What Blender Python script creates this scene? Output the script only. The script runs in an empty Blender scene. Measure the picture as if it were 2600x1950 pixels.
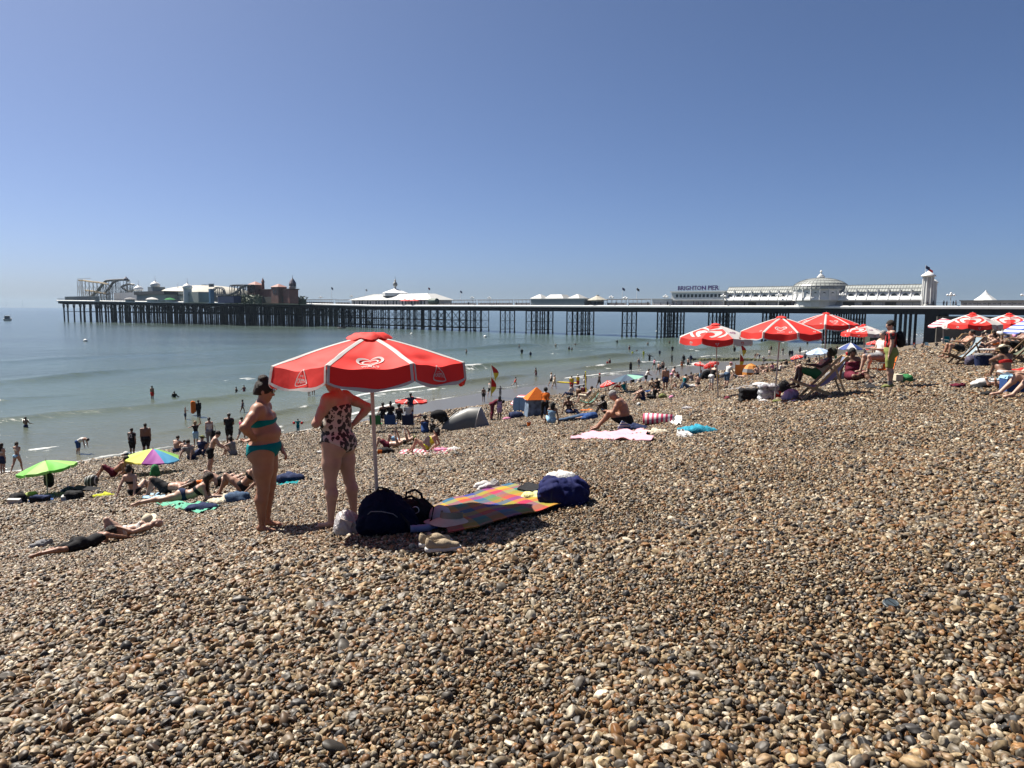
import bpy, bmesh, math, random
import numpy as np
from mathutils import Vector, Matrix
R = math.radians
rng = np.random.default_rng(7)
random.seed(7)
S = bpy.context.scene
COL = S.collection

# ---------------------------------------------------------------- camera, sky, sun
EYE = Vector((0.0, 0.0, 9.2)); FPX = 1850.0; PITCH = R(5.87); ROLL = R(0.344)
cam = bpy.data.cameras.new("camera"); cam.sensor_width = 36.0; cam.lens = FPX / 2600 * 36.0
cam.clip_start = 0.05; cam.clip_end = 30000
camo = bpy.data.objects.new("camera", cam); COL.objects.link(camo)
CM = Matrix.Rotation(math.pi / 2 - PITCH, 4, 'X') @ Matrix.Rotation(ROLL, 4, 'Z')
CM.translation = EYE
camo.matrix_world = CM
S.camera = camo
SUN_DIR = Vector((-0.48, 0.32, 0.82)).normalized()
sun_elev = math.asin(SUN_DIR.z); sun_az = math.atan2(SUN_DIR.x, SUN_DIR.y)
W = bpy.data.worlds.new("World"); S.world = W; W.use_nodes = True
nt = W.node_tree; bg = nt.nodes["Background"]
sky = nt.nodes.new("ShaderNodeTexSky"); sky.sky_type = 'NISHITA'; sky.sun_disc = False
sky.sun_elevation = sun_elev; sky.sun_rotation = sun_az
sky.altitude = 300; sky.air_density = 0.5; sky.dust_density = 2; sky.ozone_density = 8
nt.links.new(sky.outputs[0], bg.inputs[0]); bg.inputs[1].default_value = 0.0505
sl = bpy.data.lights.new("sun", 'SUN'); sl.energy = 5.0; sl.angle = R(0.53); sl.color = (1.0, 0.93, 0.83)
so = bpy.data.objects.new("sun", sl); COL.objects.link(so)
so.rotation_euler = (-SUN_DIR).to_track_quat('-Z', 'Y').to_euler(); so.location = (-60, 30, 120)
S.view_settings.view_transform = 'Standard'; S.view_settings.look = 'None'
S.view_settings.exposure = 1.31; S.view_settings.gamma = 1.0
S.cycles.max_bounces = 5; S.cycles.diffuse_bounces = 2; S.cycles.glossy_bounces = 2
S.cycles.transmission_bounces = 3; S.cycles.transparent_max_bounces = 6; S.cycles.volume_bounces = 0
S.cycles.caustics_reflective = False; S.cycles.caustics_refractive = False

# ---------------------------------------------------------------- noise and terrain
_perm = rng.random((256, 256))
def vnoise(x, y):
    x = np.asarray(x, float); y = np.asarray(y, float)
    xi = np.floor(x).astype(int); yi = np.floor(y).astype(int)
    fx = x - xi; fy = y - yi; fx = fx * fx * (3 - 2 * fx); fy = fy * fy * (3 - 2 * fy)
    a = _perm[xi & 255, yi & 255]; b = _perm[(xi + 1) & 255, yi & 255]
    c = _perm[xi & 255, (yi + 1) & 255]; d = _perm[(xi + 1) & 255, (yi + 1) & 255]
    return (a * (1 - fx) + b * fx) * (1 - fy) + (c * (1 - fx) + d * fx) * fy - 0.5
def fbm(x, y, o=3):
    return sum(vnoise(x * 2 ** i + 17 * i, y * 2 ** i + 5 * i) / 2 ** i for i in range(o))
_ps = np.array([-400, -60, -20, -5, 0, 5, 8.7, 12, 15, 18, 22, 27.5, 34, 40, 46, 47.5])
_pz = np.array([8.6, 8.4, 8.1, 7.85, 7.62, 7.15, 6.45, 5.66, 4.95, 4.35, 3.68, 2.85, 2.15, 1.2, .16, 0.06])
_ts = np.linspace(-400, 47.5, 9000)
_tz = np.interp(_ts, _ps, _pz)
_k = np.hanning(41); _k /= _k.sum()
_tz = np.convolve(np.pad(_tz, 20, mode='edge'), _k, 'valid')
def st(x, y): return -0.76 * x + 0.65 * y, 0.65 * x + 0.76 * y
def s_water(t):
    return np.interp(t, [10, 28, 38, 50, 62, 90, 150], [46.3, 46.4, 48.5, 53.0, 54.8, 55.5, 56.0]) + 0.9 * vnoise(np.asarray(t) / 7.0, 3.3)
def ground(x, y):
    x = np.asarray(x, float); y = np.asarray(y, float)
    s, t = st(x, y)
    sh = 3.0 * np.clip((t - 20) / 35, 0, 1) * np.clip(1 - s / 46, 0, 1) * np.clip(s / 6, 0, 1)
    se = s - sh
    z = np.interp(se, _ts, _tz)
    sw = s_water(t)
    low = np.clip((s - 46) / np.maximum(sw - 46, 0.4), 0, 1)
    flat = 0.14 * (1 - low) - np.clip(s - sw, 0, 60) * 0.05
    z = np.where(s > 46, flat, z)
    d = np.clip((46 - s) / 6, 0, 1)
    z = z + d * (0.11 * fbm(x / 5.3, y / 4.1, 2) + 0.05 * fbm(x / 1.7 + 9, y / 1.9, 2))
    return z
def gz(x, y): return float(ground(x, y))
def ray(px, py):
    v = Vector(((px - 1300) / FPX, -(py - 975) / FPX, -1.0))
    return (CM.to_3x3() @ v)
def SEA(px, py, z=0.0):
    d = ray(px, py); k = (z - EYE.z) / d.z
    return EYE + d * k
def G(px, py):
    d = ray(px, py)
    if d.z >= -1e-4: d.z = -1e-4
    k = np.concatenate([np.linspace(0.5, 60, 3000), np.linspace(60.02, 400, 4000)])
    x = d.x * k; y = d.y * k; z = EYE.z + d.z * k
    g = np.maximum(ground(x, y), 0)
    i = np.argmax(z <= g)
    if z[i] > g[i]: return EYE + d * 200
    kk = k[i]
    return Vector((d.x * kk, d.y * kk, g[i]))
def AT(px, py, Y):
    d = ray(px, py); return EYE + d * (Y / d.y)

# ---------------------------------------------------------------- object helpers
def tag(o, label=None, cat=None, group=None, kind=None):
    if label: o["label"] = label
    if cat: o["category"] = cat
    if group: o["group"] = group
    if kind: o["kind"] = kind
    return o
def thing(name, label, cat, loc=(0, 0, 0), rz=0, group=None):
    o = bpy.data.objects.new(name, None); COL.objects.link(o); o.empty_display_size = 0.1
    o.location = loc; o.rotation_euler = (0, 0, rz)
    return tag(o, label, cat, group)
def link(name, me, mat=None, parent=None, smooth=False):
    o = bpy.data.objects.new(name, me); COL.objects.link(o)
    if mat is not None and len(me.materials) == 0:
        for m in (mat if isinstance(mat, (list, tuple)) else [mat]): me.materials.append(m)
    if parent is not None: o.parent = parent
    if smooth: me.polygons.foreach_set("use_smooth", [True] * len(me.polygons))
    return o
def npmesh(name, v, f, mats=None, midx=None, smooth=True):
    """v (n,3); f list of index arrays, each (m,k)"""
    me = bpy.data.meshes.new(name)
    fs = f if isinstance(f, list) else [f]
    fs = [np.asarray(a, np.int32) for a in fs if len(a)]
    nl = sum(a.size for a in fs); npg = sum(len(a) for a in fs)
    me.vertices.add(len(v)); me.vertices.foreach_set("co", np.asarray(v, np.float32).ravel())
    me.loops.add(nl); me.loops.foreach_set("vertex_index", np.concatenate([a.ravel() for a in fs]))
    me.polygons.add(npg)
    tot = np.concatenate([np.full(len(a), a.shape[1], np.int32) for a in fs])
    st_ = np.concatenate([[0], np.cumsum(tot)[:-1]]).astype(np.int32)
    me.polygons.foreach_set("loop_start", st_); me.polygons.foreach_set("loop_total", tot)
    if midx is not None: me.polygons.foreach_set("material_index", np.asarray(midx, np.int32))
    me.update(calc_edges=True)
    if smooth: me.polygons.foreach_set("use_smooth", np.ones(npg, bool))
    if mats:
        for m in mats: me.materials.append(m)
    me.validate()
    return me
class MB:
    """collects simple shapes into one mesh"""
    def __init__(s): s.v = []; s.f = []; s.m = []; s.cm = 0
    def add(s, vs, fs):
        b = len(s.v); s.v.extend([tuple(p) for p in vs]); s.f.extend([tuple(b + i for i in f) for f in fs]); s.m.extend([s.cm] * len(fs)); return s
    def box(s, c, d, M=None, taper=1.0):
        hx, hy, hz = d[0] / 2, d[1] / 2, d[2] / 2
        vs = []
        for z in (-1, 1):
            k = taper if z > 0 else 1.0
            for x, y in ((-1, -1), (1, -1), (1, 1), (-1, 1)):
                vs.append(Vector((x * hx * k, y * hy * k, z * hz)))
        c = Vector(c)
        vs = [((M @ v) if M is not None else v) + c for v in vs]
        return s.add(vs, [(3, 2, 1, 0), (4, 5, 6, 7), (0, 1, 5, 4), (1, 2, 6, 5), (2, 3, 7, 6), (3, 0, 4, 7)])
    def bar(s, a, b, r, n=6, r2=None, cap=True, flat=1.0):
        a = Vector(a); b = Vector(b); d = (b - a)
        if d.length < 1e-6: return s
        r2 = r if r2 is None else r2
        q = d.to_track_quat('Z', 'Y').to_matrix()
        vs = []
        for p, rr in ((a, r), (b, r2)):
            for i in range(n):
                t = 2 * math.pi * (i + .5) / n
                vs.append(p + q @ Vector((math.cos(t) * rr, math.sin(t) * rr * flat, 0)))
        fs = [(i, (i + 1) % n, n + (i + 1) % n, n + i) for i in range(n)]
        if cap: fs += [tuple(range(n - 1, -1, -1)), tuple(range(n, 2 * n))]
        return s.add(vs, fs)
    def tube(s, pts, r, n=6):
        pts = [Vector(p) for p in pts]; m = len(pts); vs = []
        up = Vector((0, 0, 1))
        for k, p in enumerate(pts):
            d = (pts[min(k + 1, m - 1)] - pts[max(k - 1, 0)]).normalized()
            x = d.cross(up if abs(d.z) < .95 else Vector((1, 0, 0))).normalized(); y = x.cross(d)
            rr = r[k] if isinstance(r, (list, tuple)) else r
            vs += [p + x * math.cos(2 * math.pi * i / n) * rr + y * math.sin(2 * math.pi * i / n) * rr for i in range(n)]
        fs = [(k * n + i, k * n + (i + 1) % n, (k + 1) * n + (i + 1) % n, (k + 1) * n + i) for k in range(m - 1) for i in range(n)]
        fs += [tuple(range(n - 1, -1, -1)), tuple((m - 1) * n + i for i in range(n))]
        return s.add(vs, fs)
    def lathe(s, prof, n=20, c=(0, 0, 0), M=None, arc=None):
        c = Vector(c); vs = []; m = len(prof)
        for i in range(n):
            t = 2 * math.pi * i / n
            for r, z in prof:
                v = Vector((r * math.cos(t), r * math.sin(t), z))
                vs.append(((M @ v) if M is not None else v) + c)
        fs = [(i * m + j, ((i + 1) % n) * m + j, ((i + 1) % n) * m + j + 1, i * m + j + 1) for i in range(n) for j in range(m - 1)]
        return s.add(vs, fs)
    def quad(s, *p): return s.add(p, [tuple(range(len(p)))])
    def build(s, name, mat, parent=None, smooth=False, xf=None):
        me = bpy.data.meshes.new(name); me.from_pydata(s.v, [], s.f)
        if isinstance(mat, (list, tuple)):
            for m in mat: me.materials.append(m)
            me.polygons.foreach_set("material_index", s.m)
        else: me.materials.append(mat)
        if xf is not None: me.transform(xf)
        if smooth:
            me.polygons.foreach_set("use_smooth", [True] * len(me.polygons))
        me.update()
        o = link(name, me, None, parent)
        return o

# ---------------------------------------------------------------- materials
_mats = {}
KA = .79
def mat(name, col=(.5, .5, .5), rough=.6, metal=0.0, var=0.0, vscale=6.0, bump=0.0, bscale=40.0, spec=0.5, trans=0.0):
    if name in _mats: return _mats[name]
    col = tuple(v * KA for v in col)
    m = bpy.data.materials.new(name); m.use_nodes = True; _mats[name] = m
    n = m.node_tree.nodes; l = m.node_tree.links; b = n["Principled BSDF"]
    b.inputs["Base Color"].default_value = (*col, 1); b.inputs["Roughness"].default_value = rough
    b.inputs["Metallic"].default_value = metal; b.inputs["Specular IOR Level"].default_value = spec
    if var or bump:
        tc = n.new("ShaderNodeTexCoord")
    if var:
        nz = n.new("ShaderNodeTexNoise"); nz.inputs["Scale"].default_value = vscale; nz.inputs["Detail"].default_value = 5
        l.new(tc.outputs["Object"], nz.inputs["Vector"])
        mp = n.new("ShaderNodeMapRange"); mp.inputs[1].default_value = .3; mp.inputs[2].default_value = .7
        mp.inputs[3].default_value = 1 - var; mp.inputs[4].default_value = 1 + var
        mx = n.new("ShaderNodeVectorMath"); mx.operation = 'SCALE'; mx.inputs[0].default_value = col
        l.new(nz.outputs[0], mp.inputs[0]); l.new(mp.outputs[0], mx.inputs["Scale"]); l.new(mx.outputs[0], b.inputs["Base Color"])
    if bump:
        nb = n.new("ShaderNodeTexNoise"); nb.inputs["Scale"].default_value = bscale; nb.inputs["Detail"].default_value = 3
        l.new(tc.outputs["Object"], nb.inputs["Vector"])
        bp = n.new("ShaderNodeBump"); bp.inputs["Strength"].default_value = bump; bp.inputs["Distance"].default_value = .02
        l.new(nb.outputs[0], bp.inputs["Height"]); l.new(bp.outputs[0], b.inputs["Normal"])
    if trans:
        t = n.new("ShaderNodeBsdfTranslucent"); t.inputs[0].default_value = (*col, 1)
        ms = n.new("ShaderNodeMixShader"); ms.inputs[0].default_value = trans
        l.new(b.outputs[0], ms.inputs[1]); l.new(t.outputs[0], ms.inputs[2]); l.new(ms.outputs[0], n["Material Output"].inputs[0])
        if bump: l.new(bp.outputs[0], t.inputs["Normal"])
    return m
def stripes(name, c1, c2, scale, axis=0, rough=.7, duty=.5, trans=0.0, coord="Object"):
    if name in _mats: return _mats[name]
    m = mat(name, c1, rough); n = m.node_tree.nodes; l = m.node_tree.links; b = n["Principled BSDF"]
    tc = n.new("ShaderNodeTexCoord"); sp = n.new("ShaderNodeSeparateXYZ"); l.new(tc.outputs[coord], sp.inputs[0])
    mu = n.new("ShaderNodeMath"); mu.operation = 'MULTIPLY'; mu.inputs[1].default_value = scale; l.new(sp.outputs[axis], mu.inputs[0])
    fr = n.new("ShaderNodeMath"); fr.operation = 'FRACT'; l.new(mu.outputs[0], fr.inputs[0])
    gt = n.new("ShaderNodeMath"); gt.operation = 'GREATER_THAN'; gt.inputs[1].default_value = duty; l.new(fr.outputs[0], gt.inputs[0])
    mx = n.new("ShaderNodeMix"); mx.data_type = 'RGBA'; mx.inputs[6].default_value = (*[v * KA for v in c1], 1); mx.inputs[7].default_value = (*[v * KA for v in c2], 1)
    l.new(gt.outputs[0], mx.inputs[0]); l.new(mx.outputs[2], b.inputs["Base Color"])
    return m
def ramp(node, stops, interp='LINEAR'):
    cr = node.color_ramp; cr.interpolation = interp
    while len(cr.elements) > 1: cr.elements.remove(cr.elements[-1])
    cr.elements[0].position = stops[0][0]; cr.elements[0].color = (*stops[0][1], 1)
    for p, c in stops[1:]:
        e = cr.elements.new(p); e.color = (*c, 1)

PEB = [(0.111, 0.067, 0.0318), (0.0369, 0.0308, 0.0235), (0.1627, 0.1122, 0.0586), (0.0887, 0.0489, 0.0218), (0.0629, 0.0542, 0.0437), (0.1479, 0.0978, 0.052), (0.2218, 0.1847, 0.1275), (0.1072, 0.0489, 0.0152), (0.0277, 0.0255, 0.0235), (0.1553, 0.1194, 0.0738), (0.122, 0.0652, 0.0251), (0.0813, 0.067, 0.047), (0.2588, 0.2246, 0.1677), (0.1035, 0.0723, 0.0402), (0.0518, 0.0326, 0.0184), (0.1775, 0.1323, 0.0738)]
def pebble_ramp(n, l, src):
    r = n.new("ShaderNodeValToRGB"); k = len(PEB)
    ramp(r, [(i / k, c) for i, c in enumerate(PEB)], 'CONSTANT'); l.new(src, r.inputs[0]); return r

# ---------------------------------------------------------------- beach sheet
def polar_sheet(rs, th):
    x = np.outer(rs, np.sin(th)); y = np.outer(rs, np.cos(th))
    a, b = x.shape
    i = np.arange((a - 1) * b).reshape(a - 1, b)[:, :-1].ravel()
    return x, y, np.stack([i, i + 1, i + b + 1, i + b], 1)
# rows of the beach sheet run along the shore direction s, t
tt = np.concatenate([np.linspace(-60, -8, 60), np.linspace(-7.7, 60, 420), np.linspace(60.4, 260, 400)])
ss = np.concatenate([np.linspace(-120, -20, 40), np.linspace(-19, 48, 400), np.linspace(48.15, 62, 90), np.linspace(63, 140, 20)])
Sg, Tg = np.meshgrid(ss, tt, indexing='ij')
Xg = (-0.76 * Sg + 0.65 * Tg); Yg = (0.65 * Sg + 0.76 * Tg)
Zg = ground(Xg, Yg)
Zg = Zg + np.where(Sg < 46, 0.012 * vnoise(Xg * 9, Yg * 9), 0) - .034 * np.clip((45.5 - Sg) / 2, 0, 1)
a_, b_ = Xg.shape
i_ = np.arange((a_ - 1) * b_).reshape(a_ - 1, b_)[:, :-1].ravel()
m = bpy.data.materials.new("shingle"); m.use_nodes = True
n = m.node_tree.nodes; l = m.node_tree.links; b = n["Principled BSDF"]
tc = n.new("ShaderNodeTexCoord")
vo = n.new("ShaderNodeTexVoronoi"); vo.inputs["Scale"].default_value = 17; vo.inputs["Randomness"].default_value = .95
vo2 = n.new("ShaderNodeTexVoronoi"); vo2.feature = 'SMOOTH_F1'; vo2.inputs["Scale"].default_value = 17; vo2.inputs["Smoothness"].default_value = .1; vo2.inputs["Randomness"].default_value = .95
nzd = n.new("ShaderNodeTexNoise"); nzd.inputs["Scale"].default_value = 0.35; nzd.inputs["Detail"].default_value = 4
for v_ in (vo, vo2, nzd): l.new(tc.outputs["Object"], v_.inputs["Vector"])
sx = n.new("ShaderNodeSeparateColor"); l.new(vo.outputs["Color"], sx.inputs[0])
pr = pebble_ramp(n, l, sx.outputs[0])
bri = n.new("ShaderNodeMapRange"); bri.inputs[1].default_value = .3; bri.inputs[2].default_value = .7; bri.inputs[3].default_value = .9; bri.inputs[4].default_value = 1.15
l.new(nzd.outputs[0], bri.inputs[0])
sc1 = n.new("ShaderNodeVectorMath"); sc1.operation = 'SCALE'; l.new(pr.outputs[0], sc1.inputs[0]); l.new(bri.outputs[0], sc1.inputs["Scale"])
at = n.new("ShaderNodeAttribute"); at.attribute_name = "wet"
mxw = n.new("ShaderNodeMix"); mxw.data_type = 'RGBA'; mxw.inputs[7].default_value = (.085, .078, .062, 1)
l.new(at.outputs["Fac"], mxw.inputs[0]); l.new(sc1.outputs[0], mxw.inputs[6]); l.new(mxw.outputs[2], b.inputs["Base Color"])
rr = n.new("ShaderNodeMapRange"); rr.inputs[3].default_value = .75; rr.inputs[4].default_value = .3; l.new(at.outputs["Fac"], rr.inputs[0]); l.new(rr.outputs[0], b.inputs["Roughness"])
bp = n.new("ShaderNodeBump"); bp.inputs["Distance"].default_value = .06; bp.invert = True
br = n.new("ShaderNodeMapRange"); br.inputs[3].default_value = 1.0; br.inputs[4].default_value = .02; l.new(at.outputs["Fac"], br.inputs[0]); l.new(br.outputs[0], bp.inputs["Strength"])
l.new(vo2.outputs["Distance"], bp.inputs["Height"]); l.new(bp.outputs[0], b.inputs["Normal"])
M_SHINGLE = m
me = npmesh("shingle_beach", np.stack([Xg, Yg, Zg], -1).reshape(-1, 3), np.stack([i_, i_ + b_, i_ + b_ + 1, i_ + 1], 1), [m])
wet = np.clip((Sg + 0.8 * vnoise(Tg / 2.5, 8.1) + 0.3 * vnoise(Tg * 2, Sg * 2) - 46.1) / .5, 0, 1)
me.attributes.new("wet", 'FLOAT', 'POINT').data.foreach_set("value", wet.ravel().astype(np.float32))
tag(link("beach", me), kind="structure", label="tan and grey shingle beach sloping down to the sea")

# ---------------------------------------------------------------- sea
def sea_height(x, y):
    s, t = st(x, y); off = s - s_water(t); r = np.hypot(x, y)
    dep = np.clip(off / 2.0, 0, 1)
    fade = np.clip(1.3 - r / 500, .12, 1)
    h = 0.05 * fbm(x / 2.2 + .3 * y / 2.2, y / 1.1, 3) + 0.07 * fbm((t) / 9, s / 3.0, 2)
    z = h * dep * fade
    for c, w, amp, sd, wob in ((9.0, 1.3, .60, 1.0, 3.0), (22, 2.0, .95, 2.0, 2.5), (38, 2.6, .30, 3.0, 8.0), (2.6, .7, .14, 5.0, 1.6), (58, 3.5, .80, 6.0, 4.0), (90, 5, .22, 8.0, 12.)):
        cc = c + wob * vnoise(t / 22 + sd * 7, sd) + .5 * vnoise(t / 3 + sd, sd + 3)
        am = amp * np.clip(0.5 + 1.5 * vnoise(t / 17 + sd * 3, sd + 9), 0.35 if c in (22, 58) else 0.05, 1)
        q = (off - cc) / w
        z = z + am * np.exp(-np.where(q < 0, q * q * 3.0, q * q)) * dep
    return z
def foam_amt(x, y):
    s, t = st(x, y); off = s - s_water(t)
    f = np.zeros_like(off)
    # broken wave crests, in patches along the shore
    for c, w, wob, sd, thr in ((9.0, .32, 3.0, 1.0, .10), (22, .35, 2.5, 2.0, .24), (2.6, .30, 1.6, 5.0, -.04), (35, .4, 8.0, 3.0, .36)):
        cc = c + wob * vnoise(t / 22 + sd * 7, sd) + .5 * vnoise(t / 3 + sd, sd + 3)
        gate = np.clip((vnoise(t / 8 + sd * 11, sd + 4) + .3 * vnoise(t / 1.7, sd) - thr) * 5, 0, 1)
        q = (off - cc + w * .7) / w
        f = np.maximum(f, gate * np.exp(-q * q))
        f = np.maximum(f, .75 * gate * np.exp(-((off - cc + 1.6) / 1.1) ** 2) * np.clip(fbm(x * 1.3, y * 1.3, 3) * 3 + .3, 0, 1))
    f = np.maximum(f, .85 * np.exp(-((off - .35 - .5 * vnoise(t / 1.2, 2.2)) / .28) ** 2) * np.clip(.55 + 2 * vnoise(t / 4, 6.6), 0, 1))
    f = np.maximum(f, .7 * np.exp(-((off - 1.4 - .9 * vnoise(t / 2.2, 7.2)) / .4) ** 2) * np.clip(.6 + 1.6 * vnoise(t / 6, 1.6), 0, 1))
    return f
ang = np.linspace(R(-58), R(50), 760)
dep_px = np.concatenate([np.linspace(470, 30, 860), np.geomspace(29.6, 1.1, 160)])
rs = 9.2 * FPX / dep_px
X2, Y2, F2 = polar_sheet(rs, ang)
Z2 = sea_height(X2, Y2)
s2, t2 = st(X2, Y2); off2 = s2 - s_water(t2)
Z2 = Z2 - (X2 ** 2 + Y2 ** 2) / (2 * 6371000.0)
m = bpy.data.materials.new("sea_water"); m.use_nodes = True
n = m.node_tree.nodes; l = m.node_tree.links; b = n["Principled BSDF"]
tc = n.new("ShaderNodeTexCoord"); b.inputs["IOR"].default_value = 1.3; b.inputs["Roughness"].default_value = .13
aoff = n.new("ShaderNodeAttribute"); aoff.attribute_name = "off"
rc = n.new("ShaderNodeValToRGB")
ramp(rc, [(0, (.095, .09, .06)), (.05, (.078, .085, .058)), (.22, (.056, .078, .058)), (.6, (.046, .070, .058)), (1, (.042, .062, .056))])
l.new(aoff.outputs["Fac"], rc.inputs[0])
mp = n.new("ShaderNodeMapping"); mp.inputs["Rotation"].default_value = (0, 0, R(-8)); mp.inputs["Scale"].default_value = (.45, 1.0, 1)
l.new(tc.outputs["Object"], mp.inputs[0])
n1 = n.new("ShaderNodeTexNoise"); n1.inputs["Scale"].default_value = 1.1; n1.inputs["Detail"].default_value = 6; n1.inputs["Roughness"].default_value = .62
n2 = n.new("ShaderNodeTexNoise"); n2.inputs["Scale"].default_value = .022; n2.inputs["Detail"].default_value = 3
l.new(mp.outputs[0], n1.inputs["Vector"]); l.new(mp.outputs[0], n2.inputs["Vector"])
bp = n.new("ShaderNodeBump"); bp.inputs["Strength"].default_value = .55; bp.inputs["Distance"].default_value = .35
l.new(n1.outputs[0], bp.inputs["Height"]); l.new(bp.outputs[0], b.inputs["Normal"])
mv = n.new("ShaderNodeMapRange"); mv.inputs[1].default_value = .35; mv.inputs[2].default_value = .65; mv.inputs[3].default_value = .8; mv.inputs[4].default_value = 1.25
l.new(n2.outputs[0], mv.inputs[0])
scv = n.new("ShaderNodeVectorMath"); scv.operation = 'SCALE'; l.new(rc.outputs[0], scv.inputs[0]); l.new(mv.outputs[0], scv.inputs["Scale"])
afo = n.new("ShaderNodeAttribute"); afo.attribute_name = "foam"
n3 = n.new("ShaderNodeTexNoise"); n3.inputs["Scale"].default_value = 2.4; n3.inputs["Detail"].default_value = 6; n3.inputs["Roughness"].default_value = .7; l.new(tc.outputs["Object"], n3.inputs["Vector"])
ad = n.new("ShaderNodeMath"); ad.operation = 'ADD'; l.new(n3.outputs[0], ad.inputs[0]); l.new(afo.outputs["Fac"], ad.inputs[1])
fr = n.new("ShaderNodeMapRange"); fr.inputs[1].default_value = .95; fr.inputs[2].default_value = 1.35; l.new(ad.outputs[0], fr.inputs[0])
fm = n.new("ShaderNodeMix"); fm.data_type = 'RGBA'; fm.inputs[7].default_value = (.48, .49, .485, 1); l.new(fr.outputs[0], fm.inputs[0]); l.new(scv.outputs[0], fm.inputs[6]); l.new(fm.outputs[2], b.inputs["Base Color"])
ro = n.new("ShaderNodeMapRange"); ro.inputs[3].default_value = .16; ro.inputs[4].default_value = .7; l.new(fr.outputs[0], ro.inputs[0]); l.new(ro.outputs[0], b.inputs["Roughness"])
me = npmesh("sea", np.stack([X2, Y2, Z2], -1).reshape(-1, 3), F2[:, ::-1], [m])
me.attributes.new("off", 'FLOAT', 'POINT').data.foreach_set("value", np.clip(off2 / 140, 0, 1).ravel().astype(np.float32))
me.attributes.new("foam", 'FLOAT', 'POINT').data.foreach_set("value", foam_amt(X2, Y2).ravel().astype(np.float32))
tag(link("sea", me), kind="structure", label="calm grey green sea with small waves breaking at the shore")

# ---------------------------------------------------------------- loose pebbles (instanced on points)
def scatter(r0, r1, sp, size, drop):
    """jittered grid of points in the wedge in front of the camera"""
    n_ = int(2 * r1 / sp)
    xs = (np.arange(n_) - n_ / 2) * sp
    ys = np.arange(int(r1 / sp)) * sp
    X, Y = np.meshgrid(xs, ys); X = X.ravel(); Y = Y.ravel()
    X = X + rng.uniform(-.5, .5, X.size) * sp; Y = Y + rng.uniform(-.5, .5, Y.size) * sp
    r = np.hypot(X, Y); s, t = st(X, Y)
    ok = (r >= r0) & (r < r1) & (np.abs(X) < .80 * Y + 1.1) & (s < 45.9) & (Y > 1.2)
    X = X[ok]; Y = Y[ok]
    sz = size * np.exp(rng.normal(0, .27, X.size))
    sz *= 1 + .35 * np.clip(fbm(X / 1.1, Y / 1.1, 2) * 2, -1, 1)
    sz = np.clip(sz, size * .5, size * 1.9)
    Z = ground(X, Y) + sz * rng.uniform(-.45, .7, X.size) - drop
    return np.stack([X, Y, Z], 1), sz
P = []; Q = []
for a in ((0, 7, .0245, .0142, .021), (0, 7, .0245, .0146, .004), (0, 9, .14, .021, -.002), (7, 11, .0275, .0160, .014), (7, 11, .0285, .0160, .002), (11, 18, .034, .0195, .0), (18, 44, .054, .031, .002), (44, 80, .12, .062, .0), (80, 130, .26, .12, .0)):
    p_, q_ = scatter(*a); P.append(p_); Q.append(q_)
P = np.concatenate(P); Q = np.concatenate(Q)
big = rng.random(len(Q)) < .004; rr_ = np.hypot(P[:, 0], P[:, 1]); Q[big & (rr_ < 9)] *= 1.7
print("pebbles", len(P))
me = bpy.data.meshes.new("loose_pebbles"); me.vertices.add(len(P)); me.vertices.foreach_set("co", P.astype(np.float32).ravel())
me.attributes.new("scl", 'FLOAT_VECTOR', 'POINT').data.foreach_set("vector", (Q[:, None] * np.stack([rng.uniform(.95, 1.45, len(Q)), rng.uniform(.75, 1.05, len(Q)), rng.uniform(.42, .8, len(Q))], 1)).astype(np.float32).ravel())
me.attributes.new("rot", 'FLOAT_VECTOR', 'POINT').data.foreach_set("vector", np.stack([rng.normal(0, .6, len(Q)), rng.normal(0, .6, len(Q)), rng.uniform(0, 6.28, len(Q))], 1).astype(np.float32).ravel())
m = bpy.data.materials.new("pebble_stone"); m.use_nodes = True
n = m.node_tree.nodes; l = m.node_tree.links; b = n["Principled BSDF"]
oi = n.new("ShaderNodeObjectInfo"); tc = n.new("ShaderNodeTexCoord"); pr = pebble_ramp(n, l, oi.outputs["Random"])
mr = n.new("ShaderNodeMath"); mr.operation = 'MULTIPLY'; mr.inputs[1].default_value = 97.3; l.new(oi.outputs["Random"], mr.inputs[0])
f2 = n.new("ShaderNodeMath"); f2.operation = 'FRACT'; l.new(mr.outputs[0], f2.inputs[0])
v1 = n.new("ShaderNodeMapRange"); v1.inputs[3].default_value = .6; v1.inputs[4].default_value = 1.5; l.new(f2.outputs[0], v1.inputs[0])
nz = n.new("ShaderNodeTexNoise"); nz.noise_dimensions = '4D'; nz.inputs["Scale"].default_value = 1.6; nz.inputs["Detail"].default_value = 5; l.new(tc.outputs["Object"], nz.inputs["Vector"]); l.new(mr.outputs[0], nz.inputs["W"])
v2 = n.new("ShaderNodeMapRange"); v2.inputs[1].default_value = .35; v2.inputs[2].default_value = .65; v2.inputs[3].default_value = .62; v2.inputs[4].default_value = 1.4; l.new(nz.outputs[0], v2.inputs[0])
mm_ = n.new("ShaderNodeMath"); mm_.operation = 'MULTIPLY'; l.new(v1.outputs[0], mm_.inputs[0]); l.new(v2.outputs[0], mm_.inputs[1])
sc_ = n.new("ShaderNodeVectorMath"); sc_.operation = 'SCALE'; l.new(pr.outputs[0], sc_.inputs[0]); l.new(mm_.outputs[0], sc_.inputs["Scale"]); l.new(sc_.outputs[0], b.inputs["Base Color"])
b.inputs["Roughness"].default_value = .52; b.inputs["Specular IOR Level"].default_value = .3
M_PEB = m
me.materials.append(m)
po = link("loose_pebbles", me); tag(po, "countless small flint pebbles covering the beach", kind="stuff")
g = bpy.data.node_groups.new("pebble_scatter", 'GeometryNodeTree')
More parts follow.
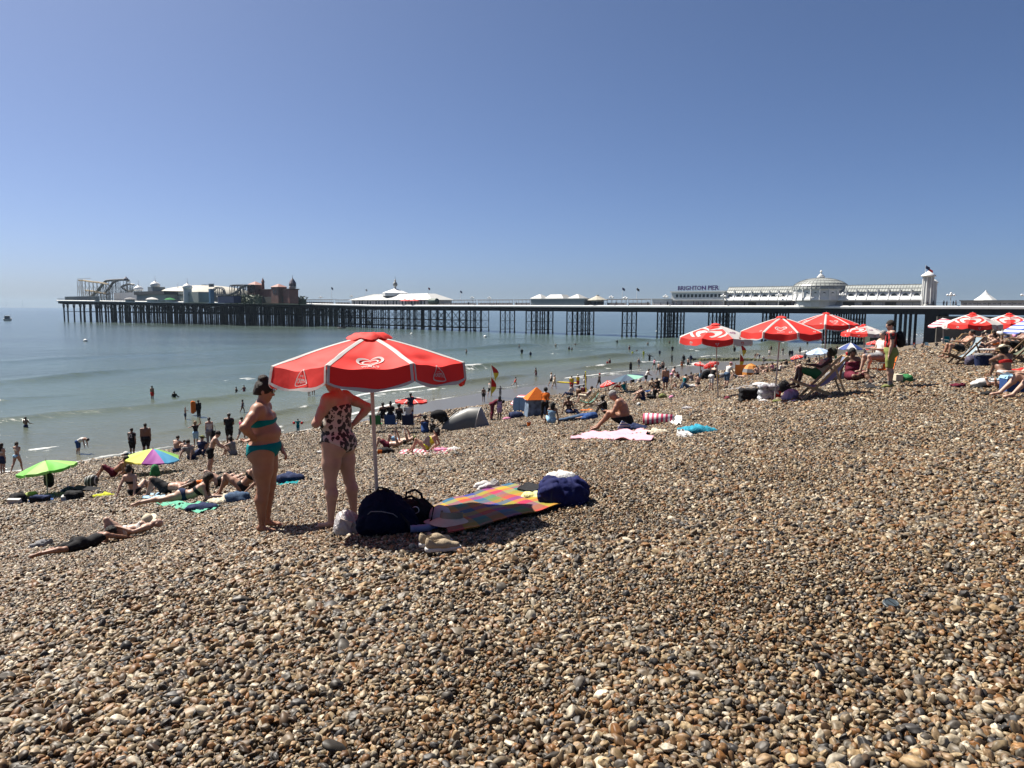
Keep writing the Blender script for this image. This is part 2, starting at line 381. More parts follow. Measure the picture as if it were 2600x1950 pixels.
g.interface.new_socket("Geometry", in_out='INPUT', socket_type='NodeSocketGeometry'); g.interface.new_socket("Geometry", in_out='OUTPUT', socket_type='NodeSocketGeometry')
N = g.nodes.new; L = g.links.new
gi = N("NodeGroupInput"); go = N("NodeGroupOutput")
m2p = N("GeometryNodeMeshToPoints"); L(gi.outputs[0], m2p.inputs[0])
gti = N("GeometryNodeGeometryToInstance")
for k in range(10):
    ic = N("GeometryNodeMeshIcoSphere"); ic.inputs["Subdivisions"].default_value = 3
    sp = N("GeometryNodeSetPosition"); L(ic.outputs[0], sp.inputs[0])
    tn = N("ShaderNodeTexNoise"); tn.noise_dimensions = '4D'; tn.inputs["Scale"].default_value = .62; tn.inputs["Detail"].default_value = 1.5; tn.inputs["W"].default_value = 3.1 * k
    ip = N("GeometryNodeInputPosition"); L(ip.outputs[0], tn.inputs["Vector"])
    su = N("ShaderNodeVectorMath"); su.operation = 'SUBTRACT'; L(tn.outputs["Color"], su.inputs[0]); su.inputs[1].default_value = (.5, .5, .5)
    sc = N("ShaderNodeVectorMath"); sc.operation = 'SCALE'; L(su.outputs[0], sc.inputs[0]); sc.inputs["Scale"].default_value = 1.7
    L(sc.outputs[0], sp.inputs["Offset"])
    ss_ = N("GeometryNodeSetShadeSmooth"); L(sp.outputs[0], ss_.inputs[0])
    sm = N("GeometryNodeSetMaterial"); sm.inputs["Material"].default_value = m; L(ss_.outputs[0], sm.inputs[0])
    L(sm.outputs[0], gti.inputs[0])
iop = N("GeometryNodeInstanceOnPoints"); L(m2p.outputs[0], iop.inputs["Points"]); L(gti.outputs[0], iop.inputs["Instance"]); iop.inputs["Pick Instance"].default_value = True
rv = N("FunctionNodeRandomValue"); rv.data_type = 'INT'; rv.inputs[4].default_value = 0; rv.inputs[5].default_value = 9; L(rv.outputs[2], iop.inputs["Instance Index"])
for nm, so_ in (("scl", "Scale"), ("rot", "Rotation")):
    na = N("GeometryNodeInputNamedAttribute"); na.data_type = 'FLOAT_VECTOR'; na.inputs["Name"].default_value = nm
    if so_ == "Rotation":
        e2 = N("FunctionNodeEulerToRotation"); L(na.outputs[0], e2.inputs[0]); L(e2.outputs[0], iop.inputs[so_])
    else: L(na.outputs[0], iop.inputs[so_])
L(iop.outputs[0], go.inputs[0])
md = po.modifiers.new("scatter", 'NODES'); md.node_group = g

# ---------------------------------------------------------------- implicit surface bodies
def surface_net(F, org, h):
    I = F < 0
    nx, ny, nz = F.shape
    cnt = np.zeros((nx - 1, ny - 1, nz - 1), np.int8)
    for dx in (0, 1):
        for dy in (0, 1):
            for dz in (0, 1):
                cnt += I[dx:nx - 1 + dx, dy:ny - 1 + dy, dz:nz - 1 + dz]
    act = (cnt > 0) & (cnt < 8)
    idx = -np.ones(act.shape, np.int64); ii = np.nonzero(act); nv = len(ii[0])
    if nv == 0: return np.zeros((0, 3)), np.zeros((0, 4), int)
    idx[ii] = np.arange(nv)
    acc = np.zeros((nv, 3)); num = np.zeros(nv)
    cs = [(0, 0, 0), (1, 0, 0), (0, 1, 0), (0, 0, 1), (1, 1, 0), (1, 0, 1), (0, 1, 1), (1, 1, 1)]
    E = [(a, b) for a in cs for b in cs if sum(abs(a[k] - b[k]) for k in range(3)) == 1 and a < b]
    for a, b in E:
        fa = F[ii[0] + a[0], ii[1] + a[1], ii[2] + a[2]]; fb = F[ii[0] + b[0], ii[1] + b[1], ii[2] + b[2]]
        x = (fa < 0) != (fb < 0)
        t = np.where(x, fa / np.where(x, fa - fb, 1), 0)
        for k in range(3): acc[:, k] += np.where(x, a[k] + t * (b[k] - a[k]), 0)
        num += x
    V = (np.stack(ii, 1) + acc / num[:, None]) * h + org
    Q = []
    for ax in range(3):
        sl0 = [slice(None)] * 3; sl1 = [slice(None)] * 3
        o = [k for k in range(3) if k != ax]
        A = I[tuple(slice(0, -1) if k == ax else slice(1, -1) for k in range(3))]
        B = I[tuple(slice(1, None) if k == ax else slice(1, -1) for k in range(3))]
        for cond, flip in ((A & ~B, False), (~A & B, True)):
            p = np.nonzero(cond)
            if not len(p[0]): continue
            c = [p[0].copy(), p[1].copy(), p[2].copy()]
            c[o[0]] = c[o[0]] + 1; c[o[1]] = c[o[1]] + 1
            def cell(da, db):
                q = [c[0].copy(), c[1].copy(), c[2].copy()]
                q[o[0]] = q[o[0]] - 1 + da; q[o[1]] = q[o[1]] - 1 + db
                return idx[q[0], q[1], q[2]]
            f = np.stack([cell(0, 0), cell(1, 0), cell(1, 1), cell(0, 1)], 1)
            if (ax == 1) != flip: f = f[:, ::-1]
            Q.append(f)
    return V, np.concatenate(Q)

def A3(v): return np.array(tuple(v), float)
class Field:
    """a set of round cones and ellipsoids blended into one skin"""
    def __init__(s): s.p = []
    def cone(s, a, b, ra, rb, k=.03, tag=''):
        s.p.append(('c', A3(a), A3(b), ra, rb, k, tag)); return s
    def ell(s, c, r, Rm=None, k=.03, tag=''):
        s.p.append(('e', A3(c), A3(r), None if Rm is None else np.array(Rm, float), 0, k, tag)); return s
    def sub(s, tags, infl=0.0, kmul=1.0):
        o = Field()
        for q in s.p:
            fr = tags.get(q[6]) if isinstance(tags, dict) else (1.0 if q[6] in tags else None)
            if fr is None: continue
            if q[0] == 'c' and fr < 1: q = ('c', q[1], q[1] + (q[2] - q[1]) * fr, q[3], q[3] + (q[4] - q[3]) * fr, q[5], q[6])
            o.p.append(q)
        return o
    def bounds(s):
        lo = np.full(3, 1e9); hi = -lo
        for q in s.p:
            if q[0] == 'c': pts = [(q[1], q[3]), (q[2], q[4])]
            else: pts = [(q[1], max(q[2]))]
            for c, r in pts: lo = np.minimum(lo, c - r); hi = np.maximum(hi, c + r)
        return lo, hi
    def grid(s, h, pad=.05):
        lo, hi = s.bounds(); lo = lo - pad; hi = hi + pad
        n = np.ceil((hi - lo) / h).astype(int) + 1
        return lo, n
    def eval(s, lo, n, h):
        F = np.full(tuple(n), 1.0)
        ax = [lo[k] + h * np.arange(n[k]) for k in range(3)]
        for q in s.p:
            k = q[5]
            if q[0] == 'c': blo = np.minimum(q[1] - q[3], q[2] - q[4]); bhi = np.maximum(q[1] + q[3], q[2] + q[4])
            else: blo = q[1] - max(q[2]); bhi = q[1] + max(q[2])
            m = k + 3 * h + .02
            i0 = np.clip(np.floor((blo - m - lo) / h).astype(int), 0, n - 1); i1 = np.clip(np.ceil((bhi + m - lo) / h).astype(int) + 1, 1, n)
            if (i1 <= i0).any(): continue
            X, Y, Z = np.meshgrid(*[ax[j][i0[j]:i1[j]] for j in range(3)], indexing='ij')
            if q[0] == 'c':
                a, b, ra, rb = q[1], q[2], q[3], q[4]; d = b - a; L2 = max((d * d).sum(), 1e-9)
                px, py, pz = X - a[0], Y - a[1], Z - a[2]
                t = np.clip((px * d[0] + py * d[1] + pz * d[2]) / L2, 0, 1)
                D = np.sqrt((px - t * d[0]) ** 2 + (py - t * d[1]) ** 2 + (pz - t * d[2]) ** 2) - (ra + (rb - ra) * t)
            else:
                P = np.stack([X - q[1][0], Y - q[1][1], Z - q[1][2]], -1)
                if q[3] is not None: P = P @ q[3]
                r = q[2]; k0 = np.sqrt(((P / r) ** 2).sum(-1)); k1 = np.sqrt(((P / (r * r)) ** 2).sum(-1))
                D = np.where(k1 > 1e-6, k0 * (k0 - 1) / np.maximum(k1, 1e-6), -min(r))
            s_ = (slice(i0[0], i1[0]), slice(i0[1], i1[1]), slice(i0[2], i1[2]))
            G_ = F[s_]
            if k > 1e-5:
                hh = np.clip(k - np.abs(G_ - D), 0, None) / k
                F[s_] = np.minimum(G_, D) - hh * hh * k * .25
            else: F[s_] = np.minimum(G_, D)
        return F
    def mesh(s, name, h, infl=0.0, cuts=(), noise=0.0, nscale=20, carve=None, ridge=0.0):
        lo, n = s.grid(h, .04 + infl + 2 * h)
        F = s.eval(lo, n, h) - infl
        if cuts or noise or ridge or carve is not None:
            X, Y, Z = np.meshgrid(*[lo[k] + h * np.arange(n[k]) for k in range(3)], indexing='ij')
            if ridge: F = F + ridge * (.35 - 2.2 * np.abs(vnoise((X * 1.0 + Z * .35) * 13 + 4, (Z * .8 + Y * 1.1) * 9)) - 1.4 * np.abs(vnoise((X + Y) * 24, (Z - X * .5) * 19 + 7)))
            if noise: F = F + noise * (fbm((X + Z * .7) * nscale, (Y - Z * .5) * nscale, 2))
            for p, d in cuts:   # keep the side where dot(x-p, d) < 0
                p = A3(p); d = A3(d); d = d / np.linalg.norm(d)
                F = np.maximum(F, (X - p[0]) * d[0] + (Y - p[1]) * d[1] + (Z - p[2]) * d[2])
            if carve is not None: F = np.maximum(F, -(carve.eval(lo, n, h)))
        V, Q = surface_net(F, lo, h)
        if not len(V): V = np.zeros((3, 3)); V[1, 0] = V[2, 1] = .001; Q = np.array([[0, 1, 2]])
        return npmesh(name, V, Q)

# ---------------------------------------------------------------- skeleton and poses
# local frame: +Y is where the person faces, +X their right hand side, +Z up; lengths for a 1.70 m adult
def U(*v): return Vector(v).normalized()
POSES = {}
def pose(name, **k):
    base = dict(spine=(0, 0, 1), chest=None, right=(1, 0, 0), cright=None, head=(0, .08, 1), look=(0, 1, 0),
                arms=[((-.12, 0, -1), (-.03, .12, -1)), ((.12, 0, -1), (.03, .12, -1))],
                legs=[((-.03, .02, -1), (0, -.03, -1), (-.15, 1, -.12)), ((.03, .02, -1), (0, -.03, -1), (.15, 1, -.12))])
    base.update(k); POSES[name] = base
pose('stand')
pose('stand_wide', legs=[((-.2, .05, -1), (-.12, -.05, -1), (-.4, 1, -.1)), ((.2, .0, -1), (.12, -.03, -1), (.4, 1, -.1))])
pose('hands_hips', arms=[((-.75, -.25, -1), (.75, .45, -.55)), ((.75, -.25, -1), (-.75, .45, -.55))])
pose('arms_out', arms=[((-1, 0, -.25), (-1, .1, -.1)), ((1, 0, -.25), (1, .1, -.1))])
pose('arms_up', arms=[((-.7, .2, .5), (.5, .1, 1)), ((.7, .2, .5), (-.5, .1, 1))])
pose('point', arms=[((-.9, .4, -.4), (-1, .4, -.35)), ((.5, .2, .5), (-.4, .2, 1))])
pose('wade', arms=[((-.5, .3, -1), (-.3, 1, -.35)), ((.5, .3, -1), (.3, 1, -.35))])
pose('hold', arms=[((-.2, .1, -1), (.35, 1, .1)), ((.2, .1, -1), (-.35, 1, .1))], head=(0, .35, 1))
pose('fold', arms=[((-.3, .25, -1), (.9, .6, .1)), ((.3, .25, -1), (-.9, .6, .1))])
pose('walk', spine=(0, .08, 1), arms=[((-.1, .35, -1), (-.03, .6, -1)), ((.1, -.4, -1), (.03, -.1, -1))],
     legs=[((-.02, -.32, -1), (0, -.5, -1), (0, 1, -.5)), ((.02, .42, -1), (0, .12, -1), (0, 1, .05))])
pose('run', spine=(0, .2, 1), arms=[((-.3, .5, -.8), (-.1, 1, .3)), ((.3, -.7, -.7), (.1, .4, -.7))],
     legs=[((-.02, -.5, -1), (0, -1, -.45), (0, .5, -1)), ((.02, .8, -1), (0, -.1, -1), (0, 1, .05))])
pose('bend', spine=(0, .75, .65), chest=(0, 1, .12), head=(0, 1, -.35), look=(0, .5, -1), arms=[((-.12, .25, -1), (0, .15, -1)), ((.12, .25, -1), (0, .15, -1))],
     legs=[((-.1, .05, -1), (-.03, -.16, -1), (0, 1, -.1)), ((.1, .05, -1), (.03, -.16, -1), (0, 1, -.1))])
pose('lean', spine=(0, .35, 1), chest=(0, .5, 1), head=(0, .6, 1), arms=[((-.1, .5, -1), (.2, .9, -.5)), ((.1, .5, -1), (-.2, .9, -.5))],
     legs=[((-.1, .12, -1), (-.03, -.2, -1), (0, 1, -.1)), ((.12, -.1, -1), (.03, -.12, -1), (0, 1, -.1))])
pose('sit', spine=(0, -.1, 1), chest=(0, .2, 1), head=(0, .3, 1), arms=[((-.25, .75, -.7), (.2, .8, .1)), ((.25, .75, -.7), (-.2, .8, .1))],
     legs=[('ik', (-0.16, 0.56, -0.068), (-0.25, .5, 1), (-0.1, 1, -.22)), ('ik', (0.17, 0.6, -0.068), (0.25, .5, 1), (0.1, 1, -.22))])
pose('sit_hug', spine=(0, -.02, 1), chest=(0, .35, 1), head=(0, .4, 1), arms=[((-.25, 1, -.5), (.5, .6, -.2)), ((.25, 1, -.5), (-.5, .6, -.2))],
     legs=[('ik', (-0.1, 0.42, -0.068), (0, .5, 1), (0, 1, -.22)), ('ik', (0.1, 0.44, -0.068), (0, .5, 1), (0, 1, -.22))])
pose('sit_cross', spine=(0, -.05, 1), chest=(0, .25, 1), head=(0, .45, 1), arms=[((-.25, .5, -1), (.25, 1, -.1)), ((.25, .5, -1), (-.25, 1, -.1))],
     legs=[((-.85, .75, .12), (.9, .25, -.28), (.4, .6, -.1)), ((.85, .75, .12), (-.9, .3, -.2), (-.4, .6, -.1))])
pose('sit_back', spine=(0, -.4, 1), chest=(0, -.35, 1), head=(0, .05, 1), arms=[((-.3, -.65, -1), (-.15, -.45, -1)), ((.3, -.65, -1), (.15, -.45, -1))],
     legs=[((-.1, 1, .12), (-.03, 1, -.16), (0, .35, 1)), ('ik', (.11, .66, -.068), (0, .5, 1), (0, 1, -.2))])
pose('sit_side', spine=(.1, -.1, 1), chest=(.1, .1, 1), head=(0, .2, 1), arms=[((-.3, .2, -1), (.2, .9, -.3)), ((.4, -.2, -1), (.1, 0, -1))],
     legs=[((-.5, 1, .25), (-.3, .5, -.6), (-.3, .6, -.1)), ((-.1, 1, .02), (-.8, -.3, -.05), (-.6, -.1, 0))])
pose('chair', spine=(0, -.25, 1), chest=(0, -.05, 1), head=(0, .2, 1), arms=[((-.2, .45, -1), (.1, 1, .1)), ((.2, .45, -1), (-.1, 1, .1))],
     legs=[((-.12, 1, .06), (-.02, .1, -1), (0, 1, -.15)), ((.12, 1, .06), (.02, .2, -1), (0, 1, -.15))])
pose('deck', spine=(0, -.75, .75), chest=(0, -.6, .9), head=(0, -.2, 1), arms=[((-.2, .75, -.55), (.1, 1, .1)), ((.2, .75, -.55), (-.1, 1, .1))],
     legs=[((-.12, 1, .25), (-.02, .12, -1), (0, 1, -.2)), ((.12, 1, .25), (.02, .3, -1), (0, 1, -.2))])
pose('lie', spine=(0, -1, .02), chest=(0, -1, .06), head=(0, -1, .12), look=(0, .1, 1), arms=[((-.45, .8, -.08), (-.1, 1, .02)), ((.45, .8, -.08), (.1, 1, .02))],
     legs=[((-.1, 1, .0), (-.06, 1, -.02), (-.3, .2, 1)), ((.1, 1, .0), (.06, 1, -.02), (.3, .2, 1))])
pose('lie_knees', spine=(0, -1, .02), chest=(0, -1, .06), head=(0, -1, .15), look=(0, .1, 1), arms=[((-.8, -.4, -.1), (.45, -1, .35)), ((.8, .4, -.1), (-.2, .9, .2))],
     legs=[('ik', (-0.12, 0.46, -0.07), (0, .5, 1), (0, 1, -.22)), ('ik', (0.14, 0.56, -0.07), (0, .5, 1), (0, 1, -.22))])
pose('lie_read', spine=(0, -1, .02), chest=(0, -1, .06), head=(0, -1, .25), look=(0, .3, 1), arms=[((-.4, .1, .9), (.3, .2, 1)), ((.4, .1, .9), (-.3, .2, 1))],
     legs=[('ik', (-0.12, 0.44, -0.07), (0, .5, 1), (0, 1, -.22)), ('ik', (0.14, 0.5, -0.07), (0, .5, 1), (0, 1, -.22))])
pose('recline', spine=(0, -.85, .5), chest=(0, -.7, .75), head=(0, -.35, 1), arms=[((-.25, -.25, -1), (-.2, .75, -.5)), ((.25, -.25, -1), (.2, .75, -.5))],
     legs=[('ik', (-0.1, 0.5, -0.07), (0, .5, 1), (0, 1, -.22)), ('ik', (0.13, 0.66, -0.07), (0, .5, 1), (0, 1, -.22))])
pose('prone', spine=(0, 1, .05), chest=(0, .9, .55), head=(0, .6, .8), look=(0, 1, 0), right=(1, 0, 0), arms=[((-.15, .25, -1), (.15, 1, -.1)), ((.15, .25, -1), (-.15, 1, -.1))],
     legs=[((-.08, -1, -.03), (-.03, -1, 0), (0, -1, -.35)), ((.08, -1, -.03), (.03, -1, .05), (0, -1, -.25))])
pose('prone_flat', spine=(0, 1, .02), chest=(0, 1, .03), head=(.1, 1, .05), look=(.7, .3, 0), arms=[((-.9, .5, -.1), (.5, 1, -.05)), ((.9, .5, -.1), (-.5, 1, -.05))],
     legs=[((-.08, -1, -.03), (-.03, -1, 0), (0, -1, -.35)), ((.08, -1, -.03), (.03, -1, .05), (0, -1, -.35))])

def frame_from(up, fwd):
    up = Vector(up).normalized(); f = Vector(fwd); f = (f - up * f.dot(up))
    if f.length < 1e-3: f = Vector((0, 1, 0)) - up * up.y
    f.normalize(); r = f.cross(up); return Matrix((r, f, up)).transposed()   # columns right, forward, up

def ik2(a, t, l1, l2, pole):
    d = t - a; L = min(d.length, (l1 + l2) * .999); d = d.normalized(); x = (l1 * l1 - l2 * l2 + L * L) / (2 * L)
    h = math.sqrt(max(l1 * l1 - x * x, 0)); q = (pole - d * pole.dot(d)).normalized()
    return a + d * x + q * h, a + d * L
def skeleton(po, sex='m', fat=0.0):
    P = POSES[po] if isinstance(po, str) else po
    J = {}
    pel = Vector((0, 0, 0)); sp = U(*P['spine']); ch = U(*(P['chest'] or P['spine']))
    rt = U(*P['right']); cr = U(*(P['cright'] or P['right']))
    J['pel'] = pel; J['waist'] = pel + sp * .17; J['chest'] = J['waist'] + (sp + ch).normalized() * .15
    J['neck'] = J['chest'] + ch * .17; hd = U(*P['head']); J['head'] = J['neck'] + hd * .17
    J['hd'] = hd; J['look'] = U(*P['look']); J['sp'] = sp; J['ch'] = ch
    hw = .092 if sex == 'f' else .085; sw = .155 if sex == 'f' else .18
    for i, sg in ((0, -1), (1, 1)):
        sh = J['neck'] - ch * .035 + cr * sg * sw; A_ = P['arms'][i]
        if A_[0] == 'ik':
            el, wr = ik2(sh, Vector(A_[1]), .275, .245, Vector(A_[2])); A_ = (el - sh, wr - el) + ((A_[3],) if len(A_) > 3 else ())
        u, lw = A_[:2]
        J['sh%d' % i] = sh; J['el%d' % i] = sh + U(*u) * .275; J['wr%d' % i] = J['el%d' % i] + U(*lw) * .245
        J['hdir%d' % i] = U(*(A_[2] if len(A_) > 2 else lw))
        hp = pel - sp * .02 + rt * sg * hw; L_ = P['legs'][i]
        if L_[0] == 'ik':
            kn, an = ik2(hp, Vector(L_[1]), .42, .40, Vector(L_[2])); L_ = (kn - hp, an - kn, L_[3])
        a, b, c = L_
        J['hip%d' % i] = hp
        J['kn%d' % i] = hp + U(*a) * .42; J['an%d' % i] = J['kn%d' % i] + U(*b) * .40
        J['toe%d' % i] = J['an%d' % i] + U(*c) * .15
        J['fd%d' % i] = U(*c)
        J['shin%d' % i] = U(*b)
    J['rt'] = rt; J['cr'] = cr
    return J

def body_field(J, sex='m', fat=0.0, lod=1):
    """lod 0 = near (fingers, face), 1 = middle, 2 = far"""
    f = Field(); g = 1 + fat
    fem = sex == 'f'
    spM = frame_from(J['sp'], J['rt'].cross(J['sp']) * -1); chM = frame_from(J['ch'], J['cr'].cross(J['ch']) * -1)
    fp = spM.col[1]; fc = chM.col[1]
    pelw = .155 if fem else .145
    f.ell(J['pel'] + J['sp'] * .02, (pelw * (1 + .5 * fat), .108 * g, .115), spM, .05, 'pelvis')
    f.ell(J['waist'] + fp * (.012 + .035 * fat), ((.118 if fem else .135) * g, .093 * (1 + 1.15 * fat), .12), spM, .06, 'belly')
    f.ell(J['chest'] + fc * .004, ((.132 if fem else .152) * (1 + .5 * fat), .105 * (1 + .5 * fat), .15), chM, .06, 'chest')
    f.ell(J['neck'] - J['ch'] * .045 - fc * .012, ((.135 if fem else .165), .07 + .02 * fat, .06), chM, .05, 'upper')
    if fem:
        for sg in (-1, 1): f.ell(J['chest'] + J['ch'] * .035 + fc * .09 + J['cr'] * sg * .07, (.062, .06, .065), chM, .03, 'chest')
    for sg, i in ((-1, 0), (1, 1)):
        f.ell(J['pel'] - fp * .055 - J['sp'] * .045 + J['rt'] * sg * .075, (.088 * (1 + .5 * fat), .085 * (1 + .6 * fat), .095), spM, .03, 'pelvis')
    for sg, i in ((-1, 0), (1, 1)):
        f.cone(J['neck'] + J['ch'] * .012, J['sh%d' % i] - J['cr'] * sg * .02, .045, .05 + .015 * fat, .05, 'upper')
        f.cone(J['chest'] + J['cr'] * sg * .075, J['sh%d' % i] - J['ch'] * .03 - J['cr'] * sg * .01, .075, .05, .05, 'chest2')
    f.cone(J['neck'] - J['ch'] * .03, J['head'] - J['hd'] * .05, .056, .052, .03, 'neck')
    hM = frame_from(J['hd'], J['look']); hf = hM.col[1]; hr = hM.col[0]
    f.ell(J['head'] + J['hd'] * .025 - hf * .012, (.075, .094, .088), hM, .03, 'head')
    f.ell(J['head'] - J['hd'] * .045 + hf * .03, (.055, .062, .068), hM, .04, 'head')
    if lod < 2:
        f.cone(J['head'] + hf * .082 + J['hd'] * .012, J['head'] + hf * .103 - J['hd'] * .022, .008, .014, .012, 'head')
        f.ell(J['head'] + hf * .075 - J['hd'] * .06, (.024, .015, .011), hM, .012, 'head')
        f.ell(J['head'] + hf * .062 - J['hd'] * .095, (.022, .02, .018), hM, .02, 'head')
        for sg in (-1, 1):
            f.ell(J['head'] + hr * sg * .079 - hf * .005 - J['hd'] * .012, (.010, .02, .031), hM, .008, 'head')
            f.ell(J['head'] + hf * .078 + hr * sg * .031 + J['hd'] * .022, (.022, .012, .009), hM, .012, 'head')
    for i, sg in ((0, -1), (1, 1)):
        a = .92 if fem else 1.0; a *= 1 + .45 * fat
        sh, el, wr = J['sh%d' % i], J['el%d' % i], J['wr%d' % i]
        f.ell(sh, (.056 * a, .056 * a, .056 * a), None, .06, 'upper')
        m = sh.lerp(el, .45)
        f.cone(sh, m, .052 * a, .047 * a, .03, 'uarm'); f.cone(m, el, .047 * a, .037 * a, .02, 'uarm2')
        m = el.lerp(wr, .3)
        f.cone(el, m, .037 * a, .038 * a, .02, 'farm'); f.cone(m, wr, .038 * a, .024 * a, .02, 'farm')
        hd_ = J['hdir%d' % i]
        # palm and fingers
        xs = J['cr'] if abs(hd_.dot(J['cr'])) < .8 else J['ch']
        pn = J.get('palm%d' % i) or hd_.cross(xs).normalized()
        sd = pn.cross(hd_).normalized()
        pm = wr + hd_ * .05
        Mh = Matrix((sd, pn, hd_)).transposed()
        f.ell(pm, (.038, .015, .05), Mh, .015, 'hand')
        if lod < 2:
            curl = J.get('curl%d' % i, .45)
            fl = [.062, .074, .078, .070] if lod == 0 else [.07, .08, .08, .07]
            for k, off in enumerate((-.03, -.0105, .0095, .0285)):
                b0 = wr + hd_ * .088 + sd * off * 1.05; L_ = fl[3 - k]
                ci = pn if J.get('curls%d' % i, 1) > 0 else -pn
                d1 = (hd_ + ci * curl * .4 + sd * off * 3).normalized(); d2 = (hd_ + ci * curl * 1.6).normalized(); d3 = (hd_ * .6 + ci * curl * 2.6).normalized()
                p1 = b0 + d1 * L_ * .45; p2 = p1 + d2 * L_ * .32; p3 = p2 + d3 * L_ * .25
                f.cone(b0, p1, .0092, .0082, .004, 'hand'); f.cone(p1, p2, .0082, .0075, .003, 'hand'); f.cone(p2, p3, .0075, .0065, .003, 'hand')
            ts = J.get('thumb%d' % i, 1)
            t0 = wr + hd_ * .03 + sd * ts * .028; t1 = t0 + (hd_ * .6 + sd * ts * .8).normalized() * .038; t2 = t1 + (hd_ + sd * ts * .25).normalized() * .032
            f.cone(t0, t1, .013, .0105, .012, 'hand'); f.cone(t1, t2, .0105, .0085, .004, 'hand')
        else:
            f.cone(wr + hd_ * .08, wr + hd_ * .15, .02, .012, .02, 'hand')
        q = (1.06 if fem else 1.0) * (1 + .55 * fat)
        hp, kn, an, toe = J['hip%d' % i], J['kn%d' % i], J['an%d' % i], J['toe%d' % i]
        m = hp.lerp(kn, .5)
        f.cone(hp, m, .088 * q, .072 * q, .045, 'thigh'); f.cone(m, kn, .072 * q, .052 * (1 + .35 * fat), .03, 'thigh2')
        back = -(J['fd%d' % i] - J['shin%d' % i] * J['fd%d' % i].dot(J['shin%d' % i])).normalized()
        m = kn.lerp(an, .3) + back * .018
        f.cone(kn, m, .051 * (1 + .35 * fat), .054 * (1 + .4 * fat), .03, 'shin'); f.cone(m, an, .052 * (1 + .4 * fat), .033, .03, 'shin')
        fd = J['fd%d' % i]; heel = an + J['shin%d' % i] * .045 - fd * .035
        f.ell(heel + fd * .012, (.03, .034, .03), frame_from(-J['shin%d' % i], fd), .025, 'foot')
        ball = heel + fd * .165; dn = (J['shin%d' % i] - fd * J['shin%d' % i].dot(fd)).normalized()
        f.cone(heel + fd * .02, ball, .031, .026, .03, 'foot')
        side = dn.cross(fd).normalized()
        f.cone(ball + side * .014, ball - side * .016, .022, .022, .02, 'foot')
        if lod == 0:
            for k in range(5):
                o_ = -.03 + k * .0145; L_ = .042 - .004 * abs(k - (4 if sg * 1 > 0 else 0))
                tp = ball + side * o_ * .95 + dn * .004
                f.cone(tp, tp + fd * L_, .0105, .009, .006, 'foot')
        else: f.cone(ball + side * .008, ball + side * .008 + fd * .04, .021, .014, .015, 'foot')
    f.hM = hM; f.J = J; f.spM = spM; f.chM = chM
    return f

def hair_mesh(f, style, h, name='hair'):
    J = f.J; hM = f.hM; hd = J['hd']; hf = hM.col[1]; hr = hM.col[0]; c = J['head']
    g = Field()
    vol = {'crop': .006, 'short': .013, 'bob': .02, 'long': .018, 'bun': .013, 'curly': .035, 'pony': .012}.get(style, .012)
    g.ell(c + hd * .03 - hf * .018, (.077 + vol, .093 + vol, .085 + vol), hM, .02)
    face = Field(); face.ell(c + hf * .115 - hd * .035, (.075, .075, .088), hM, .02)
    if style in ('crop', 'short'): face.ell(c - hd * .11, (.14, .14, .085), hM, .02)
    elif style in ('bun', 'pony'): face.ell(c - hd * .12, (.14, .14, .07), hM, .02)
    down = Vector((0, 0, -1)) if abs(hd.z) > .3 else -hd
    if style == 'bun': g.ell(c + hd * .12 - hf * .05, (.058, .058, .05), hM, .015); g.ell(c - hf * .06 - hd * .03, (.075, .06, .08), hM, .03)
    if style == 'pony':
        p = c - hf * .1 + hd * .03; g.ell(p, (.03, .03, .03), hM, .02); g.cone(p, p - hf * .05 + down * .2, .032, .014, .02)
    if style in ('long', 'bob'):
        L_ = .30 if style == 'long' else .09
        for sg in (-.55, 0, .55):
            p = c - hf * (.055 - .02 * abs(sg)) + hr * sg * .10 - hd * .02
            q = p + down * L_ - hf * (.03 if abs(hd.z) > .3 else 0); g.cone(p, q, .06, .04, .04)
    return g.mesh(name, h, noise=.010 if style == 'curly' else .006, nscale=38, carve=face)

GARMENTS = {
    'bikini_bottom': (dict(pelvis=1, thigh=.12), (-.12, .075), .006, True),
    'trunks': (dict(pelvis=1, thigh=1, thigh2=.15, belly=1), (-9, .10), .014, False),
    'shorts': (dict(pelvis=1, thigh=1, thigh2=.7, belly=1), (-9, .10), .018, False),
    'trousers': (dict(pelvis=1, thigh=1, thigh2=1, shin=.95, belly=1), (-9, .11), .014, False),
    'bikini_top': (dict(chest=1, chest2=1), (.255, .345), .007, False),
    'tshirt': (dict(pelvis=1, belly=1, chest=1, chest2=1, upper=1, uarm=.95), (-.02, .47), .013, False),
    'vest': (dict(pelvis=1, belly=1, chest=1, chest2=1, upper=1), (.0, .40), .010, False),
    'swimsuit': (dict(pelvis=1, thigh=.12, belly=1, chest=1, chest2=1), (-.12, .39), .007, True),
    'dress': (dict(pelvis=1, belly=1, chest=1, chest2=1, upper=1, thigh=1, thigh2=.75), (-9, .40), .02, False),
    'wetsuit': (dict(pelvis=1, belly=1, chest=1, chest2=1, upper=1, uarm=1, uarm2=1, farm=.95, thigh=1, thigh2=1, shin=.9), (-9, .52), .008, False),
}
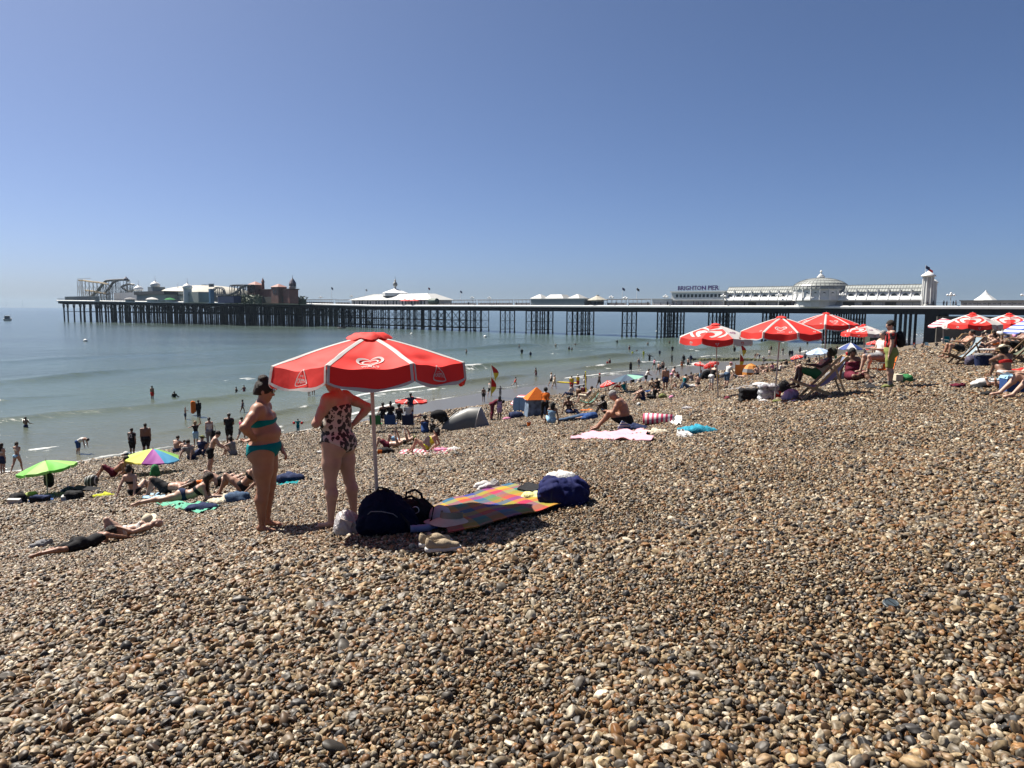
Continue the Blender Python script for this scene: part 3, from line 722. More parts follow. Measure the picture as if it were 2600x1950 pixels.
def garment_mesh(f, kind, h, extra=()):
    tags, (lo, hi), infl, brief = GARMENTS[kind]
    J = f.J; sub = f.sub(tags)
    cuts = [(J['pel'] + J['sp'] * hi if hi < .17 else J['waist'] + (J['sp'] + J['ch']).normalized() * (hi - .17), J['sp'] if hi < .17 else J['ch'])]
    if lo > -5:
        cuts.append((J['pel'] + J['sp'] * lo if lo < .17 else J['waist'] + J['ch'] * (lo - .17), -(J['sp'] if lo < .17 else J['ch'])))
    if brief:   # high leg openings
        fp = f.spM.col[1]
        for i, sg in ((0, -1), (1, 1)):
            cuts.append((J['pel'] - J['sp'] * .085 + J['rt'] * sg * .075, -J['sp'] * 1.0 + J['rt'] * sg * .75))
    cuts += list(extra)
    thick = max(infl, h * .75) if h > .012 else infl
    return sub.mesh(kind, h, infl=thick, cuts=cuts)
def hat_mesh(f, h, kind='sunhat'):
    J = f.J; hd = J['hd']; hM = f.hM; c = J['head'] + hd * .055; g = Field()
    g.ell(c + hd * .015, (.098, .108, .078), hM, .01)
    if kind == 'sunhat': g.ell(c - hd * .005, (.19, .2, .016), hM, .02)
    else: g.ell(c + hM.col[1] * .12 - hd * .01, (.07, .085, .012), hM, .02)
    return g.mesh(kind, h, cuts=[(c - hd * .022, -hd)])

# ---------------------------------------------------------------- skin, hair and cloth colours
def skin(k):
    cols = [(.42, .25, .18), (.36, .20, .135), (.46, .29, .215), (.20, .105, .068), (.055, .032, .024), (.34, .17, .105), (.30, .155, .10)]
    if ('skin%d' % k) in _mats: return _mats['skin%d' % k]
    m = mat('skin%d' % k, cols[k], .5, spec=.35, var=.10, vscale=9, bump=.08, bscale=90)
    b = m.node_tree.nodes['Principled BSDF']; b.inputs['Subsurface Weight'].default_value = .06
    b.inputs['Subsurface Radius'].default_value = (.02, .008, .004); b.inputs['Subsurface Scale'].default_value = .5
    return m
HAIRC = {'olivehair': (.03, .035, .015), 'black': (.012, .010, .010), 'brown': (.045, .024, .014), 'dark': (.022, .014, .010), 'fair': (.26, .17, .09), 'grey': (.30, .29, .28), 'red': (.14, .045, .02)}
def hairm(c):
    if ('hair_' + c) in _mats: return _mats['hair_' + c]
    m = mat('hair_' + c, HAIRC[c], .5, spec=.22, var=.35, vscale=60, bump=.8, bscale=160); return m
def cloth(nm, col): return mat('cloth_' + nm, col, .85, spec=.12, var=.10, vscale=12, bump=.35, bscale=55)
CL = dict(beige=(.36, .29, .20), black=(.018, .018, .02), navy=(.02, .03, .08), blue=(.03, .075, .22), white=(.60, .59, .57), grey=(.22, .22, .23), red=(.55, .03, .025), pink=(.62, .25, .38),
          green=(.04, .20, .07), olive=(.18, .20, .07), teal=(.0, .17, .19), yellow=(.75, .58, .05), orange=(.66, .15, .02), lilac=(.48, .36, .55), lime=(.55, .58, .05), denim=(.06, .10, .17),
          brown=(.14, .07, .04), cream=(.62, .55, .42), sky=(.30, .50, .68), maroon=(.13, .018, .035), khaki=(.27, .31, .10), purple=(.16, .05, .25), magenta=(.6, .05, .2))
def C_(k): return cloth(k, CL[k])

_bc = {}
def objmat(o, m):
    if len(o.data.materials) == 0: o.data.materials.append(m)
    o.material_slots[0].link = 'OBJECT'; o.material_slots[0].material = m
def person(label, po, at, yaw, height=1.70, sex='m', fat=0.0, lod=2, sk=0, hair=('short', 'dark'), wear=(), hat=None, sink=0.0, group=None, tilt=0.0, lift=0.0, h=None):
    h = h or (.0085, .014, .024)[lod]
    hh = h * 1.7 / height if lod == 0 else h
    key = (po if isinstance(po, str) else id(po), sex, round(fat, 2), lod)
    if key not in _bc:
        J = skeleton(po, sex, fat); f = body_field(J, sex, fat, lod)
        me = f.mesh('body', hh); z = np.empty(len(me.vertices) * 3, np.float32); me.vertices.foreach_get('co', z)
        _bc[key] = dict(f=f, body=me, zmin=float(z[2::3].min()))
    c = _bc[key]; f = c['f']; sc = height / 1.70
    root = thing('person', label, 'person', (0, 0, 0), 0, group)
    root.scale = (sc, sc, sc); root.rotation_euler = (tilt, 0, -yaw)
    root.location = (at[0], at[1], at[2] - c['zmin'] * sc - sink + lift)
    if isinstance(po, str) and po.split('_')[0] in ('lie', 'prone', 'recline') or po in ('sit_back', 'phone_sit'):
        e_ = .5; nx = (gz(at[0] + e_, at[1]) - gz(at[0] - e_, at[1])) / (2 * e_); ny = (gz(at[0], at[1] + e_) - gz(at[0], at[1] - e_)) / (2 * e_)
        k_ = 1.0 if po.split('_')[0] in ('lie', 'prone', 'recline') else .6
        up = Vector((-nx * k_, -ny * k_, 1)).normalized(); fw = Vector((math.sin(yaw), math.cos(yaw), 0)); M_ = frame_from(up, fw); root.rotation_euler = M_.to_euler()
        root.location = Vector(at) + up * (-c['zmin'] * sc + lift)
    b = link('body', c['body'], None, root); objmat(b, skin(sk))
    if hair:
        k = ('hair', hair[0])
        if k not in c: c[k] = hair_mesh(f, hair[0], min(hh, .016))
        o = link('hair', c[k], None, root); objmat(o, hairm(hair[1]))
    for kind, col in wear:
        k = ('g', kind)
        if k not in c: c[k] = garment_mesh(f, kind, hh)
        o = link(kind, c[k], None, root); objmat(o, C_(col) if isinstance(col, str) else col)
    if hat:
        k = ('hat', hat[0])
        if k not in c: c[k] = hat_mesh(f, min(hh, .014), hat[0])
        o = link(hat[0] if hat[0] != 'cap' else 'cap', c[k], None, root); objmat(o, C_(hat[1]) if isinstance(hat[1], str) else hat[1])
    root['zmin'] = c['zmin']
    return root

# ---------------------------------------------------------------- the pier
PO = Vector((49.4, 239.7, 0)); PD = Vector((-.75, .66, 0)).normalized(); PN = Vector((-PD.y, PD.x, 0))  # PN points to the camera side
PANG = math.atan2(PD.y, PD.x)
def pa(px, b=0.0):
    """distance along the pier where the vertical plane through px meets the line b metres to the camera side"""
    k = (px - 1300) / FPX / math.cos(PITCH) * 1.0
    o = PO + PN * b; return (k * o.y - o.x) / (PD.x - k * PD.y)
def pw(a, b, z=0.0): return PO + PD * a + PN * b + Vector((0, 0, z))
def pz(px, py, b=0.0):
    Y = pw(pa(px, b), b).y; return AT(px, py, Y).z
def pthing(name, label, cat, a, b, z, group=None):
    return thing(name, label, cat, pw(a, b, z), PANG, group)
def deck_z(a): return float(np.interp(a, [-400, 150, 215, 420], [10.2, 10.4, 11.3, 13.0]))

WHITE = mat('white_paint', (.78, .79, .78), .5, var=.08, vscale=.8)
OFFW = mat('weathered_white', (.62, .63, .62), .6, var=.12, vscale=.6)
ROOFW = mat('sunlit_white_dimmed', (.42, .43, .42), .6, var=.08, vscale=.6)  # darker copy of the wall white, so sunlit roofs don't clip
IRON = mat('dark_iron', (.010, .012, .020), .8, var=.2, vscale=1, spec=.2)
STEEL = mat('grey_steel', (.20, .21, .21), .5, var=.15, vscale=1.5)
GLASSD = mat('dark_glass', (.03, .04, .05), .15)
GREYP = mat('grey_panel', (.25, .285, .30), .6, var=.06, vscale=.4)
ROOFG = mat('glazed_roof', (.34, .36, .34), .35, var=.12, vscale=.7)
GREEND = mat('dark_green_paint', (.05, .09, .075), .6, var=.1, vscale=1)
REDB = mat('hazed_red_brown', (.24, .10, .08), .7, var=.15, vscale=.8)  # red brown lightened, distance haze put into the colour
YELS = mat('yellowed_steel', (.42, .34, .22), .6)
RAIL = mat('rail_paint', (.30, .33, .34), .6)

pier = pthing('pier', 'long seaside pier on dark iron legs running out across the water', 'pier', 0, 0, 0)
A_SH = pa(2700); A_HD = pa(800) ; A_END = A_HD + 183
W_ = 14.0
# deck with white edge, girders
d = MB(); e = MB(); g_ = MB()
xs = list(np.linspace(A_SH - 25, A_HD + 2, 40))
for x0, x1 in zip(xs[:-1], xs[1:]):
    z0, z1 = deck_z(x0), deck_z(x1)
    for (b0, b1, zt, th, mb) in ((0, -W_, 0, .35, d), (.6, 0.003, .12, .5, e), (-.2, -1.0, -.38, 1.5, g_), (-W_ + 1, -W_ + .2, -.38, 1.5, g_), (-5, -5.4, -.38, 1.3, g_), (-9, -9.4, -.38, 1.3, g_)):
        v = [(x0, b0, z0 + zt), (x1, b0, z1 + zt), (x1, b1, z1 + zt + (.25 if mb is e else 0)), (x0, b1, z0 + zt + (.25 if mb is e else 0))]
        mb.add(v + [(x, y, z - th) for x, y, z in v], [(0, 1, 2, 3), (7, 6, 5, 4), (0, 4, 5, 1), (1, 5, 6, 2), (2, 6, 7, 3), (3, 7, 4, 0)])
d.build('deck', mat('deck_boards', (.22, .19, .16), .8, var=.1, vscale=1), pier)
e.build('deck_edge', WHITE, pier); g_.build('girder', IRON, pier)
# head: slanting near edge
def hb(a): return np.interp(a, [A_HD - 1, A_HD + 3, A_END], [0, 3, 60.0])
h0 = MB(); h1 = MB(); h2 = MB()
xs = list(np.linspace(A_HD, A_END, 30))
for x0, x1 in zip(xs[:-1], xs[1:]):
    z0, z1 = deck_z(x0), deck_z(x1)
    for (o0, o1, zt, th, mb) in ((0, None, -.01, .4, h0), (.7, .003, .12, .55, h1), (-.3, -1.2, -.42, 1.3, h2)):
        n0, n1 = hb(x0) + o0, hb(x1) + o0
        f0, f1 = (-45, -45) if o1 is None else (hb(x0) + o1, hb(x1) + o1)
        up_ = .25 if mb is h1 else 0; v = [(x0, n0, z0 + zt), (x1, n1, z1 + zt), (x1, f1, z1 + zt + up_), (x0, f0, z0 + zt + up_)]
        mb.add(v + [(x, y, z - th) for x, y, z in v], [(0, 1, 2, 3), (7, 6, 5, 4), (0, 4, 5, 1), (1, 5, 6, 2), (2, 6, 7, 3), (3, 7, 4, 0)])
h0.build('head_deck', IRON, pier); h1.build('head_edge', WHITE, pier); h2.build('head_girder', IRON, pier)
# end landing stage
x = MB().box((A_END + 1.2, 40, deck_z(A_END) - .8), (2.4, 36, 2.2)); x.build('landing_stage', mat('grey_timber', (.10, .11, .11), .8), pier)

def trestle(n=5, w=W_ - .8, H=9.0, r=.22, lv=(1.3, 4.6, 8.6)):
    m_ = MB(); ys = [-.4 - w * k / (n - 1) for k in range(n)]
    for y in ys: m_.bar((0, y, -2.2), (0, y, H), r, 8); m_.bar((0, y, -.6), (0, y, .5), r * 1.5, 8)
    for z in lv: m_.bar((0, ys[0], z), (0, ys[-1], z), .12, 6)
    for y0, y1 in zip(ys[:-1], ys[1:]):
        for z0, z1 in zip(lv[:-1], lv[1:]):
            m_.bar((0, y0, z0), (0, y1, z1), .05, 5); m_.bar((0, y1, z0), (0, y0, z1), .05, 5)
    return m_
clusters = [2150, 2107, 1950, 1812, 1681, 1575, 1450, 1346, 1268, 1180]
ntr = {2150: 6, 2107: 7, 1950: 7, 1812: 7, 1681: 7, 1575: 4, 1450: 6, 1346: 6, 1268: 4, 1180: 4}
wid = {1575: 9, 1268: 8.5, 1180: 9}
for px in clusters:
    a = pa(px); H = deck_z(a) - 1.6
    o = trestle(ntr[px], wid.get(px, W_ - .8), H, .24, (1.3, H * .52, H - .3)).build('trestle', IRON, pier); o.location = (a, 0, 0)
    if px in (2107, 1950, 1812, 1681, 1450, 1346):
        o = trestle(ntr[px] - 1, wid.get(px, W_ - .8), H, .24, (1.3, H * .52, H - .3)).build('trestle', IRON, pier); o.location = (a + 2.6, 0, 0)
# masonry-like heavy shore pier
a = pa(2300)
x = MB()
for k in range(4): x.bar((a + 1.2 * k, -.5, 0), (a + 1.2 * k, -.5, 9), .35, 8); x.bar((a + 1.2 * k, -6, 0), (a + 1.2 * k, -6, 9), .35, 8)
x.box((a - 5, -6, 4.5), (3.4, 11, 9)); x.build('shore_pillar', IRON, pier)
# close-set trestles of the middle length
a = pa(1164); k = 0
while a < A_HD - 2:
    H = deck_z(a) - 1.6; mb = trestle(4 if k % 3 else 5, W_ - .8 if k % 3 else 18, H, .2, (1.3, H * .5, H - .3))
    if k % 5 != 4:
        for y in (-.4,):
            for z0, z1 in ((1.3, H * .5), (H * .5, H - .3)): mb.bar((0, y, z0), (4.4, y, z1), .05, 5); mb.bar((0, y, z1), (4.4, y, z0), .05, 5)
            mb.bar((0, y, 1.3), (4.4, y, 1.3), .09, 5); mb.bar((0, y, H * .5), (4.4, y, H * .5), .09, 5)
    o = mb.build('trestle', IRON, pier); o.location = (a, 0, 0); a += 4.4 if k % 6 != 5 else 6.5; k += 1
# pile forest below the head
a = A_HD + 1; k = 0
while a < A_END - 1:
    H = deck_z(a) - 1.6; nb = hb(a); q = MB(); end = a > A_END - 45
    for j in range(11 if not end else 9):
        b_ = nb - .8 - j * (nb + 40) / 11; q.bar((a + random.uniform(-.4, .4), b_, -2.5), (a, b_, H), .42 if end else .3, 7)
        if j % 2 == 0: q.bar((a, b_, H * .55), (a + 2.6, b_, H), .14, 5); q.bar((a, b_, H * .55), (a - 2.6, b_, H), .14, 5)
    for z in (H * .55, H - .4): q.bar((a, nb - .8, z), (a, -38, z), .14, 5)
    if not end:
        b_ = nb - .8; q.bar((a, b_, H * .5), (a + 3.6, b_, H * .5), .1, 5); q.bar((a, b_, 1), (a + 3.6, b_, H * .5), .07, 5); q.bar((a, b_, H * .5), (a + 3.6, b_, 1), .07, 5)
    q.build('pile_row', IRON, pier); a += 4.4 if not end else 5.4 - 2 * (k % 3 == 0); k += 1

# railings along the near edge
r1 = MB(); a = A_SH - 20
while a < A_HD:
    z = deck_z(a); r1.bar((a, 0, z), (a, 0, z + 1.25), .06, 4); a += 2.4
for z_ in (.35, .8, 1.2): r1.bar((A_SH - 20, 0, deck_z(0) + z_), (150, 0, deck_z(150) + z_), .035, 4); r1.bar((150, 0, deck_z(150) + z_), (A_HD, 0, deck_z(A_HD) + z_), .035, 4)
r1.build('railing', IRON, pier)
r2 = MB(); a = A_HD
while a < A_END:
    z = deck_z(a); r2.bar((a, hb(a), z), (a, hb(a), z + 1.5), .09, 4); a += 1.1
for z_ in (.5, 1.0, 1.5): r2.bar((A_HD, hb(A_HD), deck_z(A_HD) + z_), (A_END, hb(A_END), deck_z(A_END) + z_), .06, 4)
r2.build('head_railing', RAIL, pier)

# white glazed wind shelters along the deck
def shelter(px0, px1, top=761, lab='', b=-5.0):
    a0, a1 = pa(px0, b), pa(px1, b); z0 = deck_z(a0); H = max(2.4, pz(px0, top, b) - z0)
    t = pthing('wind_shelter', lab, 'shelter', a0, b, z0, 'white wind shelters along the pier deck'); L_ = a1 - a0
    f = MB(); n_ = max(2, int(abs(L_) / 1.6))
    for k in range(n_ + 1): x = L_ * k / n_; f.box((x, 0, H / 2), (.14, .14, H)); 
    for z in (.1, H * .5, H): f.box((L_ / 2, 0.02, z), (abs(L_) + .2, .1, .12 if z < H else .2))
    f.build('frame', OFFW, t)
    MB().box((L_ / 2, -.12, H * .25), (abs(L_), .06, H * .46)).build('panel', OFFW, t)
    MB().box((L_ / 2, -.9, H + .16), (abs(L_) + .6, 2.6, .12)).build('roof', OFFW, t)
    return t
for i, (p0, p1, top, lb) in enumerate([(850, 782, 762, 'white slatted wind shelter nearest the fairground end of the pier'), (892, 856, 762, 'white wind shelter just seaward of the white roofed hall'),
    (1208, 1118, 763, 'white wind shelter between the white hall and the grey box building, seaward part'), (1300, 1214, 763, 'white wind shelter between the white hall and the grey box building, middle part'),
    (1344, 1306, 764, 'short wind shelter touching the grey box building'), (1486 + 100, 1538, 764, 'white wind shelter right of the grey conical kiosk'), (1646, 1592, 763, 'white wind shelter left of the plain white wall')]):
    shelter(p0, p1, top, lb)

def hbox(mb, a0, a1, b0, b1, z0, z1): mb.box(((a0 + a1) / 2, (b0 + b1) / 2, (z0 + z1) / 2), (abs(a1 - a0), abs(b1 - b0), z1 - z0)); return mb
def pyr(mb, a0, a1, b0, b1, z0, z1, k=.3):
    ca, cb = (a0 + a1) / 2, (b0 + b1) / 2; q = [(a0, b0), (a1, b0), (a1, b1), (a0, b1)]
    mb.add([(x, y, z0) for x, y in q] + [(ca + (x - ca) * k, cb + (y - cb) * k, z1) for x, y in q], [(3, 2, 1, 0), (4, 5, 6, 7), (0, 1, 5, 4), (1, 2, 6, 5), (2, 3, 7, 6), (3, 0, 4, 7)]); return mb

# ---- arcade hall with the dome
AR0, AR1 = pa(2326, -1.2), pa(1832, -1.2); zd = deck_z(AR0)
ar = pthing('arcade_hall', 'long white amusement arcade with round windows and glazed barrel roof', 'building', AR0, 0, zd)
LA = AR1 - AR0; sc_ = lambda px, py: pz(px, py, -1.5) - zd
z1 = sc_(2200, 762); z2 = sc_(2200, 741); z3 = sc_(2200, 724)
w0 = MB()
hbox(w0, 0, LA, -2.6, -12, 0, z1); w0.build('ground_floor', OFFW, ar)
# sweeping upper wall: curved out at the bottom
prof = [(-1.2, z1), (-1.25, z1 + .25), (-1.9, z1 + 1.0), (-2.2, z1 + 1.8), (-2.3, z2)]
D0, D1 = pa(2122, -1.5) - AR0, pa(2000, -1.5) - AR0
nb_ = 20; bays = [LA * k / nb_ for k in range(nb_ + 1)]
up = MB(); up.add([(x, b, z) for x in (0, LA) for b, z in prof] + [(0, -12, z2), (LA, -12, z2), (0, -12, z1), (LA, -12, z1)],
    [(j, j + 1, 5 + j + 1, 5 + j) for j in range(4)] + [(4, 10, 11, 9), (0, 5, 13, 12), (10, 12, 13, 11), (0, 12, 10, 4, 3, 2, 1), (5, 6, 7, 8, 9, 11, 13)])
up.build('upper_wall', WHITE, ar)
for x in bays:
    bt = MB()
    for j in range(4): bt.bar((x, prof[j][0] + .08, prof[j][1]), (x, prof[j + 1][0] + .08, prof[j + 1][1]), .13, 5)
    bt.box((x, -2.2, z2 + .3), (.35, .4, .9)); bt.build('buttress', WHITE, ar)
hbox(MB(), 0, LA, -1.05, -1.2, z1 - .12, z1 + .12).build('cornice', WHITE, ar)
for k in range(nb_):
    xm = (bays[k] + bays[k + 1]) / 2
    if D0 - 1 < xm < D1 + 1: continue
    q = MB(); Mx = Matrix.Rotation(R(-90), 3, 'X'); zc = z1 + (z2 - z1) * .55
    q.lathe([(0, .12), (.55, .12), (.62, .2), (.72, .2), (.75, 0)], 16, (xm, -2.12, zc), Matrix.Rotation(R(-84), 3, 'X')); o = q.build('porthole_window', STEEL, ar)
    q = MB().lathe([(0, .14), (.54, .14)], 16, (xm, -2.1, zc), Matrix.Rotation(R(-84), 3, 'X')); q.build('pane', GLASSD, o)
roof = MB(); pr_ = [(-2.0, z2 + .1), (-2.9, z2 + .9), (-4.2, z2 + 1.9), (-5.6, z3 - .6), (-6.2, z3), (-7.8, z3), (-8.4, z3 - .6), (-12, z2 + .1)]
roof.add([(x, b, z) for x in (0, LA) for b, z in pr_], [(j, j + 1, 8 + j + 1, 8 + j) for j in range(7)] + [tuple(range(7, -1, -1)), tuple(range(8, 16))]); roof.build('barrel_roof', ROOFG, ar)
rb = MB(); nr = 76
for k in range(nr + 1):
    x = LA * k / nr
    for j in range(4): rb.bar((x, pr_[j][0] + .04, pr_[j][1] + .04), (x, pr_[j + 1][0] + .04, pr_[j + 1][1] + .04), .045, 4)
    if k % 2 == 0: rb.bar((x, -6.2, z3), (x, -6.2, z3 + .55), .05, 4)
for j in (1, 2, 3, 4): rb.bar((0, pr_[j][0] + .06, pr_[j][1] + .06), (LA, pr_[j][0] + .06, pr_[j][1] + .06), .06, 4)
rb.build('glazing_bar', STEEL, ar)
hbox(MB(), LA * .02, LA * .98, -6.1, -7.9, z3 + .02, z3 + .22).build('ridge', WHITE, ar)
# dark shop openings in the ground floor
for (p0, p1) in ((2128, 2098 + 60), (2235, 2263), (1892, 1912), (2036, 2050), (2178, 2200), (1968, 2000)):
    x0, x1 = pa(p0, -2.6) - AR0, pa(p1, -2.6) - AR0
    hbox(MB(), x0, x1, -2.52, -2.62, .1, z1 - .5).build('shop_opening', mat('shade_opening', (.10, .10, .09), .7), ar)
# dome drum
D0, D1 = pa(2128, -1.5) - AR0, pa(1992, -1.5) - AR0; dc = (D0 + D1) / 2; dr = abs(D1 - D0) / 2 * 1.03; dz1 = sc_(2062, 737); dtop = sc_(2062, 704)
n16 = 20; q = MB(); Cc = (dc, -dr * .72, 0)
q.lathe([(dr * 1.0, z1 - .1), (dr * 1.0, z1 + .2), (dr * .965, z1 + 1.0), (dr * .95, dz1), (dr * .99, dz1 + .15), (dr * .99, dz1 + .45), (0, dz1 + .45)], n16, Cc); q.build('drum', WHITE, ar)
q = MB(); q.lathe([(dr * .93, 0), (dr * .93, z1 - .12)], n16, Cc); q.build('drum_base', OFFW, ar)
for k in range(n16):
    t = 2 * math.pi * k / n16; x, y = math.cos(t), math.sin(t)
    if y > -.1: MB().bar((Cc[0] + x * dr * 1.01, Cc[1] + y * dr * 1.01, z1), (Cc[0] + x * dr * .97, Cc[1] + y * dr * .97, dz1 + .9), .14, 5).build('pilaster', WHITE, ar)
for k in range(n16):
    t = 2 * math.pi * (k + .5) / n16; x, y = math.cos(t), math.sin(t)
    if y < .1: continue
    Mt = Matrix.Rotation(t, 3, 'Z') @ Matrix.Rotation(R(90), 3, 'Y')
    o = MB().lathe([(0, .1), (.42, .1), (.5, .16), (.56, 0)], 12, (Cc[0] + x * dr * .93, Cc[1] + y * dr * .93, z1 + (dz1 - z1) * .62), Mt).build('porthole_window', STEEL, ar)
    MB().lathe([(0, .12), (.41, .12)], 12, (Cc[0] + x * dr * .93, Cc[1] + y * dr * .93, z1 + (dz1 - z1) * .62), Mt).build('pane', GLASSD, o)
dp = [(dr * .99 * math.cos(u), dz1 + .3 + (dtop - dz1 - .3) * math.sin(u)) for u in np.linspace(0, 1.45, 12)]
MB().lathe(dp + [(0, dtop)], 40, Cc).build('dome', ROOFG, ar, smooth=True)
q = MB()
for k in range(40):
    t = 2 * math.pi * k / 40
    for (r0, y0), (r1_, y1) in zip(dp[:-1], dp[1:]): q.bar((Cc[0] + r0 * 1.01 * math.cos(t), Cc[1] + r0 * 1.01 * math.sin(t), y0), (Cc[0] + r1_ * 1.01 * math.cos(t), Cc[1] + r1_ * 1.01 * math.sin(t), y1), .07, 4)
for j in (2, 4, 6, 8): q.tube([(Cc[0] + dp[j][0] * 1.012 * math.cos(t), Cc[1] + dp[j][0] * 1.012 * math.sin(t), dp[j][1]) for t in np.linspace(0, 2 * math.pi, 41)], .08, 4)
q.build('dome_rib', STEEL, ar)
MB().lathe([(1.1, dtop - .3), (1.1, dtop + .4), (.8, dtop + .5), (.7, dtop + .8), (.3, dtop + 1.1), (.2, dtop + 1.5), (.4, dtop + 1.8), (0, dtop + 2.3)], 12, Cc).build('finial', OFFW, ar)
# corner tower
tb = sc_(2333, 703)
tx = -1.2; q = MB(); q.lathe([(1.35, 0), (1.3, .6), (1.15, .7), (1.0, tb - .3), (1.05, tb)], 8, (tx, -1.6, 0)); q.build('tower', OFFW, ar)
q = MB()
for k in range(8): t = 2 * math.pi * (k + .0) / 8; q.bar((tx + 1.4 * math.cos(t), -1.6 + 1.4 * math.sin(t), .6), (tx + 1.25 * math.cos(t), -1.6 + 1.25 * math.sin(t), tb), .12, 5)
q.build('tower_rib', WHITE, ar)
MB().lathe([(1.2, tb), (1.75, tb + .1), (1.75, tb + .35), (.9, tb + .95), (.25, tb + 1.4), (0, tb + 1.6)], 16, (tx, -1.6, 0)).build('tower_cap', WHITE, ar, smooth=True)
MB().lathe([(.8, 0), (.75, tb - 1.6), (1.0, tb - 1.5), (1.0, tb - 1.3), (.4, tb - .7), (0, tb - .6)], 8, (tx - .9, -4.0, 0)).build('rear_turret', OFFW, ar)

def flag(px, ptop, pbase, cols, b, lab, ph=None, droop=.6, grp='flags on tall poles along the pier'):
    a = pa(px, b); zb = pz(px, pbase, b); zt = pz(px, ptop, b)
    t = pthing('flagpole', lab, 'flag', a, b, zb, grp); H = zt - zb
    MB().bar((0, 0, 0), (0, 0, H), .07, 6, .04).build('pole', WHITE, t)
    m_ = MB(); s_ = max(1.1, H * .22); n_ = 6
    vs = []
    for i in range(n_ + 1):
        u = i / n_; vs += [(-u * s_ * .9, .18 * math.sin(u * 5), H - .1 - droop * u * s_), (-u * s_ * .9, .18 * math.sin(u * 5 + .5), H - .1 - s_ * .75 - droop * u * s_ * 1.1)]
    m_.add(vs, [(2 * i, 2 * i + 1, 2 * i + 3, 2 * i + 2) for i in range(n_)]); m_.build('flag_cloth', C_(cols), t)
    return t
fl = [(2331, 672, 702, 'navy', -1.6, 'dark blue flag on the arcade tower, left of two'), (2339, 680, 706, 'red', -4.2, 'drooping red flag on the arcade tower, right of two'),
      (846, 727, 760, 'navy', -3, 'small dark flag between the fairground and the white hall'), (932, 732, 748, 'grey', -8, 'small grey flag behind the white hall roof'),
      (1089, 728, 756, 'maroon', -3, 'striped flag flying at the right end of the white roofed hall'), (1169, 736, 762, 'navy', -6, 'dark drooping flag above the wind shelters'),
      (1575, 728, 764, 'navy', -5, 'limp dark flag on the leftmost of two poles near the conical kiosk'), (1611, 729, 766, 'black', -5, 'black drooping flag on the right hand of two poles near the conical kiosk')]
for f_ in fl: flag(*f_)

# ---- block with the sign
b0 = -2.0; X0, X1 = pa(1832, b0), pa(1700, b0); zz = deck_z(X0)
bl = pthing('sign_building', 'white two storey pier building with a band of windows and purple letters on its roof', 'building', X0, b0, zz); Lb = X1 - X0
H1 = pz(1760, 762, b0) - zz; H2 = pz(1760, 739, b0) - zz
hbox(MB(), 0, Lb, 0, -9, 0, H1).build('ground_floor', OFFW, bl); hbox(MB(), 0, Lb, .35, -8.6, H1 + .003, H2 - .4).build('upper_floor', WHITE, bl)
hbox(MB(), -.3, Lb + .4, .7, -9, H2 - .4, H2).build('roof', WHITE, bl); hbox(MB(), -.1, Lb + .3, .55, .3, H1 - .1, H1 + .25).build('balcony', WHITE, bl)
nwin = 12
for k in range(nwin):
    x0 = Lb * (.06 + .88 * k / nwin); hbox(MB(), x0, x0 + Lb * .88 / nwin * .62, .36, .40, H1 + .9, H2 - 1.0).build('window', GLASSD, bl)
for k in range(4): hbox(MB(), Lb * (.1 + .23 * k), Lb * (.1 + .23 * k) + 1.5, .03, .003, .2, 2.4).build('shutter', mat('pale_shutter', (.5, .52, .52), .6), bl)
def text_obj(txt, size, depth, material, name, parent=None, font_bold=True, align='CENTER'):
    cu = bpy.data.curves.new(name, 'FONT'); cu.body = txt; cu.size = size; cu.extrude = depth; cu.align_x = align; cu.resolution_u = 2
    cu.offset = size * .018 if font_bold else 0
    o = bpy.data.objects.new(name + '_tmp', cu); me = bpy.data.meshes.new_from_object(o); bpy.data.objects.remove(o); bpy.data.curves.remove(cu)
    me.name = name; me.materials.clear(); me.materials.append(material); return me
PURP = mat('purple_sign', (.07, .035, .19), .4)
zs0, zs1 = pz(1760, 737.5, b0) - zz, pz(1760, 726, b0) - zz
sx0, sx1 = pa(1815, b0 + 1), pa(1713, b0 + 1)
me = text_obj('BRIGHTON PIER', 1.0, .12, PURP, 'sign_letters'); vs = np.array([v.co[:] for v in me.vertices]); wx = vs[:, 0].max() - vs[:, 0].min(); hy = vs[:, 1].max() - vs[:, 1].min()
sxk = abs(sx1 - sx0) / wx; syk = (zs1 - zs0) / hy
for v in me.vertices:
    x, y, z = v.co; v.co = (-(x - vs[:, 0].min() - wx / 2) * sxk, z, (y - vs[:, 1].min()) * syk)
me.flip_normals() if hasattr(me, 'flip_normals') else None
o = link('sign_letters', me, None, bl); o.location = ((sx0 + sx1) / 2 - X0, .6, H2 + .25)
q = MB()
for k in range(14): q.bar((abs(sx0 - X0) * 0 + (sx0 - X0) + (sx1 - sx0) * k / 13, .45, H2), ((sx0 - X0) + (sx1 - sx0) * k / 13, .45, H2 + .3 + syk * .6), .05, 4)
q.build('sign_frame', STEEL, bl)
X0, X1 = pa(1700, -1.5), pa(1650, -1.5); zz = deck_z(X0)
wl = pthing('white_store', 'plain white flat roofed store left of the sign building', 'building', X0, -1.5, zz)
hbox(MB(), 0, X1 - X0, 0, -5, 0, pz(1675, 760, -1.5) - zz).build('wall', WHITE, wl); hbox(MB(), -.1, X1 - X0 + .2, .15, -5.1, pz(1675, 760, -1.5) - zz + .003, pz(1675, 759, -1.5) - zz + .1).build('roof', OFFW, wl)

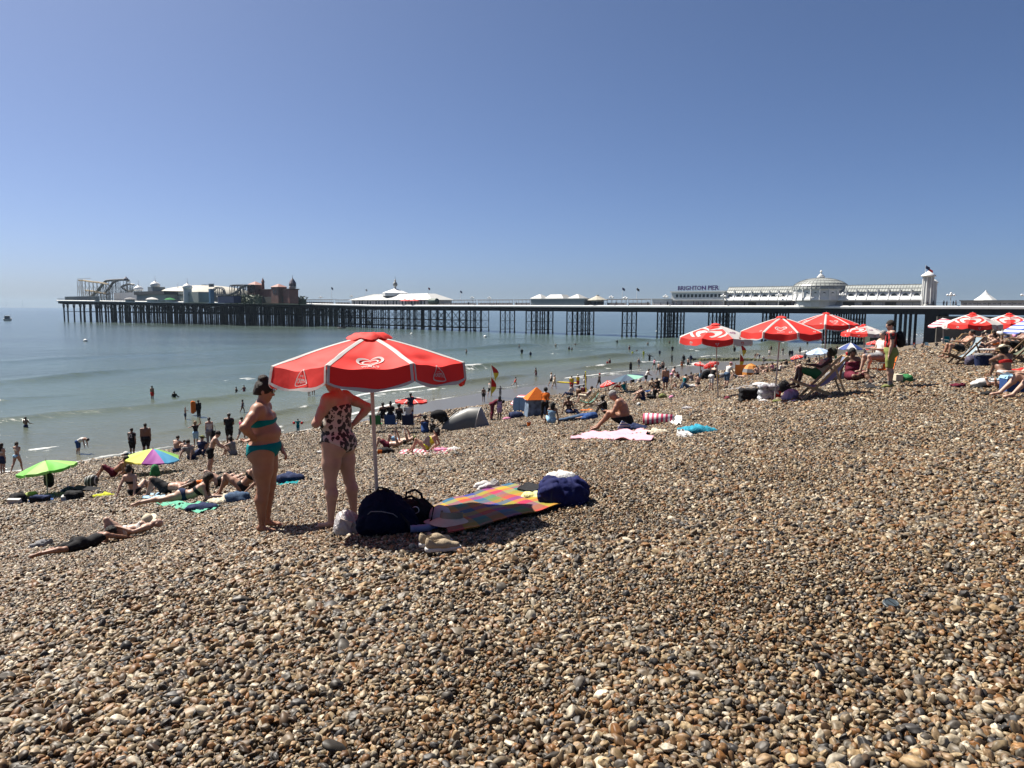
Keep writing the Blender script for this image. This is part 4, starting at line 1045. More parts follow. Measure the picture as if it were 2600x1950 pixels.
# ---- grey box row with white pyramid roofs
b0 = .15; X0, X1 = pa(1480, b0), pa(1346, b0); zz = deck_z(X0) - .1
gb = pthing('grey_box_building', 'long blank grey boxed building with white pyramid roofs on the pier edge', 'building', X0, b0, zz); Lb = X1 - X0
H1 = pz(1413, 759.5, b0) - zz
hbox(MB(), 0, Lb, 0, -7, 0, H1).build('wall', GREYP, gb); hbox(MB(), -.2, Lb + .2, .2, -7.1, H1 + .002, H1 + .3).build('parapet', OFFW, gb)
hbox(MB(), 0, Lb, .12, .003, .02, .22).build('plinth', WHITE, gb)
for (p0, p1, pt, k) in ((1478, 1448, 747, .12), (1438, 1391, 748, .6), (1383, 1354, 747.5, .12)):
    x0, x1 = pa(p0, -3) - X0, pa(p1, -3) - X0; o = pyr(MB(), x0, x1, -.6, -6.2, H1 + .32, pz((p0 + p1) / 2, pt, -3) - zz, k).build('pyramid_roof', ROOFW, gb)
# conical kiosk
a = pa(1513, -3); zz = deck_z(a); kk = pthing('round_kiosk', 'round grey kiosk with conical roof standing right of the grey box building', 'kiosk', a, -3, zz)
rr_ = abs(pa(1488, -3) - pa(1538, -3)) / 2 * .62; zt = pz(1513, 762, -3) - zz; zp = pz(1513, 749, -3) - zz
MB().lathe([(rr_ * .85, 0), (rr_ * .85, zt)], 12).build('wall', OFFW, kk); MB().lathe([(rr_ * 1.35, zt - .1), (rr_ * 1.3, zt + .12), (rr_ * .7, zt + (zp - zt) * .45), (.5, zp - .3), (.45, zp), (0, zp)], 12).build('conical_roof', mat('beige_roof', (.36, .34, .28), .7, var=.1, vscale=2), kk)
q = MB()
for k in range(12): t = 2 * math.pi * (k + .5) / 12; q.box((rr_ * .86 * math.cos(t), rr_ * .86 * math.sin(t), zt * .55), (.1, 1.1, zt * .5), Matrix.Rotation(t, 3, 'Z'))
q.build('window_band', GLASSD, kk)

# ---- white roofed hall
b0 = -3.5; X0, X1 = pa(1098, b0), pa(893, b0); zz = deck_z(X0); Lb = X1 - X0
hall = pthing('white_roofed_hall', 'low white hall with broad hipped white roof and a spired cupola', 'building', X0, b0, zz)
He = pz(1000, 761.5, b0) - zz; Hr = pz(1000, 746.5, -9) - zz
hbox(MB(), Lb * .02, Lb * .98, 0, -13, 0, He).build('wall', OFFW, hall)
q = MB(); q.add([(-.5, .6, He), (Lb + 1, .6, He), (Lb + 1, -13.6, He), (-.5, -13.6, He), (Lb * .13, -4.5, Hr), (Lb * .78, -4.5, Hr), (Lb * .78, -9, Hr), (Lb * .13, -9, Hr)], [(3, 2, 1, 0), (4, 5, 6, 7), (0, 1, 5, 4), (1, 2, 6, 5), (2, 3, 7, 6), (3, 0, 4, 7)])
q.build('hipped_roof', ROOFW, hall)
q = MB()
for k in range(17): u = k / 16; q.bar((-.5 + (Lb + 1.5) * u, .62, He + .06), (Lb * (.13 + .65 * u), -4.45, Hr + .06), .07, 4)
q.build('roof_seam', OFFW, hall)
cx = pa(1006, -10) - X0; cr_ = abs(pa(986, -10) - pa(1027, -10)) / 2
zt = pz(1006, 733, -10) - zz
MB().lathe([(cr_ * 1.0, Hr - 1.0), (cr_ * 1.02, Hr + .5), (cr_ * .55, Hr + (zt - Hr) * .6), (.6, zt), (0, zt)], 8, (cx, -6.5, 0)).build('cupola', WHITE, hall)
MB().lathe([(.5, zt), (.3, zt + .6), (1.0, zt + 1.5), (1.1, zt + 2.1), (.8, zt + 2.8), (.25, zt + 3.3), (.5, zt + 3.9), (.12, zt + 4.3), (.05, zt + 6), (0, zt + 6.1)], 12, (cx, -6.5, 0)).build('spire', STEEL, hall)
for k in range(26): hbox(MB(), Lb * (.04 + .036 * k), Lb * (.04 + .036 * k) + .9, .06, .003, .5, He - .4).build('window', GLASSD if k % 3 else mat('pale_blind', (.45, .46, .45), .6), hall)
a = pa(1102, -2.5); tk = pthing('green_tank', 'dark green barrel shaped tank at the landward end of the white hall', 'tank', a, -2.5, deck_z(a))
MB().lathe([(0, -2.2), (1.3, -2.2), (1.35, -2), (1.35, 2), (1.3, 2.2), (0, 2.2)], 16, (0, 0, 1.9), Matrix.Rotation(R(90), 3, 'Y')).build('barrel', GREEND, tk, smooth=True)
q = MB(); q.box((-1.4, 0, .35), (.4, 2.2, .7)); q.box((1.4, 0, .35), (.4, 2.2, .7)); q.build('cradle', STEEL, tk)
for px, lb in ((1030, 'left of two red parasols outside the white hall on the pier'), (1053, 'right of two red parasols outside the white hall on the pier')):
    a = pa(px, -1.6); z = deck_z(a); t = pthing('cafe_parasol', lb, 'parasol', a, -1.6, z, 'red cafe parasols on the pier')
    MB().bar((0, 0, 0), (0, 0, 2.7), .05, 6).build('pole', WHITE, t); MB().lathe([(2.4, 2.15), (1.2, 2.6), (0, 2.95)], 8).build('canopy', mat('pier_red_cloth', (.55, .04, .04), .7), t)

# ---- kiosk terrace at the landward end, lamps
b0 = -3; X0, X1 = pa(2720, b0), pa(2425, b0); zz = deck_z(X0); Lb = X1 - X0
ks = pthing('terrace_building', 'low grey and white glazed pavilion with flat roof at the right edge of the pier', 'building', X0, b0, zz); He = pz(2500, 762, b0) - zz
hbox(MB(), 0, Lb, 0, -7, 0, He - .3).build('wall', OFFW, ks); hbox(MB(), -.3, Lb + .3, .6, -7.4, He - .3, He).build('flat_roof', mat('roof_grey', (.18, .19, .20), .6), ks)
for k in range(22): hbox(MB(), Lb * (.02 + .044 * k), Lb * (.02 + .044 * k) + Lb * .03, .02, .003, .9, He - .8).build('window', GLASSD, ks)
cx = pa(2484, -5) - X0; MB().lathe([(2.6, He), (2.3, He + .25), (1.0, He + 1.3), (.3, He + 2.1), (0, He + 2.7)], 8, (cx, -3, 0)).build('tent_roof', OFFW, ks)
def lamp(px, ptop, lab, b=-.4, n=4):
    a = pa(px, b); z = deck_z(a); H = pz(px, ptop, b) - z; t = pthing('globe_lamp', lab, 'street lamp', a, b, z, 'white globe lamps along the pier')
    MB().bar((0, 0, 0), (0, 0, H), .10, 6, .06).build('post', OFFW, t); q = MB()
    ps = [(s_ * .75, c_ * .75, H + .1) for s_, c_ in ((1, 0), (-1, 0), (0, 1), (0, -1))][:n] + [(0, 0, H + .5)]
    for p in ps: q.bar((0, 0, H - .3), p, .04, 4)
    q.build('bracket', OFFW, t)
    for p in ps: MB().lathe([(.001, -.3), (.21, -.21), (.3, 0), (.21, .21), (.001, .3)], 8, p).build('globe', mat('white_globe', (.85, .86, .86), .25), t, smooth=True)
for px, py, lb in ((2399, 750, 'cluster globe lamp standing in the gap right of the arcade tower'), (2586, 750, 'cluster globe lamp in front of the glazed pavilion at the right edge'), (1968, 751, 'globe lamp in front of the arcade left of its dome'), (2128, 749, 'globe lamp in front of the arcade right of its dome'),
    (1684, 754, 'globe lamp in front of the plain white store'), (1829, 753, 'globe lamp where the sign building meets the arcade'), (1548, 756, 'globe lamp right of the conical kiosk'), (1583, 758, 'globe lamp between the two flagpoles'), (1242, 758, 'globe lamp above the wind shelters, right of the drooping flag'), (1199, 757, 'globe lamp above the wind shelters near the drooping flag'),
    (896, 753, 'globe lamp at the seaward end of the white hall'), (819, 756, 'globe lamp beside the fairground rides')): lamp(px, py, lb)

# ---- fairground on the head
def ha(px, b): return pa(px, b)
def hz(px, py, b): return pz(px, py, b)
def onion(t, x, b, z, r, name='onion_dome'):
    MB().lathe([(r * .8, z), (r * 1.0, z + r * .15), (r * 1.05, z + r * .5), (r * .8, z + r * .85), (r * .3, z + r * 1.1), (.12, z + r * 1.5), (.06, z + r * 2.4), (0, z + r * 2.5)], 16, (x, b, 0)).build(name, WHITE, t, smooth=True)
B1 = 34.0
def fg(name, label, px0, px1, b, cat='building'):
    a0, a1 = ha(px1, b), ha(px0, b); z = deck_z((a0 + a1) / 2); return pthing(name, label, cat, a0, b, z), a1 - a0, z
# pavilion with domes
t, L_, z = fg('fairground_pavilion', 'white and dark roofed pavilion with onion domes in the middle of the pier head', 300, 432, B1)
H = hz(380, 742, B1) - z
hbox(MB(), L_ * .52, L_, 0, -12, 0, H).build('wall', OFFW, t); hbox(MB(), 0, L_ * .52, .6, -12, 0, H * .72).build('wall', mat('pale_green_wall', (.30, .34, .31), .7), t)
hbox(MB(), -.5, L_ * .54, 1.5, -12.5, H * .72 + .01, H * 1.08).build('roof', mat('slate_roof', (.05, .055, .06), .7), t)
x = ha(383, B1) - ha(432, B1); zt = hz(387, 728, B1) - z; hbox(MB(), x - 3.5, x + 3.5, -2, -9, H * 1.08, zt).build('roof_block', GREYP, t)
onion(t, ha(387, B1) - ha(432, B1), -4, zt, 2.6); onion(t, ha(345, B1) - ha(432, B1), -4, hz(345, 738, B1) - z, 2.6)
t, L_, z = fg('bar_building', 'grey green bar building with lettering and white onion topped tower', 434, 512, B1 - 6)
H = hz(470, 742, B1 - 6) - z; hbox(MB(), 0, L_, 0, -10, 0, H).build('wall', mat('pale_green_wall'), t)
onion(t, ha(439, B1 - 6) - ha(512, B1 - 6), -5, H, 2.2)
x = ha(483, B1 - 6) - ha(512, B1 - 6); zt = hz(483, 734, B1 - 6) - z; MB().lathe([(2.3, 0), (2.2, zt)], 12, (x, -.5, 0)).build('tower', OFFW, t); onion(t, x, -.5, zt, 2.5)
me = text_obj("HORATIO'S BAR", 1.0, .04, mat('dark_lettering', (.04, .045, .04), .6), 'lettering'); vs = np.array([v.co[:] for v in me.vertices]); wx = vs[:, 0].max() - vs[:, 0].min()
for v in me.vertices: q_ = v.co.copy(); v.co = (-(q_.x) * (L_ * .55 / wx), q_.z, q_.y * 1.7)
o = link('lettering', me, None, t); o.location = (L_ * .55, .08, H * .62)
t, L_, z = fg('domed_arcade', 'large shallow beige dome rising behind the bar building', 444, 556, B1 - 22)
H = hz(500, 723.5, B1 - 22) - z; r_ = L_ / 2
MB().lathe([(r_, 0), (r_, H * .3)] + [(r_ * math.cos(u), H * .3 + H * .7 * math.sin(u)) for u in np.linspace(0, 1.35, 9)] + [(0, H)], 32, (r_, -8, 0)).build('dome', mat('beige_dome', (.38, .36, .30), .7, var=.12, vscale=.6), t, smooth=True)
MB().lathe([(2.6, H - .3), (2.4, H + .35), (0, H + .4)], 12, (r_, -8, 0)).build('dome_cap', STEEL, t)
# coasters
def track(t, pts, r, name, material, legs=True, step=3):
    pts = [Vector(p) for p in pts]; P_ = []
    for i in range(len(pts) - 1):
        p0 = pts[max(i - 1, 0)]; p1 = pts[i]; p2 = pts[i + 1]; p3 = pts[min(i + 2, len(pts) - 1)]
        for k in range(6):
            u = k / 6; P_.append(.5 * ((2 * p1) + (p2 - p0) * u + (2 * p0 - 5 * p1 + 4 * p2 - p3) * u * u + (3 * p1 - p0 - 3 * p2 + p3) * u ** 3))
    P_.append(pts[-1]); m_ = MB()
    for o_ in (-.6, .6): m_.tube([p + Vector((0, o_, .0)) for p in P_], r, 5)
    m_.tube([p + Vector((0, 0, -.5)) for p in P_], r * 1.3, 5)
    for p in P_[::2]: m_.bar(p + Vector((0, -.6, 0)), p + Vector((0, .6, 0)), r * .7, 4); m_.bar(p + Vector((0, 0, -.5)), p + Vector((0, .6, 0)), r * .6, 4)
    m_.build(name, material, t)
    if legs:
        m_ = MB()
        for i, p in enumerate(P_[::step]):
            if p.z < 1.2: continue
            for o_ in (-.9, .9): m_.bar((p.x, p.y + o_ * 1.3, 0), (p.x, p.y + o_, p.z - .3), .13, 5)
            for zc in np.arange(1.5, p.z - 1, 3.0): m_.bar((p.x, p.y - 1.1, zc), (p.x, p.y + 1.1, zc + 1.5), .06, 4)
            if i: 
                pp = P_[::step][i - 1]
                m_.bar((pp.x, pp.y + .9, pp.z * .4), (p.x, p.y + .9, p.z * .8), .06, 4); m_.bar((pp.x, pp.y + .9, pp.z * .8), (p.x, p.y + .9, p.z * .4), .06, 4)
        m_.build(name + '_support', material, t)
B2 = 44.0
t, L_, z = fg('wild_ride', 'tall pale scaffold coaster with top deck at the seaward end of the pier', 214, 268, B2, 'roller coaster')
hh_ = lambda px, py, b=B2: hz(px, py, b) - z
def hx(px, b, o): return ha(px, b) - o
o_ = ha(268, B2)
track(t, [(hx(214, B2, o_), 0, hh_(214, 711)), (hx(225, B2, o_), 0, hh_(225, 711)), (hx(240, B2, o_), -1, hh_(240, 714)), (hx(255, B2, o_), -2, hh_(255, 716)), (hx(268, B2, o_), -4, hh_(268, 720))], .22, 'upper_track', YELS)
track(t, [(hx(216, B2, o_), -3, hh_(216, 736)), (hx(235, B2, o_), -3, hh_(235, 738)), (hx(250, B2, o_), -3, hh_(250, 742)), (hx(268, B2, o_), -4, hh_(268, 746))], .2, 'lower_track', YELS, step=2)
q = MB()
for k in range(8): x = L_ * (1 - k / 12); q.bar((x, .8, hh_(216, 711)), (x, .8, hh_(216, 707)), .06, 4)
q.bar((L_, .8, hh_(216, 707.5)), (L_ * .35, .8, hh_(216, 709)), .08, 4); q.build('handrail', YELS, t)
t, L_, z = fg('grey_coaster', 'grey arched roller coaster hill with lattice supports beside the pale scaffold ride', 252, 342, B1 - 4, 'roller coaster')
b_ = B1 - 4; o_ = ha(342, b_)
track(t, [(hx(252, b_, o_), 2, hh_(252, 752, b_)), (hx(266, b_, o_), 1, hh_(266, 736, b_)), (hx(280, b_, o_), 0, hh_(280, 715, b_)), (hx(292, b_, o_), 0, hh_(292, 711, b_)), (hx(325, b_, o_), -1, hh_(325, 709, b_)), (hx(330, b_, o_), -2, hh_(330, 712, b_))], .42, 'lift_hill', STEEL)
track(t, [(hx(322, b_, o_), 2, hh_(322, 711, b_)), (hx(310, b_, o_), 2, hh_(310, 716, b_)), (hx(295, b_, o_), 1, hh_(295, 730, b_)), (hx(278, b_, o_), 0, hh_(278, 744, b_))], .36, 'drop_track', STEEL)
track(t, [(hx(330, b_, o_), -5, hh_(330, 722, b_)), (hx(318, b_, o_), -5, hh_(318, 720, b_)), (hx(300, b_, o_), -5, hh_(300, 728, b_)), (hx(312, b_, o_), -7, hh_(312, 738, b_)), (hx(335, b_, o_), -6, hh_(335, 730, b_)), (hx(341, b_, o_), -6, hh_(341, 735, b_))], .28, 'far_track', STEEL, step=2)
MB().lathe([(1.1, 0), (1.1, 1.2), (1.5, 1.3), (.6, 2.2), (0, 2.8)], 8, (hx(328, b_, o_), -1, hh_(328, 713, b_))).build('summit_hut', mat('dark_blue_paint', (.04, .05, .10), .6), t)
t, L_, z = fg('loop_coaster', 'small looping coaster with dark square lattice frame behind the hedge', 548, 642, B1 - 14, 'roller coaster')
b_ = B1 - 14; o_ = ha(642, b_)
track(t, [(hx(548, b_, o_), 0, hh_(548, 741, b_)), (hx(556, b_, o_), 0, hh_(556, 731, b_)), (hx(566, b_, o_), 0, hh_(566, 729, b_)), (hx(574, b_, o_), 0, hh_(574, 733, b_)), (hx(578, b_, o_), 0, hh_(578, 745, b_))], .25, 'loop', STEEL)
track(t, [(hx(586, b_, o_), -2, hh_(586, 724, b_)), (hx(605, b_, o_), -2, hh_(605, 723, b_)), (hx(625, b_, o_), -2, hh_(625, 723, b_)), (hx(641, b_, o_), -2, hh_(641, 723, b_))], .2, 'high_track', IRON, step=2)
track(t, [(hx(632, b_, o_), 0, hh_(632, 724, b_)), (hx(622, b_, o_), 0, hh_(622, 728, b_)), (hx(608, b_, o_), 0, hh_(608, 741, b_)), (hx(590, b_, o_), 0, hh_(590, 748, b_))], .32, 'drop_track', STEEL)
q = MB(); q.box((hx(559, b_, o_), 3, hh_(559, 725, b_)), (5.6, .3, 1.7)); o = q.build('sign_board', mat('sign_grey', (.22, .25, .28), .5), t)
me = text_obj('TURBO', 1.7, .04, mat('sign_dark', (.03, .035, .05), .5), 'sign_text')
for v in me.vertices: q_ = v.co.copy(); v.co = (-q_.x * .8, q_.z, q_.y)
o2 = link('sign_text', me, None, t); o2.location = (hx(559, b_, o_), 3.22, hh_(559, 727.3, b_))
q = MB(); q.box((hx(558, b_, o_), 3, hh_(558, 744, b_) / 2 + 1), (2.0, 2.0, hh_(558, 733, b_))); q.build('blue_pillar', mat('mid_blue_paint', (.10, .22, .36), .5), t)
t, L_, z = fg('blue_kiosk', 'dark blue box kiosk in front of the looping coaster', 561, 600, B1 - 6, 'kiosk')
H = hz(580, 752, B1 - 6) - z; hbox(MB(), 0, L_, 0, -4, 0, H).build('wall', mat('deep_blue_paint', (.02, .03, .11), .5), t); hbox(MB(), -.3, L_ + .3, .4, -4.3, H + .002, H + .3).build('roof', IRON, t)
for p0, p1, lb in ((575, 662, 'long clipped green hedge below the coaster frame'), (690 + 50, 774, 'dark green planting around the slide tower')):
    b_ = B1 - 12 if p0 < 700 else 6; a0, a1 = ha(p1, b_), ha(p0, b_); t = pthing('hedge', lb, 'hedge', a0, b_, deck_z(a0)); H = hz((p0 + p1) / 2, 750 if p0 < 700 else 754, b_) - deck_z(a0)
    nn = int(abs(a1 - a0) * 24); P_ = np.stack([rng.uniform(0, a1 - a0, nn), rng.uniform(-2.5, .6, nn), rng.uniform(0, 1, nn) ** .7 * H], 1); q = MB()
    for p in P_:
        u = rng.normal(0, .45, 3); w = rng.normal(0, .45, 3); q.add([p, p + u, p + u + w, p + w], [(0, 1, 2, 3)])
    q.build('foliage', mat('hazed_leaf', (.07, .10, .06), .7, var=.3, vscale=2), t); hbox(MB(), 0, a1 - a0, -.4, -2, 0, H * .7).build('hedge_core', mat('hazed_leaf'), t)  # leaf green made paler to suggest haze over the pier head
# haunted hotel
b_ = 14; t, L_, z = fg('haunted_house', 'dark red brown mock castle ride with two pointed towers', 641, 736, b_); o_ = ha(736, b_)
H = hh_(700, 736, b_); hbox(MB(), 0, L_ * .8, -1, -6, 0, H).build('wall', REDB, t); hbox(MB(), -.5, L_ * .82, -.6, -6.4, H + .002, H + .5).build('parapet', mat('dark_brick', (.09, .04, .035), .7), t)
for p0, p1, pb, pt in ((640, 661, 724, 715), (700, 718, 729, 721)):
    x0, x1 = hx(p1, b_, o_), hx(p0, b_, o_); hb_ = hh_(p0, pb, b_); hbox(MB(), x0, x1, 1.2, -3.6, 0, hb_).build('tower', mat('tower_brick', (.20, .10, .08), .7, var=.15, vscale=.8), t); pyr(MB(), x0 - .4, x1 + .4, 1.6, -4, hb_ + .002, hh_(p0, pt, b_), .05).build('tower_roof', REDB, t)
    for k in (-1, 1): hbox(MB(), (x0 + x1) / 2 + k * 1.0 - .35, (x0 + x1) / 2 + k * 1.0 + .35, 1.24, 1.21, hb_ * .6, hb_ * .8).build('window', GLASSD, t)
hbox(MB(), L_ * .16, L_ * .7, -.9, -.99, .3, H * .5).build('entrance', mat('shade_opening'), t)
MB().lathe([(.8, 0), (.7, 4), (1.0, 4.1), (0, 6.5)], 8, (hx(666, b_, o_), -2, H)).build('turret', REDB, t)
# slide tower
b_ = 8; a = ha(749, b_); z = deck_z(a); t = pthing('helter_skelter', 'tapering slide tower with cone top and spiral chute', 'ride', a, b_, z); H = hz(749, 720, b_) - z; r_ = abs(ha(740, b_) - ha(759, b_)) * .30
MB().lathe([(r_ * 1.15, 0), (r_ * .7, H * .78), (r_ * .9, H * .8), (r_ * .9, H * .84), (r_ * .72, H * .85), (r_ * .72, H)], 16).build('tower', stripes('slide_stripes', (.45, .42, .36), (.14, .12, .13), .28, 2), t)
MB().lathe([(r_ * .95, H), (r_ * .5, H + 1.6), (.15, H + 2.8), (.05, H + 4.2), (0, H + 4.3)], 12).build('cone_roof', mat('cone_purple', (.08, .07, .11), .6), t)
q = MB(); q.tube([((r_ * (1.35 - .55 * u)) * math.cos(u * 13), (r_ * (1.35 - .55 * u)) * math.sin(u * 13), .3 + u * H * .76) for u in np.linspace(0, 1, 60)], .38, 6); q.build('spiral_chute', mat('chute_grey', (.26, .24, .22), .5), t)
for k in range(6): tt_ = 2 * math.pi * k / 6; MB().bar((r_ * .74 * math.cos(tt_), r_ * .74 * math.sin(tt_), H * .86), (r_ * .74 * math.cos(tt_), r_ * .74 * math.sin(tt_), H * .98), .2, 4).build('window', GLASSD, t)
for i, (px, py, b_, c_, w_, lb) in enumerate([(665, 748, 10, 'white', 5.5, 'white ridge tent in front of the haunted house'), (395, 755, 46, 'white', 4, 'pale round stall canopy in front of the pavilion, centre of three'), (340, 755, 46, 'grey', 4, 'grey stall canopy in front of the pavilion, left of three'), (440, 756, 42, 'green', 3.6, 'green stall canopy near the bar building, right of three')]):
    a = ha(px, b_); z = deck_z(a); H = hz(px, py, b_) - z; t = pthing('stall', lb, 'stall', a, b_, z)
    MB().lathe([(w_ * .8, H * .55), (w_ * .45, H * .85), (.1, H), (0, H)], 10).build('canopy', C_(c_), t); MB().lathe([(w_ * .6, 0), (w_ * .6, H * .5)], 10).build('counter', OFFW if i % 2 else GREYP, t)
x0, x1 = ha(262, B2 + 6), ha(160, B2 + 10)
t = pthing('end_platform_screen', 'long grey slatted screen at the seaward end of the pier deck', 'screen', x0, 50, deck_z(x0)); hbox(MB(), 0, x1 - x0, 0, -.4, 0, 3.0).build('panel', GREYP, t)
q = MB()
for k in range(34): x = (x1 - x0) * k / 33; q.box((x, .12, 1.5), (.25, .2, 3.1))
q.build('batten', STEEL, t)
# landward stone groyne under the pier, and a low weedy groyne in the water
STONE = mat('dark_stone', (.075, .07, .06), .85, var=.3, vscale=.6, bump=.8, bscale=3)
gp = SEA(2330, 868); gq = SEA(2700, 880)
g1 = thing('stone_groyne', 'massive dark stone groyne wall below the landward end of the pier', 'groyne', (0, 0, 0))
q = MB(); a = Vector((108, 186, 0)); b_ = Vector((190, 150, 0)); dd = (b_ - a).normalized(); nn = Vector((-dd.y, dd.x, 0))
q.add([a, b_, b_ + nn * 14, a + nn * 14] + [v + Vector((0, 0, 8.0)) for v in (a, b_, b_ + nn * 14, a + nn * 14)], [(3, 2, 1, 0), (4, 5, 6, 7), (0, 1, 5, 4), (1, 2, 6, 5), (2, 3, 7, 6), (3, 0, 4, 7)]); q.build('wall', STONE, g1)
g2 = thing('weedy_groyne', 'low seaweed covered concrete groyne running along the tideline', 'groyne', (0, 0, 0))
WEED = mat('seaweed', (.06, .065, .025), .9, var=.5, vscale=2, bump=1.0, bscale=12)
f = Field(); pts = [SEA(1770, 915), SEA(1870, 914), SEA(1980, 918), SEA(2120, 920)]
q = MB()
for i in range(260):
    u = i / 259 * 3; k = min(int(u), 2); p = pts[k].lerp(pts[k + 1], u - k) + Vector((random.uniform(-1, 1), random.uniform(-1.5, 1.5), .12)); s_ = random.uniform(.3, .75)
    q.box(p, (s_ * 1.6, s_, s_ * .7), Matrix.Rotation(random.uniform(0, 3), 3, 'Z') @ Matrix.Rotation(random.uniform(-.4, .4), 3, 'X'), taper=.6)
q.build('weedy_rock', WEED, g2)
p = SEA(2222, 868); g3 = thing('weedy_block', 'dark green weed covered block standing in shallow water by the pier', 'groyne', p)
MB().box((0, 0, .8), (9, 5, 2.2), Matrix.Rotation(.3, 3, 'Z'), .9).build('block', mat('weed_dark', (.035, .045, .03), .9, var=.4, vscale=1, bump=1, bscale=5), g3)

# ---- boat, buoys, distant turbines
p = SEA(20, 814); t = thing('motor_boat', 'small white cabin motor boat at the far left', 'boat', p, R(20))
MB().add([(-1.5, -3, 0), (1.5, -3, 0), (1.7, 1, 0), (0, 4, 0), (-1.7, 1, 0), (-1.7, -3.2, 1.2), (1.7, -3.2, 1.2), (2, 1, 1.4), (0, 4.8, 1.8), (-2, 1, 1.4)], [(4, 3, 2, 1, 0), (5, 6, 7, 8, 9), (0, 1, 6, 5), (1, 2, 7, 6), (2, 3, 8, 7), (3, 4, 9, 8), (4, 0, 5, 9)]).build('hull', mat('boat_white', (.6, .6, .58), .4), t)
MB().box((0, -.6, 2.1), (2.8, 3, 1.6), taper=.85).build('cabin', mat('boat_dark', (.05, .06, .07), .3), t); MB().box((0, -.6, 3.0), (3, 3.4, .2)).build('cabin_roof', WHITE, t)
for px, py, r_, lb in ((217, 867, .55, 'pale round buoy alone in the sea left of the parasol'), (1045, 849, .5, 'round white buoy below the pier, left of two'), (1232, 856, .55, 'round white buoy below the pier, right of two'), (1668, 842, .5, 'small white buoy beyond the pier legs'), (1170, 945, .3, 'white buoy just past the tip of the near parasol')):
    p = SEA(px, py); t = thing('buoy', lb, 'buoy', p, 0, 'marker buoys on the sea'); MB().lathe([(.001, -r_ * .6), (r_ * .8, -r_ * .4), (r_, .2), (r_ * .8, r_ * .8), (r_ * .3, r_ * 1.15), (.001, r_ * 1.2)], 14).build('float', mat('buoy_white', (.72, .72, .68), .4), t, smooth=True); MB().lathe([(r_ * 1.01, -.1), (r_ * 1.02, .02)], 14).build('weed_line', WEED, t)
p = SEA(867, 834); t = thing('dinghy', 'dark inflatable dinghy moored in front of the pier trestles', 'boat', p)
MB().tube([(1.6 * math.cos(u), .8 * math.sin(u), .3) for u in np.linspace(0, 6.28, 16)], .35, 6).build('tube', mat('rubber_black', (.02, .025, .025), .5), t); MB().box((-.9, 0, .8), (.4, .4, .9)).build('outboard_motor', IRON, t)
p = SEA(937, 823); t = thing('small_boat', 'small pale boat seen between the pier trestles', 'boat', p); MB().box((0, 0, .5), (4, 1.6, 1.0), None, 1.15).build('hull', mat('boat_white'), t); MB().box((0, 0, 1.5), (1.4, 1.2, 1.0)).build('cabin', mat('boat_white'), t)
for px, lb in ((16, 'faint wind turbine on the horizon, leftmost of two'), (57, 'faint wind turbine on the horizon, second of two')):
    p = AT(px, 777, 9500); t = thing('wind_turbine', lb, 'wind turbine', (p.x, p.y, -12), 0, 'faint wind turbines on the horizon'); q = MB(); MB().bar((0, 0, 0), (0, 0, 85), 2.4, 8, 1.5).build('tower', OFFW, t)
    for k in range(3): u = 2.1 * k + .4 + px; q.bar((0, -2, 85), (48 * math.sin(u), -2, 85 + 48 * math.cos(u)), 1.8, 5, .6)
    q.build('rotor', OFFW, t)

# ---------------------------------------------------------------- parasols
def heart(n=48, s=1.0):
    t = np.linspace(0, 2 * np.pi, n + 1)
    return [(s * (16 * math.sin(u) ** 3) / 16, s * (13 * math.cos(u) - 5 * math.cos(2 * u) - 2 * math.cos(3 * u) - math.cos(4 * u) + 2.5) / 16) for u in t]
def strip(inner, outer): return [(inner[i], inner[i + 1], outer[i + 1], outer[i]) for i in range(len(inner) - 1)]
def text_polys(txt, size):
    cu = bpy.data.curves.new('tx', 'FONT'); cu.body = txt; cu.size = size; cu.align_x = 'CENTER'; cu.resolution_u = 1; cu.offset = size * .02
    o = bpy.data.objects.new('tx', cu); me = bpy.data.meshes.new_from_object(o); bpy.data.objects.remove(o); bpy.data.curves.remove(cu)
    r = [[(me.vertices[i].co.x, me.vertices[i].co.y) for i in p.vertices] for p in me.polygons]; bpy.data.meshes.remove(me); return r
RED = mat('red_canopy', (.80, .022, .014), .75, var=.08, vscale=2.5, bump=.35, bscale=5, trans=.22)
WHC = mat('white_canopy', (.60, .57, .55), .75, var=.05, vscale=5, bump=.1, bscale=12, trans=.2)
POLE = mat('parasol_pole', (.50, .47, .42), .45, metal=.2)
CCC = {}
def ccol(c):
    if c in CCC: return CCC[c]
    CCC[c] = mat('canopy_%d' % len(CCC), c, .7, var=.05, vscale=4, bump=.12, bscale=10, trans=.3); return CCC[c]
